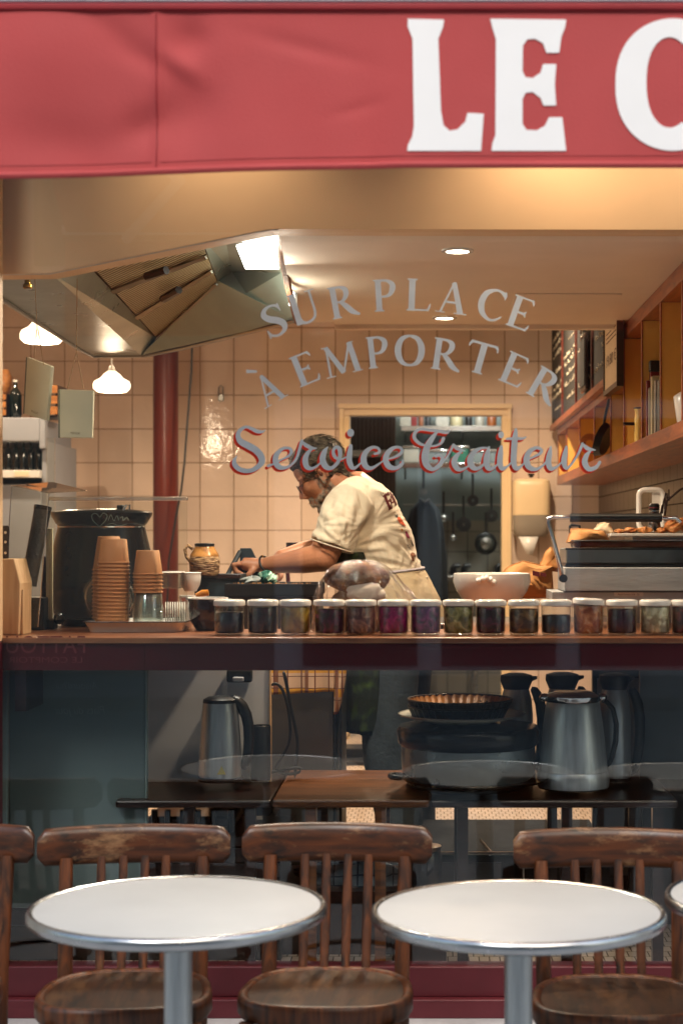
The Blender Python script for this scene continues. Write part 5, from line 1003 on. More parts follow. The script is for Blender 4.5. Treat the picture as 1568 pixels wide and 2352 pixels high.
# ------------------------------------------------------------ RIGHT GROUP
t, c, r, h = bowl('tureen', 'large white porcelain bowl with a knobbly lug handle, right of the chef', 1129, 1318, 1380, 5.12, 89, M['white'], .72)
tb_ = Yt = 5.12
for i, (px, py) in enumerate(((1098, 1334), (1108, 1330), (1117, 1328), (1126, 1332), (1133, 1338))): obj('lug', MB().ell(P(px, py, Yt-.117), (.0085, .012, .010)), M['white'], t)
def bagbox(nm, lab, pts, Y, d, seed, cat='paper bag', logo=None):
    """soft paper bag from an outline: crumpled front and back"""
    rnd = random.Random(seed); t = thing(nm, lab, cat, P(pts[0][0], max(p[1] for p in pts), Y), 'brown paper bags by the press')
    n = len(pts); c = Vector((sum(p[0] for p in pts)/n, sum(p[1] for p in pts)/n)); mb = MB(); rings = []
    dense = []
    for i in range(n):
        a, b = pts[i], pts[(i+1) % n]
        for k in range(4): u = k/4; dense.append((a[0]+(b[0]-a[0])*u+rnd.uniform(-1, 1), a[1]+(b[1]-a[1])*u+rnd.uniform(-1, 1)))
    m = len(dense)
    sd = seed*1.7
    for f, y_ in ((.02, -1.0), (.3, -.98), (.55, -.92), (.75, -.8), (.9, -.5), (1, 0), (.95, .5), (.5, .9), (.1, 1)):
        rw = []
        for px, py in dense:
            qx, qy = c.x+(px-c.x)*f, c.y+(py-c.y)*f
            w_ = .006*math.sin(qx*.11+sd+1.5*math.sin(qy*.09))+.005*math.sin(qy*.16-qx*.07+sd)+.003*abs(math.sin(qx*.23+qy*.19))
            rw.append(P(qx, qy, Y)+Vector((0, d*y_+w_*(1 if f < 1 else 0), 0)))
        rings.append(rw)
    mb.loft(rings); obj('bag', mb, M['paperbag'], t, sharp=.9)
    obj('folded_edge', MB().tube([P(px, py, Y)+Vector((0, -d*.2, 0)) for px, py in dense[:m//2]], .0016, n=4), M['paperbag'], t)
    if logo: 
        lg = MB()
        for a, b, c_, dd in logo: lg.quad(P(a, c_, Y-d-.008), P(b, c_+(b-a)*.25, Y-d-.008), P(b, dd+(b-a)*.25, Y-d-.008), P(a, dd, Y-d-.008))
        obj('printed_mark', lg, M['darkred'], t, smooth=False, solid=.0005)
    return t
bagbox('paper_bag', 'large folded kraft paper bag with a dark red printed mark, right of the white bowl', [(1147, 1330), (1150, 1318), (1165, 1302), (1200, 1288), (1240, 1298), (1268, 1300), (1270, 1372), (1200, 1376), (1150, 1372)], 5.30, .045, 1, logo=[(1222, 1238, 1310, 1321), (1240, 1253, 1314, 1322)])
bagbox('paper_bag', 'small crumpled kraft bag behind the metal handle of the press', [(1238, 1300), (1250, 1270), (1262, 1256), (1275, 1266), (1290, 1290), (1292, 1312), (1240, 1314)], 5.34, .04, 2)
bagbox('paper_bag', 'torn open kraft bag lying on top of the press', [(1299, 1246), (1306, 1228), (1309, 1214), (1345, 1216), (1385, 1218), (1398, 1240), (1396, 1250), (1320, 1252)], 5.12, .06, 3)
bagbox('white_paper', 'piece of white paper sticking up behind the black grip', [(1357, 1226), (1370, 1206), (1385, 1199), (1398, 1202), (1412, 1226)], 5.3, .02, 4)
for o in sc.objects:
    if o.name.startswith('white_paper'):
        for c_ in o.children: c_.data.materials[0] = M['signpaper']
t = thing('panini_press', 'steel panini press with a black bar grip on a bent chrome handle', 'panini press', P(1420, 1375, 5.0)); Yq = 4.92
M['presssteel'] = mat('press steel', '#b2b8b9', .4, .5, var=.15, vs=6, stretch=(1, 1, 5), bump=.1, bs=30)
xa, xb = X_(1296, Yq), X_(1640, Yq)
obj('lower_plate', MB().box(xa, xb, Yq, Yq+.26, Z_(1358, Yq), Z_(1303, Yq)), M['presssteel'], t, bevel=.003, smooth=False)
obj('base', MB().box(X_(1268, Yq), xb, Yq+.02, Yq+.26, Z_(1395, Yq), Z_(1359, Yq)-.001), M['presssteel'], t, bevel=.002, smooth=False)
obj('gasket', MB().box(xa-.002, xb, Yq-.002, Yq+.25, Z_(1360.5, Yq), Z_(1358.2, Yq)), M['black'], t, smooth=False)
obj('upper_plate', MB().box(X_(1300, Yq), xb, Yq+.01, Yq+.25, Z_(1295, Yq), Z_(1260, Yq)), mat('stained press lid', '#7d8584', .35, .9, c2='#4a4a44', vs=5, thr=(.45, .7)), t, bevel=.004, smooth=False)
obj('plate_trim', MB().box(X_(1298, Yq), xb, Yq+.006, Yq+.009, Z_(1263, Yq), Z_(1259, Yq)).box(X_(1298, Yq), xb, Yq+.006, Yq+.25, Z_(1300, Yq), Z_(1295.5, Yq)), M['black'], t, smooth=False)
obj('handle', MB().tube([P(1291, 1330, Yq-.02), P(1285, 1300, Yq-.03), P(1270, 1240, Yq-.04), P(1258, 1200, Yq-.045), P(1259, 1192, Yq-.045), P(1268, 1188, Yq-.045), P(1310, 1188, Yq-.045), P(1525, 1190, Yq-.045), P(1550, 1190, Yq-.045), P(1562, 1200, Yq-.045)], .0065, n=12), M['chrome'], t)
obj('grip', MB().tube([P(1308, 1189, Yq-.045), P(1518, 1189, Yq-.045)], .0125, n=20), M['black'], t, sharp=.8)
obj('pivot', MB().lathe(P(1291, 1328, Yq), [(.012, 0), (.012, .03)], M=Matrix.Rotation(R(90), 3, 'X')), M['black'], t)
pl_ = obj('label_plate', MB().box(X_(1411, Yq), X_(1478, Yq), Yq+.018, Yq+.0195, Z_(1370, Yq), Z_(1360, Yq)), M['white'], t, smooth=False)
obj('lettering', mtext('Panini Contact Grill   CE', lambda u, v: Vector((X_(1444, Yq)+u*.0062, Yq+.0172, Z_(1368, Yq)+v*.008))), M['ink'], pl_, smooth=False)
t = thing('glass_dish', 'reddish brown glazed oven dish on top of the press', 'dish', P(1440, 1259, 5.1)); obj('body', MB().box(X_(1318, 5.02), X_(1600, 5.02), 5.02, 5.16, Z_(1258, 5.02), Z_(1243, 5.02)), mat('glazed terracotta', '#6a3420', .2, c2='#a0644a', vs=8, thr=(.4, .7)), t, bevel=.006, smooth=False); obj('rim', MB().box(X_(1312, 5.02), X_(1605, 5.02), 5.014, 5.165, Z_(1243, 5.02)+.001, Z_(1240, 5.02)), M['chrome'], t, bevel=.001)
t = thing('pastry_tray', 'white tray of orange pastries behind the press', 'tray', P(1480, 1235, 5.3)); obj('tray', MB().box(X_(1400, 5.22), X_(1660, 5.22), 5.22, 5.5, Z_(1233, 5.22), Z_(1225, 5.22)), M['white'], t, bevel=.003, smooth=False); obj('stand', MB().box(X_(1452, 5.24), X_(1640, 5.24), 5.24, 5.45, 1.196, Z_(1234, 5.24)), M['presssteel'], t, smooth=False)
pm = mat('baked pastry', '#a4571a', .6, c2='#d89a5a', vs=40, thr=(.4, .6), bump=1, bs=60)
for i, (px, py, rx, rz) in enumerate(((1422, 1220, .016, .006), (1448, 1218, .02, .008), (1480, 1217, .024, .009), (1515, 1218, .02, .009), (1545, 1209, .026, .018), (1575, 1205, .026, .022))):
    pz = obj('pastry', crump(P(px, py, 5.28+.02*(i % 2)), rx, .03, rz, .16, 40+i), pm, sharp=0); tag(pz, 'baked orange brown pastry, %s on the white tray' % ('leftmost', 'second from the left', 'third from the left', 'fourth from the left', 'tall knotted one near the right edge', 'tall one cut by the right edge')[i], 'pastry', 'pastries on the white tray')
t = thing('chopping_board', 'white rounded plastic board with an open handle standing behind the pepper grinder', 'cutting board', P(1494, 1220, 5.45)); Yc = 5.45
def rrp(a, b, c_, d, e, n=5):
    out = []
    for cx_, cy_, a0_ in ((b-e, c_+e, 270), (b-e, d-e, 0), (a+e, d-e, 90), (a+e, c_+e, 180)):
        for k in range(n+1): an = R(a0_+90*k/n); out.append((cx_+e*math.cos(an), cy_+e*math.sin(an)))
    return out
oo = [P(x, y, Yc) for x, y in rrp(1466, 1522, 1125, 1216, 14)]
obj('frame', MB().tube(oo, .0085, closed=True, n=8), M['white'], t); obj('panel', MB().prism([(X_(x, Yc), Z_(y, Yc)) for x, y in rrp(1497, 1522, 1125, 1216, 8)], Yc+.004, Yc+.014), M['white'], t, bevel=.002)
t = thing('pepper_grinder', 'clear pepper grinder full of peppercorns with a black cap', 'grinder', P(1501, 1216, 5.3)); c = P(1501, 1218, 5.3)
obj('body', MB().lathe(c, [(.0215, 0), (.0205, .02), (.016, .05), (.0155, .058)], n=24), content('peppercorns', '#14100e', '#5a5048', (.45, .6), 60), t); obj('collar', MB().lathe(c, [(.0165, .058), (.0165, .062)], n=24), M['chrome'], t); obj('cap', MB().lathe(c, [(.0165, .0625), (.0172, .078), (.012, .084)], n=24), M['black'], t); obj('band', MB().lathe(c, [(.0176, .069), (.0176, .072)], n=24), M['redrail'], t)
t = thing('slotted_spatula', 'brown slotted spatula and fork leaning at the right edge', 'spatula', P(1530, 1200, 5.35)); 
for k in range(5): obj('tine', MB().tube([P(1515+k*5, 1190-k*10, 5.35), P(1519+k*4, 1160-k*9, 5.35)], .0022, n=5), M['darktable'], t)
obj('handle', MB().tube([P(1524, 1190, 5.35), P(1530, 1150, 5.35), P(1560, 1125, 5.35), P(1600, 1110, 5.35)], .004), M['darktable'], t); obj('head', MB().tube([P(1512, 1195, 5.36), P(1528, 1132, 5.36), P(1536, 1150, 5.36)], .003), M['darktable'], t)
t = thing('bag_clip', 'small black clip hanging on the side wall', 'clip', P(1305, 1235, 6.5)); obj('loop', MB().tube([P(1254+54, 1236, 6.0), P(1254+54, 1208, 6.0), P(1275+54-18, 1206, 6.0), P(1330, 1208, 6.0), P(1331, 1236, 6.0)], .005), M['black'], t); obj('back', MB().box(X_(1310, 6.01), X_(1329, 6.01), 6.01, 6.02, Z_(1236, 6.0), Z_(1228, 6.0)), M['black'], t)
# ============================================================ UNDER THE COUNTER
t = thing('menu_board', 'grey green board behind the glass at the lower left, with faint mirrored writing', 'board', (-1.0, 4.7, FZ)); Yg = 4.74
obj('panel', MB().box(X_(22, Yg), X_(333, Yg), Yg, Yg+.02, FZ+.18, Z_(1500, Yg)), M['cardgrey'], t, bevel=.002, smooth=False)
obj('edge', MB().box(X_(-40, Yg), X_(20, Yg), Yg-.02, Yg+.03, FZ+.18, Z_(1500, Yg)).box(X_(333, Yg)+.001, X_(338, Yg), Yg-.004, Yg+.024, FZ+.18, Z_(1500, Yg)), mat('pale board edge', '#7a8f8f', .6), t, bevel=.002, smooth=False)
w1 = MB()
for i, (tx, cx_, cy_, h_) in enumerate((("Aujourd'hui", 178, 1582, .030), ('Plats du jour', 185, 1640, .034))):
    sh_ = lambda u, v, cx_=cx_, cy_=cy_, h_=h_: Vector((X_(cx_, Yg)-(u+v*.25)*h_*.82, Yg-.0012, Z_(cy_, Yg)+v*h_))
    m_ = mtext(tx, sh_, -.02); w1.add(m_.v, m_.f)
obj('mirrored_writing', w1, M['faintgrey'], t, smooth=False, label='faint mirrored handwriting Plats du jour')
M['whitecab'] = mat('white cabinet side', '#dfe4ea', .55, var=.05)
TZ0 = Z_(1838, 4.70)+.001
t = thing('white_partition', 'grey white panel behind the steel kettle', 'partition', (X_(470, 5.04), 5.05, TZ0)); obj('side', MB().box(X_(338, 5.04), X_(618, 5.04), 5.04, 5.06, TZ0, 1.09), M['whitecab'], t, smooth=False); obj('trim', MB().box(X_(618, 5.04)+.001, X_(622, 5.04), 5.035, 5.065, TZ0, 1.09), M['palewood'], t, smooth=False)
so_ = thing('wall_socket', 'black socket box hanging under the counter above the steel kettle', 'socket', P(548, 1556, 5.0)); obj('body', MB().box(X_(520, 5.0), X_(578, 5.0), 5.0, 5.038, Z_(1568, 5.0), Z_(1538, 5.0)), M['black'], so_, bevel=.006, smooth=False); obj('plug', MB().box(X_(535, 4.99), X_(560, 4.99), 4.98, 4.999, Z_(1566, 4.99), Z_(1555, 4.99)), M['cabwhite'], so_, bevel=.003)
# steel fridge with checked cloth
t = thing('under_counter_fridge', 'steel under-counter fridge behind the wooden table', 'fridge', (X_(700, 5.34), 5.6, FZ)); Yf = 5.36
obj('door', MB().box(X_(623, Yf), X_(766, Yf), Yf, Yf+.36, FZ+.05, 1.08), mat('dull steel door', '#6b655c', .35, .8, var=.15, vs=2, stretch=(3, 3, .6)), t, bevel=.003, smooth=False)
obj('side_rail', MB().box(X_(767, Yf), X_(771, Yf), Yf-.004, Yf+.3, FZ, 1.08).box(X_(779, Yf), X_(785, Yf), Yf-.004, Yf+.3, FZ, 1.08), M['black'], t, smooth=False)
m, tt, b, N, L = nt('yellow checked cloth'); tc = N('ShaderNodeTexCoord'); sp = N('ShaderNodeSeparateXYZ'); L(tc.outputs['Object'], sp.inputs[0])
def stripes(ax, per, w_, off):
    a = N('ShaderNodeMath'); a.operation = 'MULTIPLY_ADD'; a.inputs[1].default_value = 1/per; a.inputs[2].default_value = off; L(sp.outputs[ax], a.inputs[0]); f = N('ShaderNodeMath'); f.operation = 'FRACT'; L(a.outputs[0], f.inputs[0]); g = N('ShaderNodeMath'); g.operation = 'LESS_THAN'; g.inputs[1].default_value = w_; L(f.outputs[0], g.inputs[0]); return g.outputs[0]
def over(base, fac, c_):
    x = N('ShaderNodeMix'); x.data_type = 'RGBA'; L(fac, x.inputs[0]); x.inputs[7].default_value = col(c_)
    if isinstance(base, tuple): x.inputs[6].default_value = base
    else: L(base, x.inputs[6])
    return x.outputs[2]
r_ = over(col('#d2b090'), stripes('Z', .075, .38, .1), '#d49a22'); r_ = over(r_, stripes('X', .043, .10, .3), '#6b3a26'); r_ = over(r_, stripes('X', .095, .12, .0), '#8a5a3a'); r_ = over(r_, stripes('Z', .037, .07, .5), '#5e3428'); L(r_, b.inputs['Base Color']); b.inputs['Roughness'].default_value = .9
M['check'] = m
t = thing('checked_cloth', 'yellow and brown checked tea towel draped over the fridge top', 'tea towel', P(700, 1595, 5.34))
def ck(u, v): 
    p = P(621+u*146, 1480+v*(1596-u*8-1480), 5.34); p.y += .006*math.sin(u*17)*v; return p
obj('cloth', MB().grid(ck, 40, 16), M['check'], t, solid=.003)
def ck2(u, v): p = P(767+u*(30-22*v**2), 1500+v*140, 5.33); p.y += .012*math.sin(u*5+v*3); return p
obj('hanging_corner', MB().grid(ck2, 10, 24), M['check'], t, solid=.003)
# the two loose cables
cb = obj('cable', MB().tube([P(a, b, 5.1) for a, b in ((650, 1540), (656, 1560), (663, 1600), (670, 1640), (680, 1680), (684, 1710), (680, 1745), (677, 1790))], .006, n=8), M['black'], sub=1); tag(cb, 'black cable hanging straight in front of the fridge, the right of two', 'cable')
cb = obj('cable', MB().tube([P(a, b, 5.06) for a, b in ((622, 1575), (632, 1568), (645, 1575), (656, 1600), (664, 1640), (668, 1680), (664, 1710), (650, 1735), (628, 1765), (640, 1775), (665, 1779), (690, 1775), (694, 1765), (680, 1762), (650, 1768), (620, 1775), (560, 1778))], .0055, n=8), M['black'], sub=1); tag(cb, 'black cable curling onto the wooden table, the left of two', 'cable')
cb = obj('cable', MB().tube([P(a, b, 6.6) for a, b in ((800, 1540), (812, 1580), (815, 1630), (808, 1670), (795, 1700), (770, 1715))], .007, n=8), M['doorcream'], sub=1); tag(cb, 'cream cable looping down beside the chef legs', 'cable')
# tables inside
def itable(a, b, Y0, Y1, zt, m, lab, legs):
    t = thing('inner_table', lab, 'table', (X_((a+b)/2, Y0), (Y0+Y1)/2, FZ), 'tables inside the window'); xa, xb = X_(a, Y0), X_(b, Y0)
    obj('top', MB().box(xa, xb, Y0, Y1, zt-.022, zt), m, t, bevel=.006, smooth=False)
    for l in legs: obj('leg', MB().box(X_(l, Y0), X_(l, Y0)+.03, Y0+.02, Y0+.05, FZ, zt-.023), m, t, smooth=False)
    for l in legs: obj('leg', MB().box(X_(l, Y0), X_(l, Y0)+.03, Y1-.05, Y1-.02, FZ, zt-.023), m, t, smooth=False)
    return t
TZ = Z_(1838, 4.70)
itable(265, 622, 4.70, 5.30, TZ, M['darktable'], 'dark wooden table carrying the left steel kettle', (420, 560))
itable(625, 985, 4.68, 5.28, TZ+.004, M['tablewood'], 'lighter brown wooden table with rounded corners in the middle', (700, 860))
itable(988, 1556, 4.70, 5.32, TZ, M['darktable'], 'dark wooden table carrying the coffee pots and the big steel kettle', (1050, 1290, 1500))
def kettle(px, top, base, Y, r0, r1, lab, m, hpx):
    s = Y/3900; c = P(px, base, Y); h = (base-top)*s; t = thing('kettle', lab, 'kettle', c, 'steel kettles')
    obj('body', MB().lathe(c, [(r0*.98, .012), (r0, .03), (r0*.97, h*.4), (r1*1.08, h*.78), (r1, h*.93)], n=48), m, t, sharp=.9)
    obj('base', MB().lathe(c, [(r0*1.06, 0), (r0*1.08, .006), (r0*1.02, .0115)], n=48), M['black'], t)
    obj('lid', MB().lathe(c, [(r1*1.01, h*.93), (r1*.98, h*.97), (r1*.7, h), (.001, h*1.005)], n=40, cap=(False, False)), M['black'], t)
    obj('handle', MB().tube([c+Vector((r1*.6, 0, h*.95)), c+Vector((hpx*.55, 0, h*.97)), c+Vector((hpx*.95, 0, h*.80)), c+Vector((hpx, 0, h*.5)), c+Vector((hpx*.92, 0, h*.2)), c+Vector((r0*.95, 0, h*.14))], [.018, .021, .018, .016, .015, .014], n=12), M['black'], t, sub=1)
    return t, c
kt, c = kettle(506, 1600, 1792, 4.93, .062, .050, 'brushed steel electric kettle with black handle and yellow warning sticker, on the left', M['steelv'], .085)
obj('sticker', MB().prism([(X_(505, 4.93), Z_(1772, 4.93)), (X_(525, 4.93), Z_(1772, 4.93)), (X_(515, 4.93), Z_(1752, 4.93))], 4.93-.0655, 4.93-.064), mat('yellow sticker', '#c9b414', .5), kt, smooth=False)
cn = obj('black_bin', MB().lathe(P(599, 1792, 5.0), [(.028, 0), (.030, .01), (.030, .158), (.027, .162), (.026, .15)], n=32), M['black']); tag(cn, 'black cylindrical canister behind the left kettle', 'canister')
# big kettle / coffee grinder like
t = thing('coffee_kettle', 'large conical brushed steel kettle with a bright rim on a silver base at the right', 'kettle', P(1315, 1812, 4.86)); Yk2 = 4.86; s = Yk2/3900; c = P(1315, 1808, Yk2)
obj('body', MB().lathe(c, [(.0985, .050), (.097, .07), (.088, .16), (.078, .235), (.075, .245)], n=56), M['steelv'], t, sharp=.8)
obj('base', MB().lathe(c, [(.102, .004), (.104, .02), (.102, .042), (.099, .049)], n=56), M['steelv'], t, sharp=.8); obj('foot', MB().lathe(c, [(.1, 0), (.1, .0035)], n=40), M['black'], t)
obj('rim', MB().lathe(c, [(.076, .246), (.080, .252), (.080, .262), (.072, .268), (.05, .275), (.03, .277), (.001, .277)], n=48, cap=(False, False)), M['chrome'], t)
obj('ear', MB().ell(c+Vector((-.082, 0, .257)), (.016, .014, .012)).ell(c+Vector((.082, 0, .257)), (.016, .014, .012)), M['chrome'], t)
obj('handle', MB().tube([c+Vector((.07, .02, .25)), c+Vector((.125, .02, .24)), c+Vector((.13, .02, .12)), c+Vector((.1, .02, .05))], .009), M['black'], t, sub=1)
def thermos(px, top, base, Y, r, lab):
    s = Y/3900; c = P(px, base, Y); h = (base-top)*s; t = thing('thermos_jug', lab, 'thermos jug', c, 'tall black and steel thermos jugs')
    obj('body', MB().lathe(c, [(r, .01), (r*1.02, .03), (r, h*.6), (r*.92, h*.75), (r*.75, h*.85)], n=36), M['steelv'], t, sharp=.9)
    obj('lid', MB().lathe(c, [(r*.78, h*.85), (r*.85, h*.88), (r*.98, h*.93), (r*.95, h*.98), (r*.5, h)], n=30), M['black'], t, sharp=.8)
    obj('spout', MB().loft([[c+Vector((r*.5, a, h*.90)) for a in (-.02, .02)]+[c+Vector((r*.5, a, h*.97)) for a in (.02, -.02)], [c+Vector((r*1.25, a, h*.945)) for a in (-.008, .008)]+[c+Vector((r*1.25, a, h*.97)) for a in (.008, -.008)]]), M['black'], t)
    obj('handle', MB().tube([c+Vector((r*.9, -.01, h*.88)), c+Vector((r*1.5, -.015, h*.75)), c+Vector((r*1.6, -.015, h*.4)), c+Vector((r*1.3, -.015, h*.1)), c+Vector((r*.95, -.01, h*.08))], [.014, .018, .017, .015, .012], n=10), M['black'], t, sub=1); obj('foot', MB().lathe(c, [(r*1.03, 0), (r*1.03, .01)]), M['black'], t)
thermos(1185, 1546, 1786, 5.12, .050, 'tall thermos jug behind the stacked tart tins'); thermos(1290, 1544, 1788, 5.14, .052, 'tall thermos jug behind the large steel kettle'); thermos(1410, 1546, 1792, 5.0, .047, 'tall thermos jug at the right of the large steel kettle')
# multicooker + plates + tart tins
t = thing('multicooker', 'low wide black and steel cooker under the stacked tart tins', 'cooker', P(1075, 1812, 4.95)); Ym = 4.95; c = P(1075, 1806, Ym); s = Ym/3900
obj('body', MB().lathe(c, [(.18, .012), (.192, .03), (.195, .085), (.195, .12)], n=56), mat('smoky steel band', '#7c8688', .3, .6), t, sharp=.8); obj('band', MB().lathe(c, [(.197, .121), (.205, .13), (.208, .165), (.20, .178), (.10, .19)], n=56), M['blackgloss'], t, sharp=.8); obj('foot', MB().lathe(c, [(.17, 0), (.178, .0115)], n=48), M['black'], t)
zc = .1905
t2 = thing('plate', 'wide pale plate under the dark tart tins', 'plate', c+Vector((-.005, -.02, zc))); c2 = c+Vector((-.02, -.03, zc)); obj('dish', MB().lathe(c2, [(.09, 0), (.10, .003), (.182, .022), (.184, .025), (.178, .025), (.10, .008), (.001, .007)], n=56, cap=(True, False)), mat('pale stoneware', '#9c9a8a', .3, coat=.3), t2, sharp=1); obj('rim', MB().tube([c2+Vector((.183*math.cos(R(a*8)), .183*math.sin(R(a*8)), .0248)) for a in range(45)], .002, closed=True), M['steel'], t2)
tin = mat('dark tart tin', '#2c241c', .35, .5, var=.3); ci = mat('baked tin inside', '#8a5a28', .5, .1)
for i, (r, z, dx_, lb) in enumerate(((.145, .026, -.01, 'lower'), (.150, .045, -.005, 'upper'))):
    t3 = thing('tart_tin', lb + ' of two dark fluted tart tins stacked on the plate', 'tart tin', c2+Vector((dx_, 0, z)), 'fluted tart tins'); c3 = c2+Vector((dx_, 0, z-.015)); wob = lambda a, k: 1+.018*math.cos(40*a)*(k in (1, 2, 3))
    obj('fluted_side', MB().lathe(c3, [(r*.86, 0), (r*.9, .004), (r*.99, .032), (r*1.0, .036)], n=240, wob=wob, cap=(True, False)), tin, t3, sharp=0)
    obj('inside', MB().lathe(c3, [(r*.985, .0365), (r*.88, .006), (.001, .005)], n=240, wob=lambda a, k: 1+.018*math.cos(40*a)*(k < 2), cap=(False, False)), ci, t3, sharp=0)
    obj('rim', MB().tube([c3+Vector((r*math.cos(R(a*6)), r*math.sin(R(a*6)), .037)) for a in range(60)], .003, closed=True), tin, t3)
fp = thing('frying_pan', 'black oval pan with a loop handle lying before the cooker', 'frying pan', P(960, 1800, 4.78)); c = P(1090, 1800, 4.84); obj('body', MB().lathe(c, [(.15, 0), (.20, .012), (.215, .022), (.21, .022), (.15, .006), (.001, .005)], n=56, cap=(True, False)), M['blackgloss'], fp, sharp=1); obj('loop_handle', MB().tube([c+Vector((-.20, -.03, .02)), c+Vector((-.235, -.03, .022)), c+Vector((-.245, -.0, .022)), c+Vector((-.235, .03, .022)), c+Vector((-.20, .03, .02))], .009), M['black'], fp, sub=1)
for v in fp.children: pass
# pan mesh is shallow; it sits on the table top in front of the cooker
# lower clutter near the window foot
bn = thing('storage_bench', 'low dark slatted bench under the inner tables at the left', 'bench', (-.8, 4.9, FZ)); mb_ = MB()
for k in range(7): mb_.box(-1.5, -.42, 4.86, 4.875, FZ+.02+k*.045, FZ+.055+k*.045)
obj('slats', mb_, M['darktable'], bn, smooth=False); obj('frame', MB().box(-1.5, -.42, 4.876, 5.2, FZ, FZ+.335).box(-1.52, -.40, 4.85, 5.21, FZ+.3355, FZ+.36), M['darktable'], bn, smooth=False)
wb = thing('wooden_box', 'dark wooden box on the floor behind the right table column', 'box', (X_(1080, 4.8), 4.9, FZ)); obj('body', MB().box(X_(900, 4.72), X_(1025, 4.72), 4.72, 5.0, FZ, Z_(2122, 4.72)), M['darktable'], wb, smooth=False, bevel=.003); obj('lid', MB().box(X_(895, 4.72), X_(1030, 4.72), 4.71, 5.01, Z_(2122, 4.72)+.001, Z_(2112, 4.72)), M['darktable'], wb, smooth=False, bevel=.002)
dk = thing('storage_shelf', 'dark open shelving under the middle table', 'shelf', (-.25, 5.3, FZ)); obj('back', MB().box(-.75, -.32, 5.95, 5.97, FZ, 1.05), M['darktable'], dk, smooth=False); obj('shelf_board', MB().box(X_(620, 5.0), X_(930, 5.0), 4.95, 5.35, Z_(2040, 5.0)-.02, Z_(2040, 5.0)), M['darktable'], dk, smooth=False)
obj('side', MB().box(X_(620, 5.0)-.02, X_(620, 5.0)-.001, 4.95, 5.35, FZ, Z_(1900, 5.0)).box(X_(930, 5.0)+.001, X_(930, 5.0)+.02, 4.95, 5.35, FZ, Z_(1990, 5.0)), M['darktable'], dk, smooth=False); obj('front', MB().box(X_(620, 4.98), X_(930, 4.98), 4.945, 4.9495, FZ, Z_(2042, 4.98)), M['darktable'], dk, smooth=False)
tw = thing('blue_towel', 'folded blue and white checked towel on the dark shelf behind the middle chair', 'towel', P(800, 2030, 5.02)); m, tt, b, N, L = nt('blue checked towel'); tc = N('ShaderNodeTexCoord'); sp = N('ShaderNodeSeparateXYZ'); L(tc.outputs['Object'], sp.inputs[0])
r_ = over(col('#8fa2b0'), stripes('X', .035, .12, .3), '#37495c'); r_ = over(r_, stripes('Z', .03, .15, .3), '#4a5d70'); L(r_, b.inputs['Base Color']); b.inputs['Roughness'].default_value = .9
tb = crump(P(800, 2015, 5.1), .15, .09, .055, .1, 33); obj('cloth', tb, m, tw, sharp=0); obj('fold', crump(P(880, 2020, 5.08), .06, .07, .04, .12, 35), m, tw, sharp=0)
jr = thing('glass_storage_jar', 'dark glass storage jar with a brass lid behind the middle chair', 'jar', P(975, 2030, 5.1)); c = P(973, 2040, 5.1); obj('body', MB().lathe(c, [(.05, 0), (.055, .01), (.055, .10), (.05, .115)], n=28), M['bottle'], jr); obj('lid', MB().lathe(c, [(.05, .116), (.052, .12), (.052, .128), (.001, .13)], n=28, cap=(False, False)), mat('brass lid', '#9a7442', .3, 1), jr)
mf = thing('metal_rack', 'thin metal floor rack with bright rails below the right table', 'rack', (X_(1080, 5.8), 5.8, FZ)); zr = Z_(1960, 5.3)
obj('rails', MB().tube([P(945, 1960, 5.3), P(1200, 1960, 5.3)], .006).tube([P(945, 1898, 6.0), P(1270, 1900, 6.0)], .006).tube([P(1075, 1898, 6.0), P(1125, 1960, 5.3)], .008), M['chrome'], mf); obj('legs', MB().tube([P(945, 1960, 5.3), P(945, 1960, 5.3)-Vector((0, 0, zr-FZ))], .006).tube([P(1200, 1960, 5.3), P(1200, 1960, 5.3)-Vector((0, 0, zr-FZ))], .006), M['chrome'], mf)
ic = thing('inner_chair', 'dark wooden chair tucked under the left inner table', 'chair', (X_(440, 5.0), 5.0, FZ)); obj('seat', MB().box(X_(345, 5.0), X_(545, 5.0), 4.95, 5.25, .62, .65), M['darktable'], ic, bevel=.008)
for px in (355, 385, 420, 455, 490, 530): obj('spindle', MB().tube([P(px, 1860, 4.93), P(px, 2020, 4.95)], .009), M['darktable'], ic)
for px in (350, 535): obj('leg', MB().tube([P(px, 2020, 4.96), Vector((X_(px, 4.96), 4.96, FZ))], .013), M['darktable'], ic)
kp_ = thing('kick_board', 'black plinth strip on the floor behind the chef legs', 'plinth', P(830, 1728, 9.2)); obj('board', MB().box(X_(780, 9.2), X_(905, 9.2), 9.2, 9.4, FZ, Z_(1719, 9.2)), M['black'], kp_, smooth=False, bevel=.004); obj('mat', MB().box(X_(780, 9.0), X_(905, 9.0), 9.0, 9.19, FZ, FZ+.02), M['black'], kp_)
rad = thing('radiator', 'perforated dark metal cabinet side at the lower right', 'cabinet', (.62, 5.9, FZ)); obj('panel', MB().box(X_(1360, 5.6), X_(1480, 5.6), 5.6, 5.64, FZ, 1.1), M['black'], rad, smooth=False); obj('grille', MB().box(X_(1370, 5.6), X_(1470, 5.6), 5.594, 5.5995, FZ+.1, 1.0), M['cabwhite'], rad, smooth=False)

sd_ = thing('reflection_standin', 'added grey panel under the right end of the counter, coloured like the street reflection', 'stand-in panel', (.8, 5.1, FZ)); obj('side', MB().box(X_(1468, 5.1), 1.02, 5.10, 5.12, TZ0, 1.15), mat('reflection grey panel', '#6e797e', .6), sd_, smooth=False); obj('lower_side', MB().box(X_(1468, 5.4), 1.02, 5.33, 5.35, FZ, TZ0-.03), M['black'], sd_, smooth=False)  # panel added to stand in for dark interior and street reflection in the glass

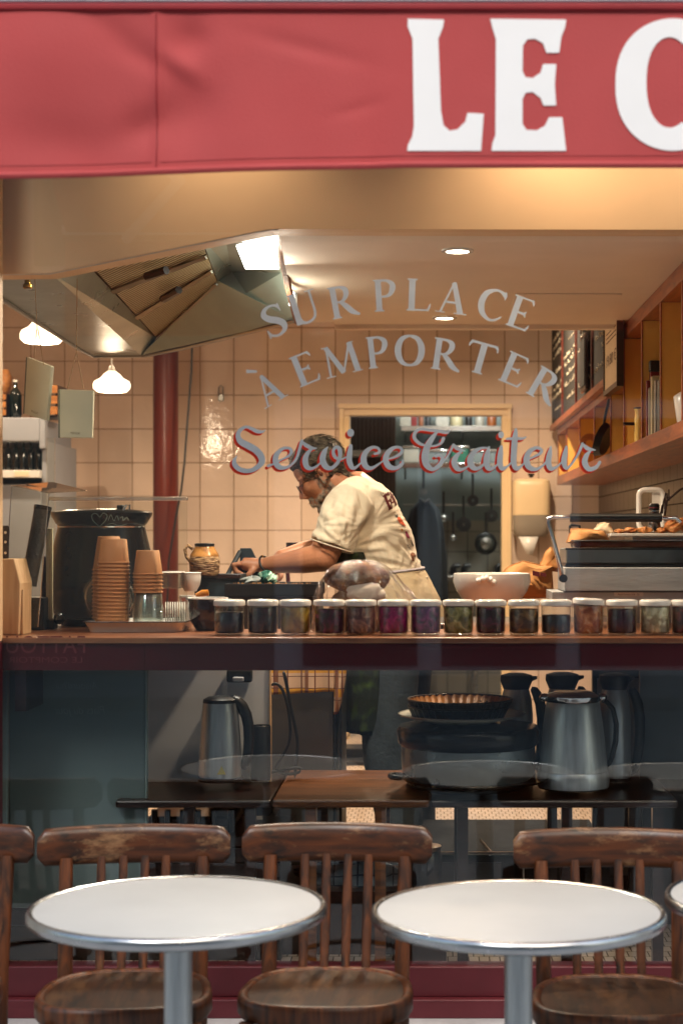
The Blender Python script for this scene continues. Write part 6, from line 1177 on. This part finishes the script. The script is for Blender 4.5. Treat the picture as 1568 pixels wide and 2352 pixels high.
lb = thing('low_cabinet', 'low dark cabinet with a metal edged top behind the right white table', 'cabinet', (.2, 5.6, FZ)); obj('body', MB().box(X_(930, 5.3), X_(1400, 5.3), 5.31, 5.98, FZ, zr-.008), mat('dark glass cabinet', '#131516', .7, spec=.08), lb, smooth=False)
obj('door', MB().box(X_(940, 5.3), X_(1150, 5.3), 5.302, 5.3095, FZ+.02, zr-.03), M['darktable'], lb, smooth=False)
# ============================================================ THE CHEF
PYY = 6.0
def C(zx, zy, dY=0): return P(488+.366*zx, 947+.366*zy, PYY) + Vector((0, dY, 0))
ks = .366*PYY/3900
man = thing('person', 'bearded man in glasses and cream printed T-shirt leaning over the worktop', 'person', (C(1100, 900).x, PYY, FZ))
body = MB()
# head frame
Oh = C(690, 395); f_ = Vector((-.815, .06, -.58)).normalized(); l_ = Vector((0, -1, 0)); l_ = (l_ - f_*l_.dot(f_)).normalized(); u_ = l_.cross(f_); 
if u_.z < 0: u_ = -u_
HM = Matrix((f_, l_, u_)).transposed()      # columns f, l, u
def H(x, y, z): return Oh + f_*x + l_*y + u_*z
def he(c, r, extra=None): body.ell(H(*c), r, M=HM @ extra if extra else HM, n=20, m=12)
he((-.012, 0, .042), (.090, .074, .076)); he((.034, 0, .045), (.050, .062, .052)); he((.034, 0, -.012), (.054, .060, .055))
he((.022, 0, -.055), (.048, .054, .040)); he((.056, 0, -.098), (.030, .032, .022)); he((.020, 0, -.078), (.045, .048, .030)); he((.066, 0, -.060), (.020, .026, .030))
for s in (-1, 1):
    he((.062, s*.030, .032), (.020, .026, .009)); he((.060, s*.036, -.010), (.020, .019, .016)); he((.062, s*.030, .012), (.0125, .0125, .0125))
    he((.092, s*.011, -.030), (.012, .008, .008))
    he((-.008, s*.076, .000), (.016, .0055, .030), Matrix.Rotation(R(-12), 3, 'Y')); he((-.014, s*.079, .012), (.013, .007, .016)); he((-.002, s*.077, -.022), (.008, .006, .010))
body.tube([H(.078, 0, .022), H(.090, 0, .004), H(.104, 0, -.018), H(.108, 0, -.028)], [.008, .009, .010, .010], n=12)
he((.086, 0, -.055), (.011, .021, .0055)); he((.084, 0, -.067), (.011, .018, .0065)); he((.078, 0, -.045), (.012, .022, .010))
# neck and torso
body.tube([H(-.020, 0, -.03), H(-.035, 0, -.075), C(880, 470), C(930, 540)], [.062, .060, .066, .085], n=20)
TOR = [(420, 925, 62, .085), (450, 935, 105, .14), (500, 950, 155, .185), (600, 955, 195, .20), (700, 985, 215, .19), (850, 1015, 232, .185), (950, 1040, 240, .185), (1050, 1075, 243, .19), (1170, 1130, 240, .19), (1300, 1150, 225, .18), (1420, 1140, 200, .17)]
def tring(zy, cx, a, b, k=1.0, add=0, n=40, rng=None):
    out = []
    for i in range(n):
        an = 2*math.pi*i/n if rng is None else rng[0]+(rng[1]-rng[0])*i/(n-1)
        c_, s = math.cos(an), math.sin(an); e = .85
        out.append(C(cx, zy) + Vector(((a*ks+add)*math.copysign(abs(c_)**e, c_)*k, (b+add)*math.copysign(abs(s)**e, s)*k, 0)))
    return out
body.loft([tring(zy, cx, a, b) for zy, cx, a, b in TOR])
# legs
for s, cx in ((-1, 1110), (1, 1190)):
    y = s*.095; hip = C(cx, 1400, y); kn = C(cx-10, 2150, y*1.1); an = Vector((kn.x+.05, kn.y, FZ+.09))
    body.tube([hip, kn, (kn+an)/2+Vector((.015, 0, 0)), an], [.105, .066, .062, .042], n=16)
    body.ell(an+Vector((-.06, 0, -.045)), (.12, .042, .04))
# near arm (its left arm) and far arm
sh = C(895, 555, -.165); el = C(718, 905, -.23); wr = C(352, 955, -.13)
body.tube([sh, C(800, 700, -.21), el], [.068, .060, .050], n=18); body.ell(el, .050)
body.tube([el, C(600, 925, -.205), C(480, 940, -.17), wr], [.049, .045, .036, .0265], n=18, flat=1)
sh2 = C(900, 530, .18); el2 = C(690, 850, .24); wr2 = C(410, 915, .10)
body.tube([sh2, el2], [.066, .046], n=16); body.ell(el2, .046); body.tube([el2, C(540, 880, .18), wr2, C(390, 985, .06)], [.044, .038, .028, .024], n=16)
# hands: palm + four curled fingers + thumb
def hand(w0, pc, kn0, spread, fing, thumb):
    body.tube([w0, pc, kn0], [.026, .033, .026], n=14, flat=.8)
    for k, (pts, r) in enumerate(fing): body.tube([kn0+Vector((0, spread*(k-1.5), 0))]+pts, [r*1.12, r*1.05, r, r*.85][:len(pts)+1], n=10); body.ell(pts[-1], r*.85, n=8, m=6)
    body.tube(thumb, [.013, .011, .0095, .008], n=10); body.ell(thumb[-1], .008, n=8, m=6)
fg = []
for k, (kx_, ky_, ln) in enumerate(((158, 950, 1.0), (152, 960, 1.08), (158, 968, 1.02), (170, 975, .88))):
    dy = -.165+.02*k
    fg.append(([C(kx_+6, ky_, dy), C(kx_+22, ky_+40*ln, dy+.004), C(kx_+62*ln, ky_+62*ln, dy+.006)], .0092))
hand(wr, C(275, 955, -.13), C(212, 945, -.135), .0195, fg, [C(290, 975, -.155), C(262, 1010, -.165), C(235, 1030, -.160), C(212, 1034, -.15)])
fg2 = []
for k in range(4):
    dy = .03+.019*k; fg2.append(([C(385-k*5, 1020, dy), C(375, 1045, dy-.002), C(400, 1056, dy-.004)], .0088))
hand(C(400, 960, .06), C(392, 985, .055), C(385, 1005, .058), .018, fg2, [C(405, 985, .03), C(425, 1010, .01), C(430, 1035, .0), C(420, 1050, 0)])
bd = obj('body', body, M['skin'], man, remesh=.0042, sm=5, sharp=0); bake(bd); bd.data.shade_smooth()
# ------------------------------------------------ T-shirt
shm = MB()
T2 = [t for t in TOR if t[0] <= 1050]
secs = [tring(zy, cx, a, b, add=.012 if zy > 430 else .003) for zy, cx, a, b in T2]; secs.append(tring(1110, 1100, 238, .188, add=.016))
# slanted hem: front hangs lower than back
for p in secs[-1]: p.z += (p.x - C(1100, 1110).x)*.35
shm.loft(secs)
for s, pts in ((-1, [(925, 520, -.10), (880, 575, -.185), (815, 705, -.215), (769, 840, -.228)]), (1, [(915, 510, .10), (880, 560, .19), (830, 690, .22), (785, 800, .235)])):
    shm.tube([C(*p) for p in pts], [.070, .080, .078, .075], n=22)
shm.ell(C(915, 535, -.13), (.070, .06, .062)); shm.ell(C(915, 530, .13), (.070, .06, .062))
shirt = obj('tshirt', shm, M['shirt'], man, remesh=.0052, sm=5, sharp=0); bake(shirt)
me = shirt.data; n = len(me.vertices); cov = np.empty(n*3); me.vertices.foreach_get('co', cov); cov = cov.reshape(-1, 3); nor = np.empty(n*3); me.vertices.foreach_get('normal', nor); nor = nor.reshape(-1, 3)
org = np.array(ORG[man.name]); Wp = cov + org
def zc2(W): # back to zoom coordinates
    return ((W[:, 0]*FOC/PYY+980)-488)/.366, ((CZ-W[:, 2])*FOC/PYY+1230-947)/.366
zx, zy = zc2(Wp)
def folds(ax, ay, freq, ph, r0, r1, amp, a0=None, a1=None):
    dx, dy = zx-ax, zy-ay; r = np.hypot(dx, dy); an = np.arctan2(dy, dx)
    f = np.sin(an*freq+ph+.9*np.sin(r/70.+ph))*.6+np.sin(an*freq*1.7+ph*2+r/110.)*.4
    wgt = np.exp(-((r-r0)/r1)**2)
    if a0 is not None: wgt = wgt*(1/(1+np.exp(-(an-a0)*8)))*(1/(1+np.exp((an-a1)*8)))
    return amp*f*wgt
d = folds(860, 850, 11, .3, 190, 160, .0052) + folds(900, 420, 13, 1.0, 190, 110, .0028) + folds(1290, 980, 14, 2.0, 170, 140, .0060) + folds(700, 700, 9, .5, 120, 110, .0028)
d += .003*np.sin((zx*.55+zy*.9)/34.+1.2*np.sin(zx/120.))*np.exp(-((zy-760)/180.)**2)
d += folds(1000, 720, 21, 1.3, 120, 200, .0016) + folds(780, 900, 25, .2, 200, 120, .0017) + folds(1150, 1080, 23, .9, 150, 120, .0022)
cov2 = cov + nor*d[:, None]; me.vertices.foreach_set('co', cov2.ravel()); me.update(); me.shade_smooth()
obj('collar', MB().tube([C(925+62*math.cos(a)-10, 447+22*math.cos(a)*-.4+8, .085*math.sin(a)) for a in [R(k*15) for k in range(24)]], .006, closed=True), M['shirt'], man, sub=1)
obj('sleeve_hem', MB().tube([C(771, 834, -.228) + (Vector((.95, 0, -.31)).normalized()*math.cos(a)*.076 + Vector((0, 1, 0))*math.sin(a)*.076) for a in [R(k*15) for k in range(24)]], .0022, closed=True), M['shirt'], shirt)
# print on the back of the shirt, laid on the cloth itself
bvh = BVHTree.FromPolygons([v.co.copy() for v in shirt.data.vertices], [tuple(p.vertices) for p in shirt.data.polygons])
camp = Vector((0, 0, CZ)) - ORG[man.name]
def onto(zx_, zy_, lift=.0015):
    tgt = C(zx_, zy_) - ORG[man.name]; dr = (tgt-camp).normalized(); h = bvh.ray_cast(camp, dr)
    if h[0] is None: return None
    return h[0] + h[1]*lift*(1 if h[1].dot(dr) < 0 else -1) + ORG[man.name]
def print_(polys, m, nm, lift=.0015, lb=None):
    mb = MB()
    for pl in polys:
        # fan of small triangles
        tri = tessellate_polygon([[Vector((x, y, 0)) for x, y in pl]])
        for t_ in tri:
            P3 = [Vector((pl[i][0], pl[i][1])) for i in t_]; st = [P3]
            for _ in range(2):
                nx = []
                for a, b, c_ in st: ab, bc, ca = (a+b)/2, (b+c_)/2, (c_+a)/2; nx += [(a, ab, ca), (ab, b, bc), (ca, bc, c_), (ab, bc, ca)]
                st = nx
            for tr in st:
                q = [onto(p.x, p.y, lift) for p in tr]
                if all(q) and max((q[i]-q[i-1]).length for i in range(3)) < .03: mb.quad(*q)
    return obj(nm, mb, m, shirt, smooth=False, label=lb)
def seg(x0_, y0_, x1_, y1_, w_):
    L_ = math.hypot(x1_-x0_, y1_-y0_); nx, ny = -(y1_-y0_)/L_*w_/2, (x1_-x0_)/L_*w_/2
    return [(x0_+nx, y0_+ny), (x1_+nx, y1_+ny), (x1_-nx, y1_-ny), (x0_-nx, y0_-ny)]
Fp = [seg(1076, 522, 1113, 608, 17), seg(1064, 530, 1090, 518, 8), seg(1072, 528, 1100, 508, 12), seg(1096, 500, 1106, 522, 7), seg(1092, 562, 1112, 550, 10), seg(1102, 612, 1124, 600, 7), seg(1108, 543, 1116, 558, 6)]
Ap = [seg(1112, 500, 1122, 604, 7), seg(1112, 498, 1150, 578, 14), seg(1118, 570, 1136, 560, 7), seg(1142, 582, 1156, 574, 6)]
print_(Fp+Ap, M['darkred'], 'printed_letters', lb='dark red printed letters FA')
print_([seg(1054, 505, 1062, 524, 3), seg(1066, 504, 1072, 520, 3), seg(1062, 510, 1072, 506, 2.5), seg(1076, 508, 1082, 516, 4), seg(1086, 512, 1088, 514, 3), seg(1091, 509, 1093, 511, 3)], M['ink'], 'printed_letters', lb="small printed word It's...")
carrot = [(1155, 664), (1165, 655), (1176, 660), (1192, 685), (1210, 716), (1196, 712), (1170, 696)]
print_([carrot], mat('printed orange', '#c8501c', .8), 'printed_carrot'); print_([seg(1158, 660, 1140, 642, 4), seg(1158, 660, 1142, 655, 4), seg(1160, 658, 1152, 640, 4)], M['black'], 'printed_leaves')
print_([[(1180, 733), (1185, 728), (1190, 735), (1195, 737), (1189, 741), (1184, 745), (1182, 738), (1176, 736)]], mat('printed gold', '#c98a2c', .8), 'printed_star')
print_([[(1205, 750), (1214, 745), (1222, 758), (1232, 778), (1236, 795), (1222, 788), (1208, 772)]], mat('printed pink', '#8e2450', .8), 'printed_radish'); print_([seg(1215, 830, 1240, 862, 3), seg(1220, 838, 1230, 830, 3), seg(1226, 848, 1240, 842, 3), seg(1216, 846, 1228, 850, 3), seg(1226, 858, 1236, 858, 3), seg(1240, 800, 1256, 840, 6)], M['black'], 'printed_sprig')
print_([[(1238, 892), (1246, 880), (1260, 882), (1270, 895), (1272, 910), (1258, 905), (1242, 904)], seg(1252, 905, 1256, 935, 12)], mat('printed brown', '#7a4a2c', .8), 'printed_mushroom'); print_([seg(1196, 640, 1206, 672, 7)], mat('printed tan', '#8a6a4c', .8), 'printed_onion')
# ------------------------------------------------ apron, trousers
ap = []
for zy, cx, a, b in [(870, 1018, 238, .19), (950, 1040, 246, .19), (1050, 1075, 252, .195), (1170, 1130, 262, .20), (1300, 1140, 258, .195), (1500, 1120, 250, .19), (1750, 1100, 235, .18), (2000, 1085, 215, .17)]:
    ring_ = tring(zy, cx, a, b, add=.020, n=48, rng=(R(118), R(262)))
    for i, p in enumerate(ring_): p.x += .010*math.sin(i*.8+zy/90.)*(1 if zy > 1100 else .4); p.y += .008*math.sin(i*.55+zy/140.)
    ap.append(ring_)
mb = MB(); vs = [p for r_ in ap for p in r_]; n_ = 48; mb.add(vs, [(k*n_+i, k*n_+i+1, (k+1)*n_+i+1, (k+1)*n_+i) for k in range(len(ap)-1) for i in range(n_-1)])
obj('apron', mb, M['apron'], man, solid=.004, sub=1, sharp=0)
sk = []
for j, (zy, cx, a, b) in enumerate([(985, 1085, 212, .19), (1050, 1105, 226, .195), (1170, 1150, 250, .20), (1300, 1175, 262, .20), (1400, 1180, 262, .2)]):
    ring_ = tring(zy, cx, a, b, add=.014, n=60, rng=(R(-100), R(80)))
    for i, p in enumerate(ring_): w_ = min(1, j/2+.2); p.x += .008*w_*math.sin(i*.9+zy/60.); p.y += .008*w_*math.sin(i*.7+zy/80.); p.z += -.10*(p.x-C(1290, 950).x)*-1*(j < 2)
    sk.append(ring_)
mb = MB(); vs = [p for r_ in sk for p in r_]; n_ = 60; mb.add(vs, [(k*n_+i, k*n_+i+1, (k+1)*n_+i+1, (k+1)*n_+i) for k in range(len(sk)-1) for i in range(n_-1)])
obj('waist_cloth', mb, M['cloth'], man, solid=.004, sub=1, sharp=0)
wbnd = MB().tube([p + Vector((0, 0, .003)) for p in sk[0]], .005, n=6); obj('waist_tie', wbnd, mat('pale lilac tape', '#b9b4bd', .8), man)
tr = MB(); tr.loft([tring(zy, cx, a, b, add=.010) for zy, cx, a, b in TOR[8:]])
for s, cx in ((-1, 1110), (1, 1190)):
    y = s*.095; hip = C(cx, 1400, y); kn = C(cx-10, 2150, y*1.1); an = Vector((kn.x+.05, kn.y, FZ+.06)); tr.tube([hip, kn, (kn+an)/2+Vector((.015, 0, 0)), an], [.118, .086, .084, .078], n=18)
jn = obj('jeans', tr, M['jeans'], man, remesh=.012, sm=4, sharp=0); bake(jn); jn.data.shade_smooth()
for s in (-1, 1):
    y = s*.105; k0 = C(1110 if s < 0 else 1190, 2150, y); obj('shoe', MB().ell(Vector((k0.x-.02, k0.y, FZ+.045)), (.135, .05, .045)), M['black'], man)
# ------------------------------------------------ hair, beard, brow
def bvhof(o): return BVHTree.FromPolygons([v.co.copy() for v in o.data.vertices], [tuple(p.vertices) for p in o.data.polygons])
bvb = bvhof(bd); HO = ORG[man.name]
hc = MB(); hc.ell(H(-.016, 0, .052), (.094, .080, .080), M=HM, n=24, m=16); hc.ell(H(.030, 0, .083), (.052, .056, .036), M=HM, n=20, m=12); hc.ell(H(-.055, 0, .012), (.050, .068, .060), M=HM, n=20, m=12); hc.ell(H(-.068, 0, -.028), (.030, .050, .036), M=HM, n=20, m=12)
for s in (-1, 1): hc.ell(H(.026, s*.058, .034), (.018, .014, .024), M=HM, n=12, m=8)
hair = obj('hair', hc, M['hair'], man, remesh=.005, sm=3, sharp=0); bake(hair); hair.data.shade_smooth()
bh_ = bvhof(hair)
rnd = random.Random(5)
def ribbon(mb, pts, w_):
    n = len(pts); vs = []
    for i, p in enumerate(pts):
        t_ = (pts[min(i+1, n-1)]-pts[max(i-1, 0)]).normalized(); sd = t_.cross(Vector((0, -1, 0)))
        if sd.length < .2: sd = t_.cross(Vector((0, 0, 1)))
        sd.normalize(); ww = w_*(1-.85*i/(n-1)); vs += [p+sd*ww, p-sd*ww]
    mb.add(vs, [(2*i, 2*i+1, 2*i+3, 2*i+2) for i in range(n-1)])
hs_ = MB(); cnt = 0
while cnt < 1700:
    d_ = Vector((rnd.gauss(0, 1), rnd.gauss(0, 1), rnd.gauss(0, 1))).normalized(); p0 = Oh + HM @ Vector((-.02, 0, .04)) - HO
    h = bh_.ray_cast(p0 + d_*.3, -d_)
    if h[0] is None: continue
    p, nn = h[0], h[1]; loc = HM.transposed() @ (p+HO-Oh)
    if -.036 < loc.x < .022 and loc.z < .040 and abs(loc.y) > .05: continue
    if loc.x > .066: continue
    cnt += 1
    flow = (HM @ Vector((-1, rnd.uniform(-.25, .25), -.35 if loc.z < .09 else .05))).normalized()
    if loc.x < -.06: flow = (HM @ Vector((-.35, rnd.uniform(-.3, .3), -1))).normalized()
    flow = (flow - nn*flow.dot(nn)).normalized(); ln = rnd.uniform(.022, .045); ph = rnd.uniform(0, 6); sd = nn.cross(flow)
    pts = [p + HO + flow*ln*k/5 + nn*(.001+.004*math.sin(k/5*2.6)+rnd.uniform(0, .0015)) + sd*.0035*math.sin(ph+k*1.1) for k in range(6)]
    if loc.x > .05 and loc.z > .07: pts = [q + HM @ Vector((.004*k, 0, .001*k)) for k, q in enumerate(pts)]
    ribbon(hs_, pts, rnd.uniform(.0007, .0014))
obj('strands', hs_, M['hairstrand'], hair, smooth=False)
# a few locks at the nape and the forehead
lk = MB()
for k in range(60):
    a = rnd.uniform(-1, 1); p = H(-.078+rnd.uniform(-.01, .01), a*.055, -.045+rnd.uniform(-.01, .012)); ribbon(lk, [p, p+u_*-.012+f_*-.004, p+u_*-.024+f_*(-.010+rnd.uniform(-.006, .006))], .0022)
for k in range(26):
    a = rnd.uniform(-.05, .05); p = H(.040, a, .112+rnd.uniform(-.008, .01)); ribbon(lk, [p, p+f_*.012+u_*.008, p+f_*.020+u_*rnd.uniform(.002, .010)], .0018)
obj('locks', lk, M['hairstrand'], hair, smooth=False)
bs = MB(); cnt = 0
while cnt < 3000:
    x, y, z = rnd.uniform(-.02, .10), rnd.choice((-1, 1))*rnd.uniform(0, .075), rnd.uniform(-.125, .0)
    jaw = z < -.035 - .25*max(0, x-.06)*0; side = x < .028 and z < .0 and abs(y) > .04
    lip = x > .07 and -.072 < z < -.050; mous = x > .07 and -.050 < z < -.036
    if not (side or (z < -.048) or mous) or lip or x > .088: continue
    if x > .035 and z > -.05 and not mous: continue
    o_ = H(x, y*1.0, z) - HO; dr = (HM @ Vector((x*.2+.0, math.copysign(1, y), -.15 if z < -.08 else 0))).normalized() if abs(y) > .02 else (HM @ Vector((1, 0, -.9 if z < -.09 else -.1))).normalized()
    h = bvb.ray_cast(o_ + dr*.12, -dr)
    if h[0] is None: continue
    lc = HM.transposed() @ (h[0]+HO-Oh)
    if lc.z < -.135 or lc.x < -.03 or (lc.z > -.036 and lc.x > .03): continue
    cnt += 1; fl_ = (HM @ Vector((.25, 0, -1))).normalized(); fl_ = (fl_-h[1]*fl_.dot(h[1])).normalized(); ln = rnd.uniform(.006, .012)
    p = h[0]+HO; ribbon(bs, [p, p+fl_*ln*.5+h[1]*.002, p+fl_*ln+h[1]*.0035], rnd.uniform(.0007, .0012))
obj('beard', bs, M['beard'], man, smooth=False)
eb = MB()
for s in (-1, 1):
    for k in range(70):
        a = rnd.uniform(0, 1); p = H(.081-.016*a, s*(.012+.034*a), .034+.006*math.sin(a*3)+rnd.uniform(-.003, .003)); ribbon(eb, [p, p+HM @ Vector((.002, s*.004, .002)), p+HM @ Vector((0, s*.009, .001))], .0013)
obj('eyebrows', eb, M['hair'], man, smooth=False)
el_ = MB()
for s in (-1, 1): el_.tube([H(.077, s*.020, .010), H(.079, s*.030, .006), H(.073, s*.041, .009)], .0016, n=5); el_.ell(H(.0725, s*.030, .0115), (.0045, .006, .003), M=HM, n=10, m=6)
obj('eyelids', el_, mat('dark lash line', '#2a1710', .6), man)
gl = MB()
for s in (-1, 1): gl.tube([H(.094+.0*math.sin(a), s*.031+.021*math.cos(a), .004+.016*math.sin(a)) for a in [R(k*20) for k in range(18)]], .0012, closed=True, n=6); gl.tube([H(.092, s*.052, .010), H(.06, s*.066, .012), H(.0, s*.078, .016), H(-.014, s*.080, .006)], .0012, n=6)
gl.tube([H(.094, -.011, .010), H(.099, 0, .013), H(.094, .011, .010)], .0012, n=6)
g_ = obj('glasses', gl, mat('dark metal wire', '#5a5048', .3, 1), man)
ln_ = MB()
for s in (-1, 1): ln_.add([H(.094, s*.031+.020*math.cos(a), .004+.015*math.sin(a)) for a in [R(k*20) for k in range(18)]], [tuple(range(18))])
obj('lenses', ln_, M['jarglass'], g_, smooth=False)
er = MB(); er.tube([H(-.022+.0, .084, -.022), H(-.026, .086, .005), H(-.020, .087, .026), H(-.004, .086, .031), H(.006, .084, .018)], [.003, .0036, .004, .0036, .003], n=8)
obj('ear_rim', er, M['skin'], man, sub=1)
obj('ear_hollow_shade', MB().ell(H(-.006, .0825, .004), (.007, .004, .012), M=HM, n=12, m=8), mat('ear hollow shade', '#5e2d1a', .6), man)  # dark blob paints the shade inside the ear
d1 = (C(480, 940, -.17)-wr).normalized(); cbr = C(350, 955, -.135)+d1*.006; s1 = d1.cross(Vector((0, 1, 0))).normalized(); s2 = d1.cross(s1)
tl = d1*.012
br = obj('bracelet', MB().tube([cbr + s1*math.cos(a)*.0315 + s2*math.sin(a)*.0315 + tl*math.cos(a)*-1 for a in [R(k*15) for k in range(24)]], .0038, closed=True), M['black'], man); 
obj('bead', MB().ell(cbr + s1*.0315 - tl, .0048, n=8, m=6).ell(cbr - s1*.0315 + tl, .0048, n=8, m=6), mat('gold bead', '#b8903c', .3, 1), br)
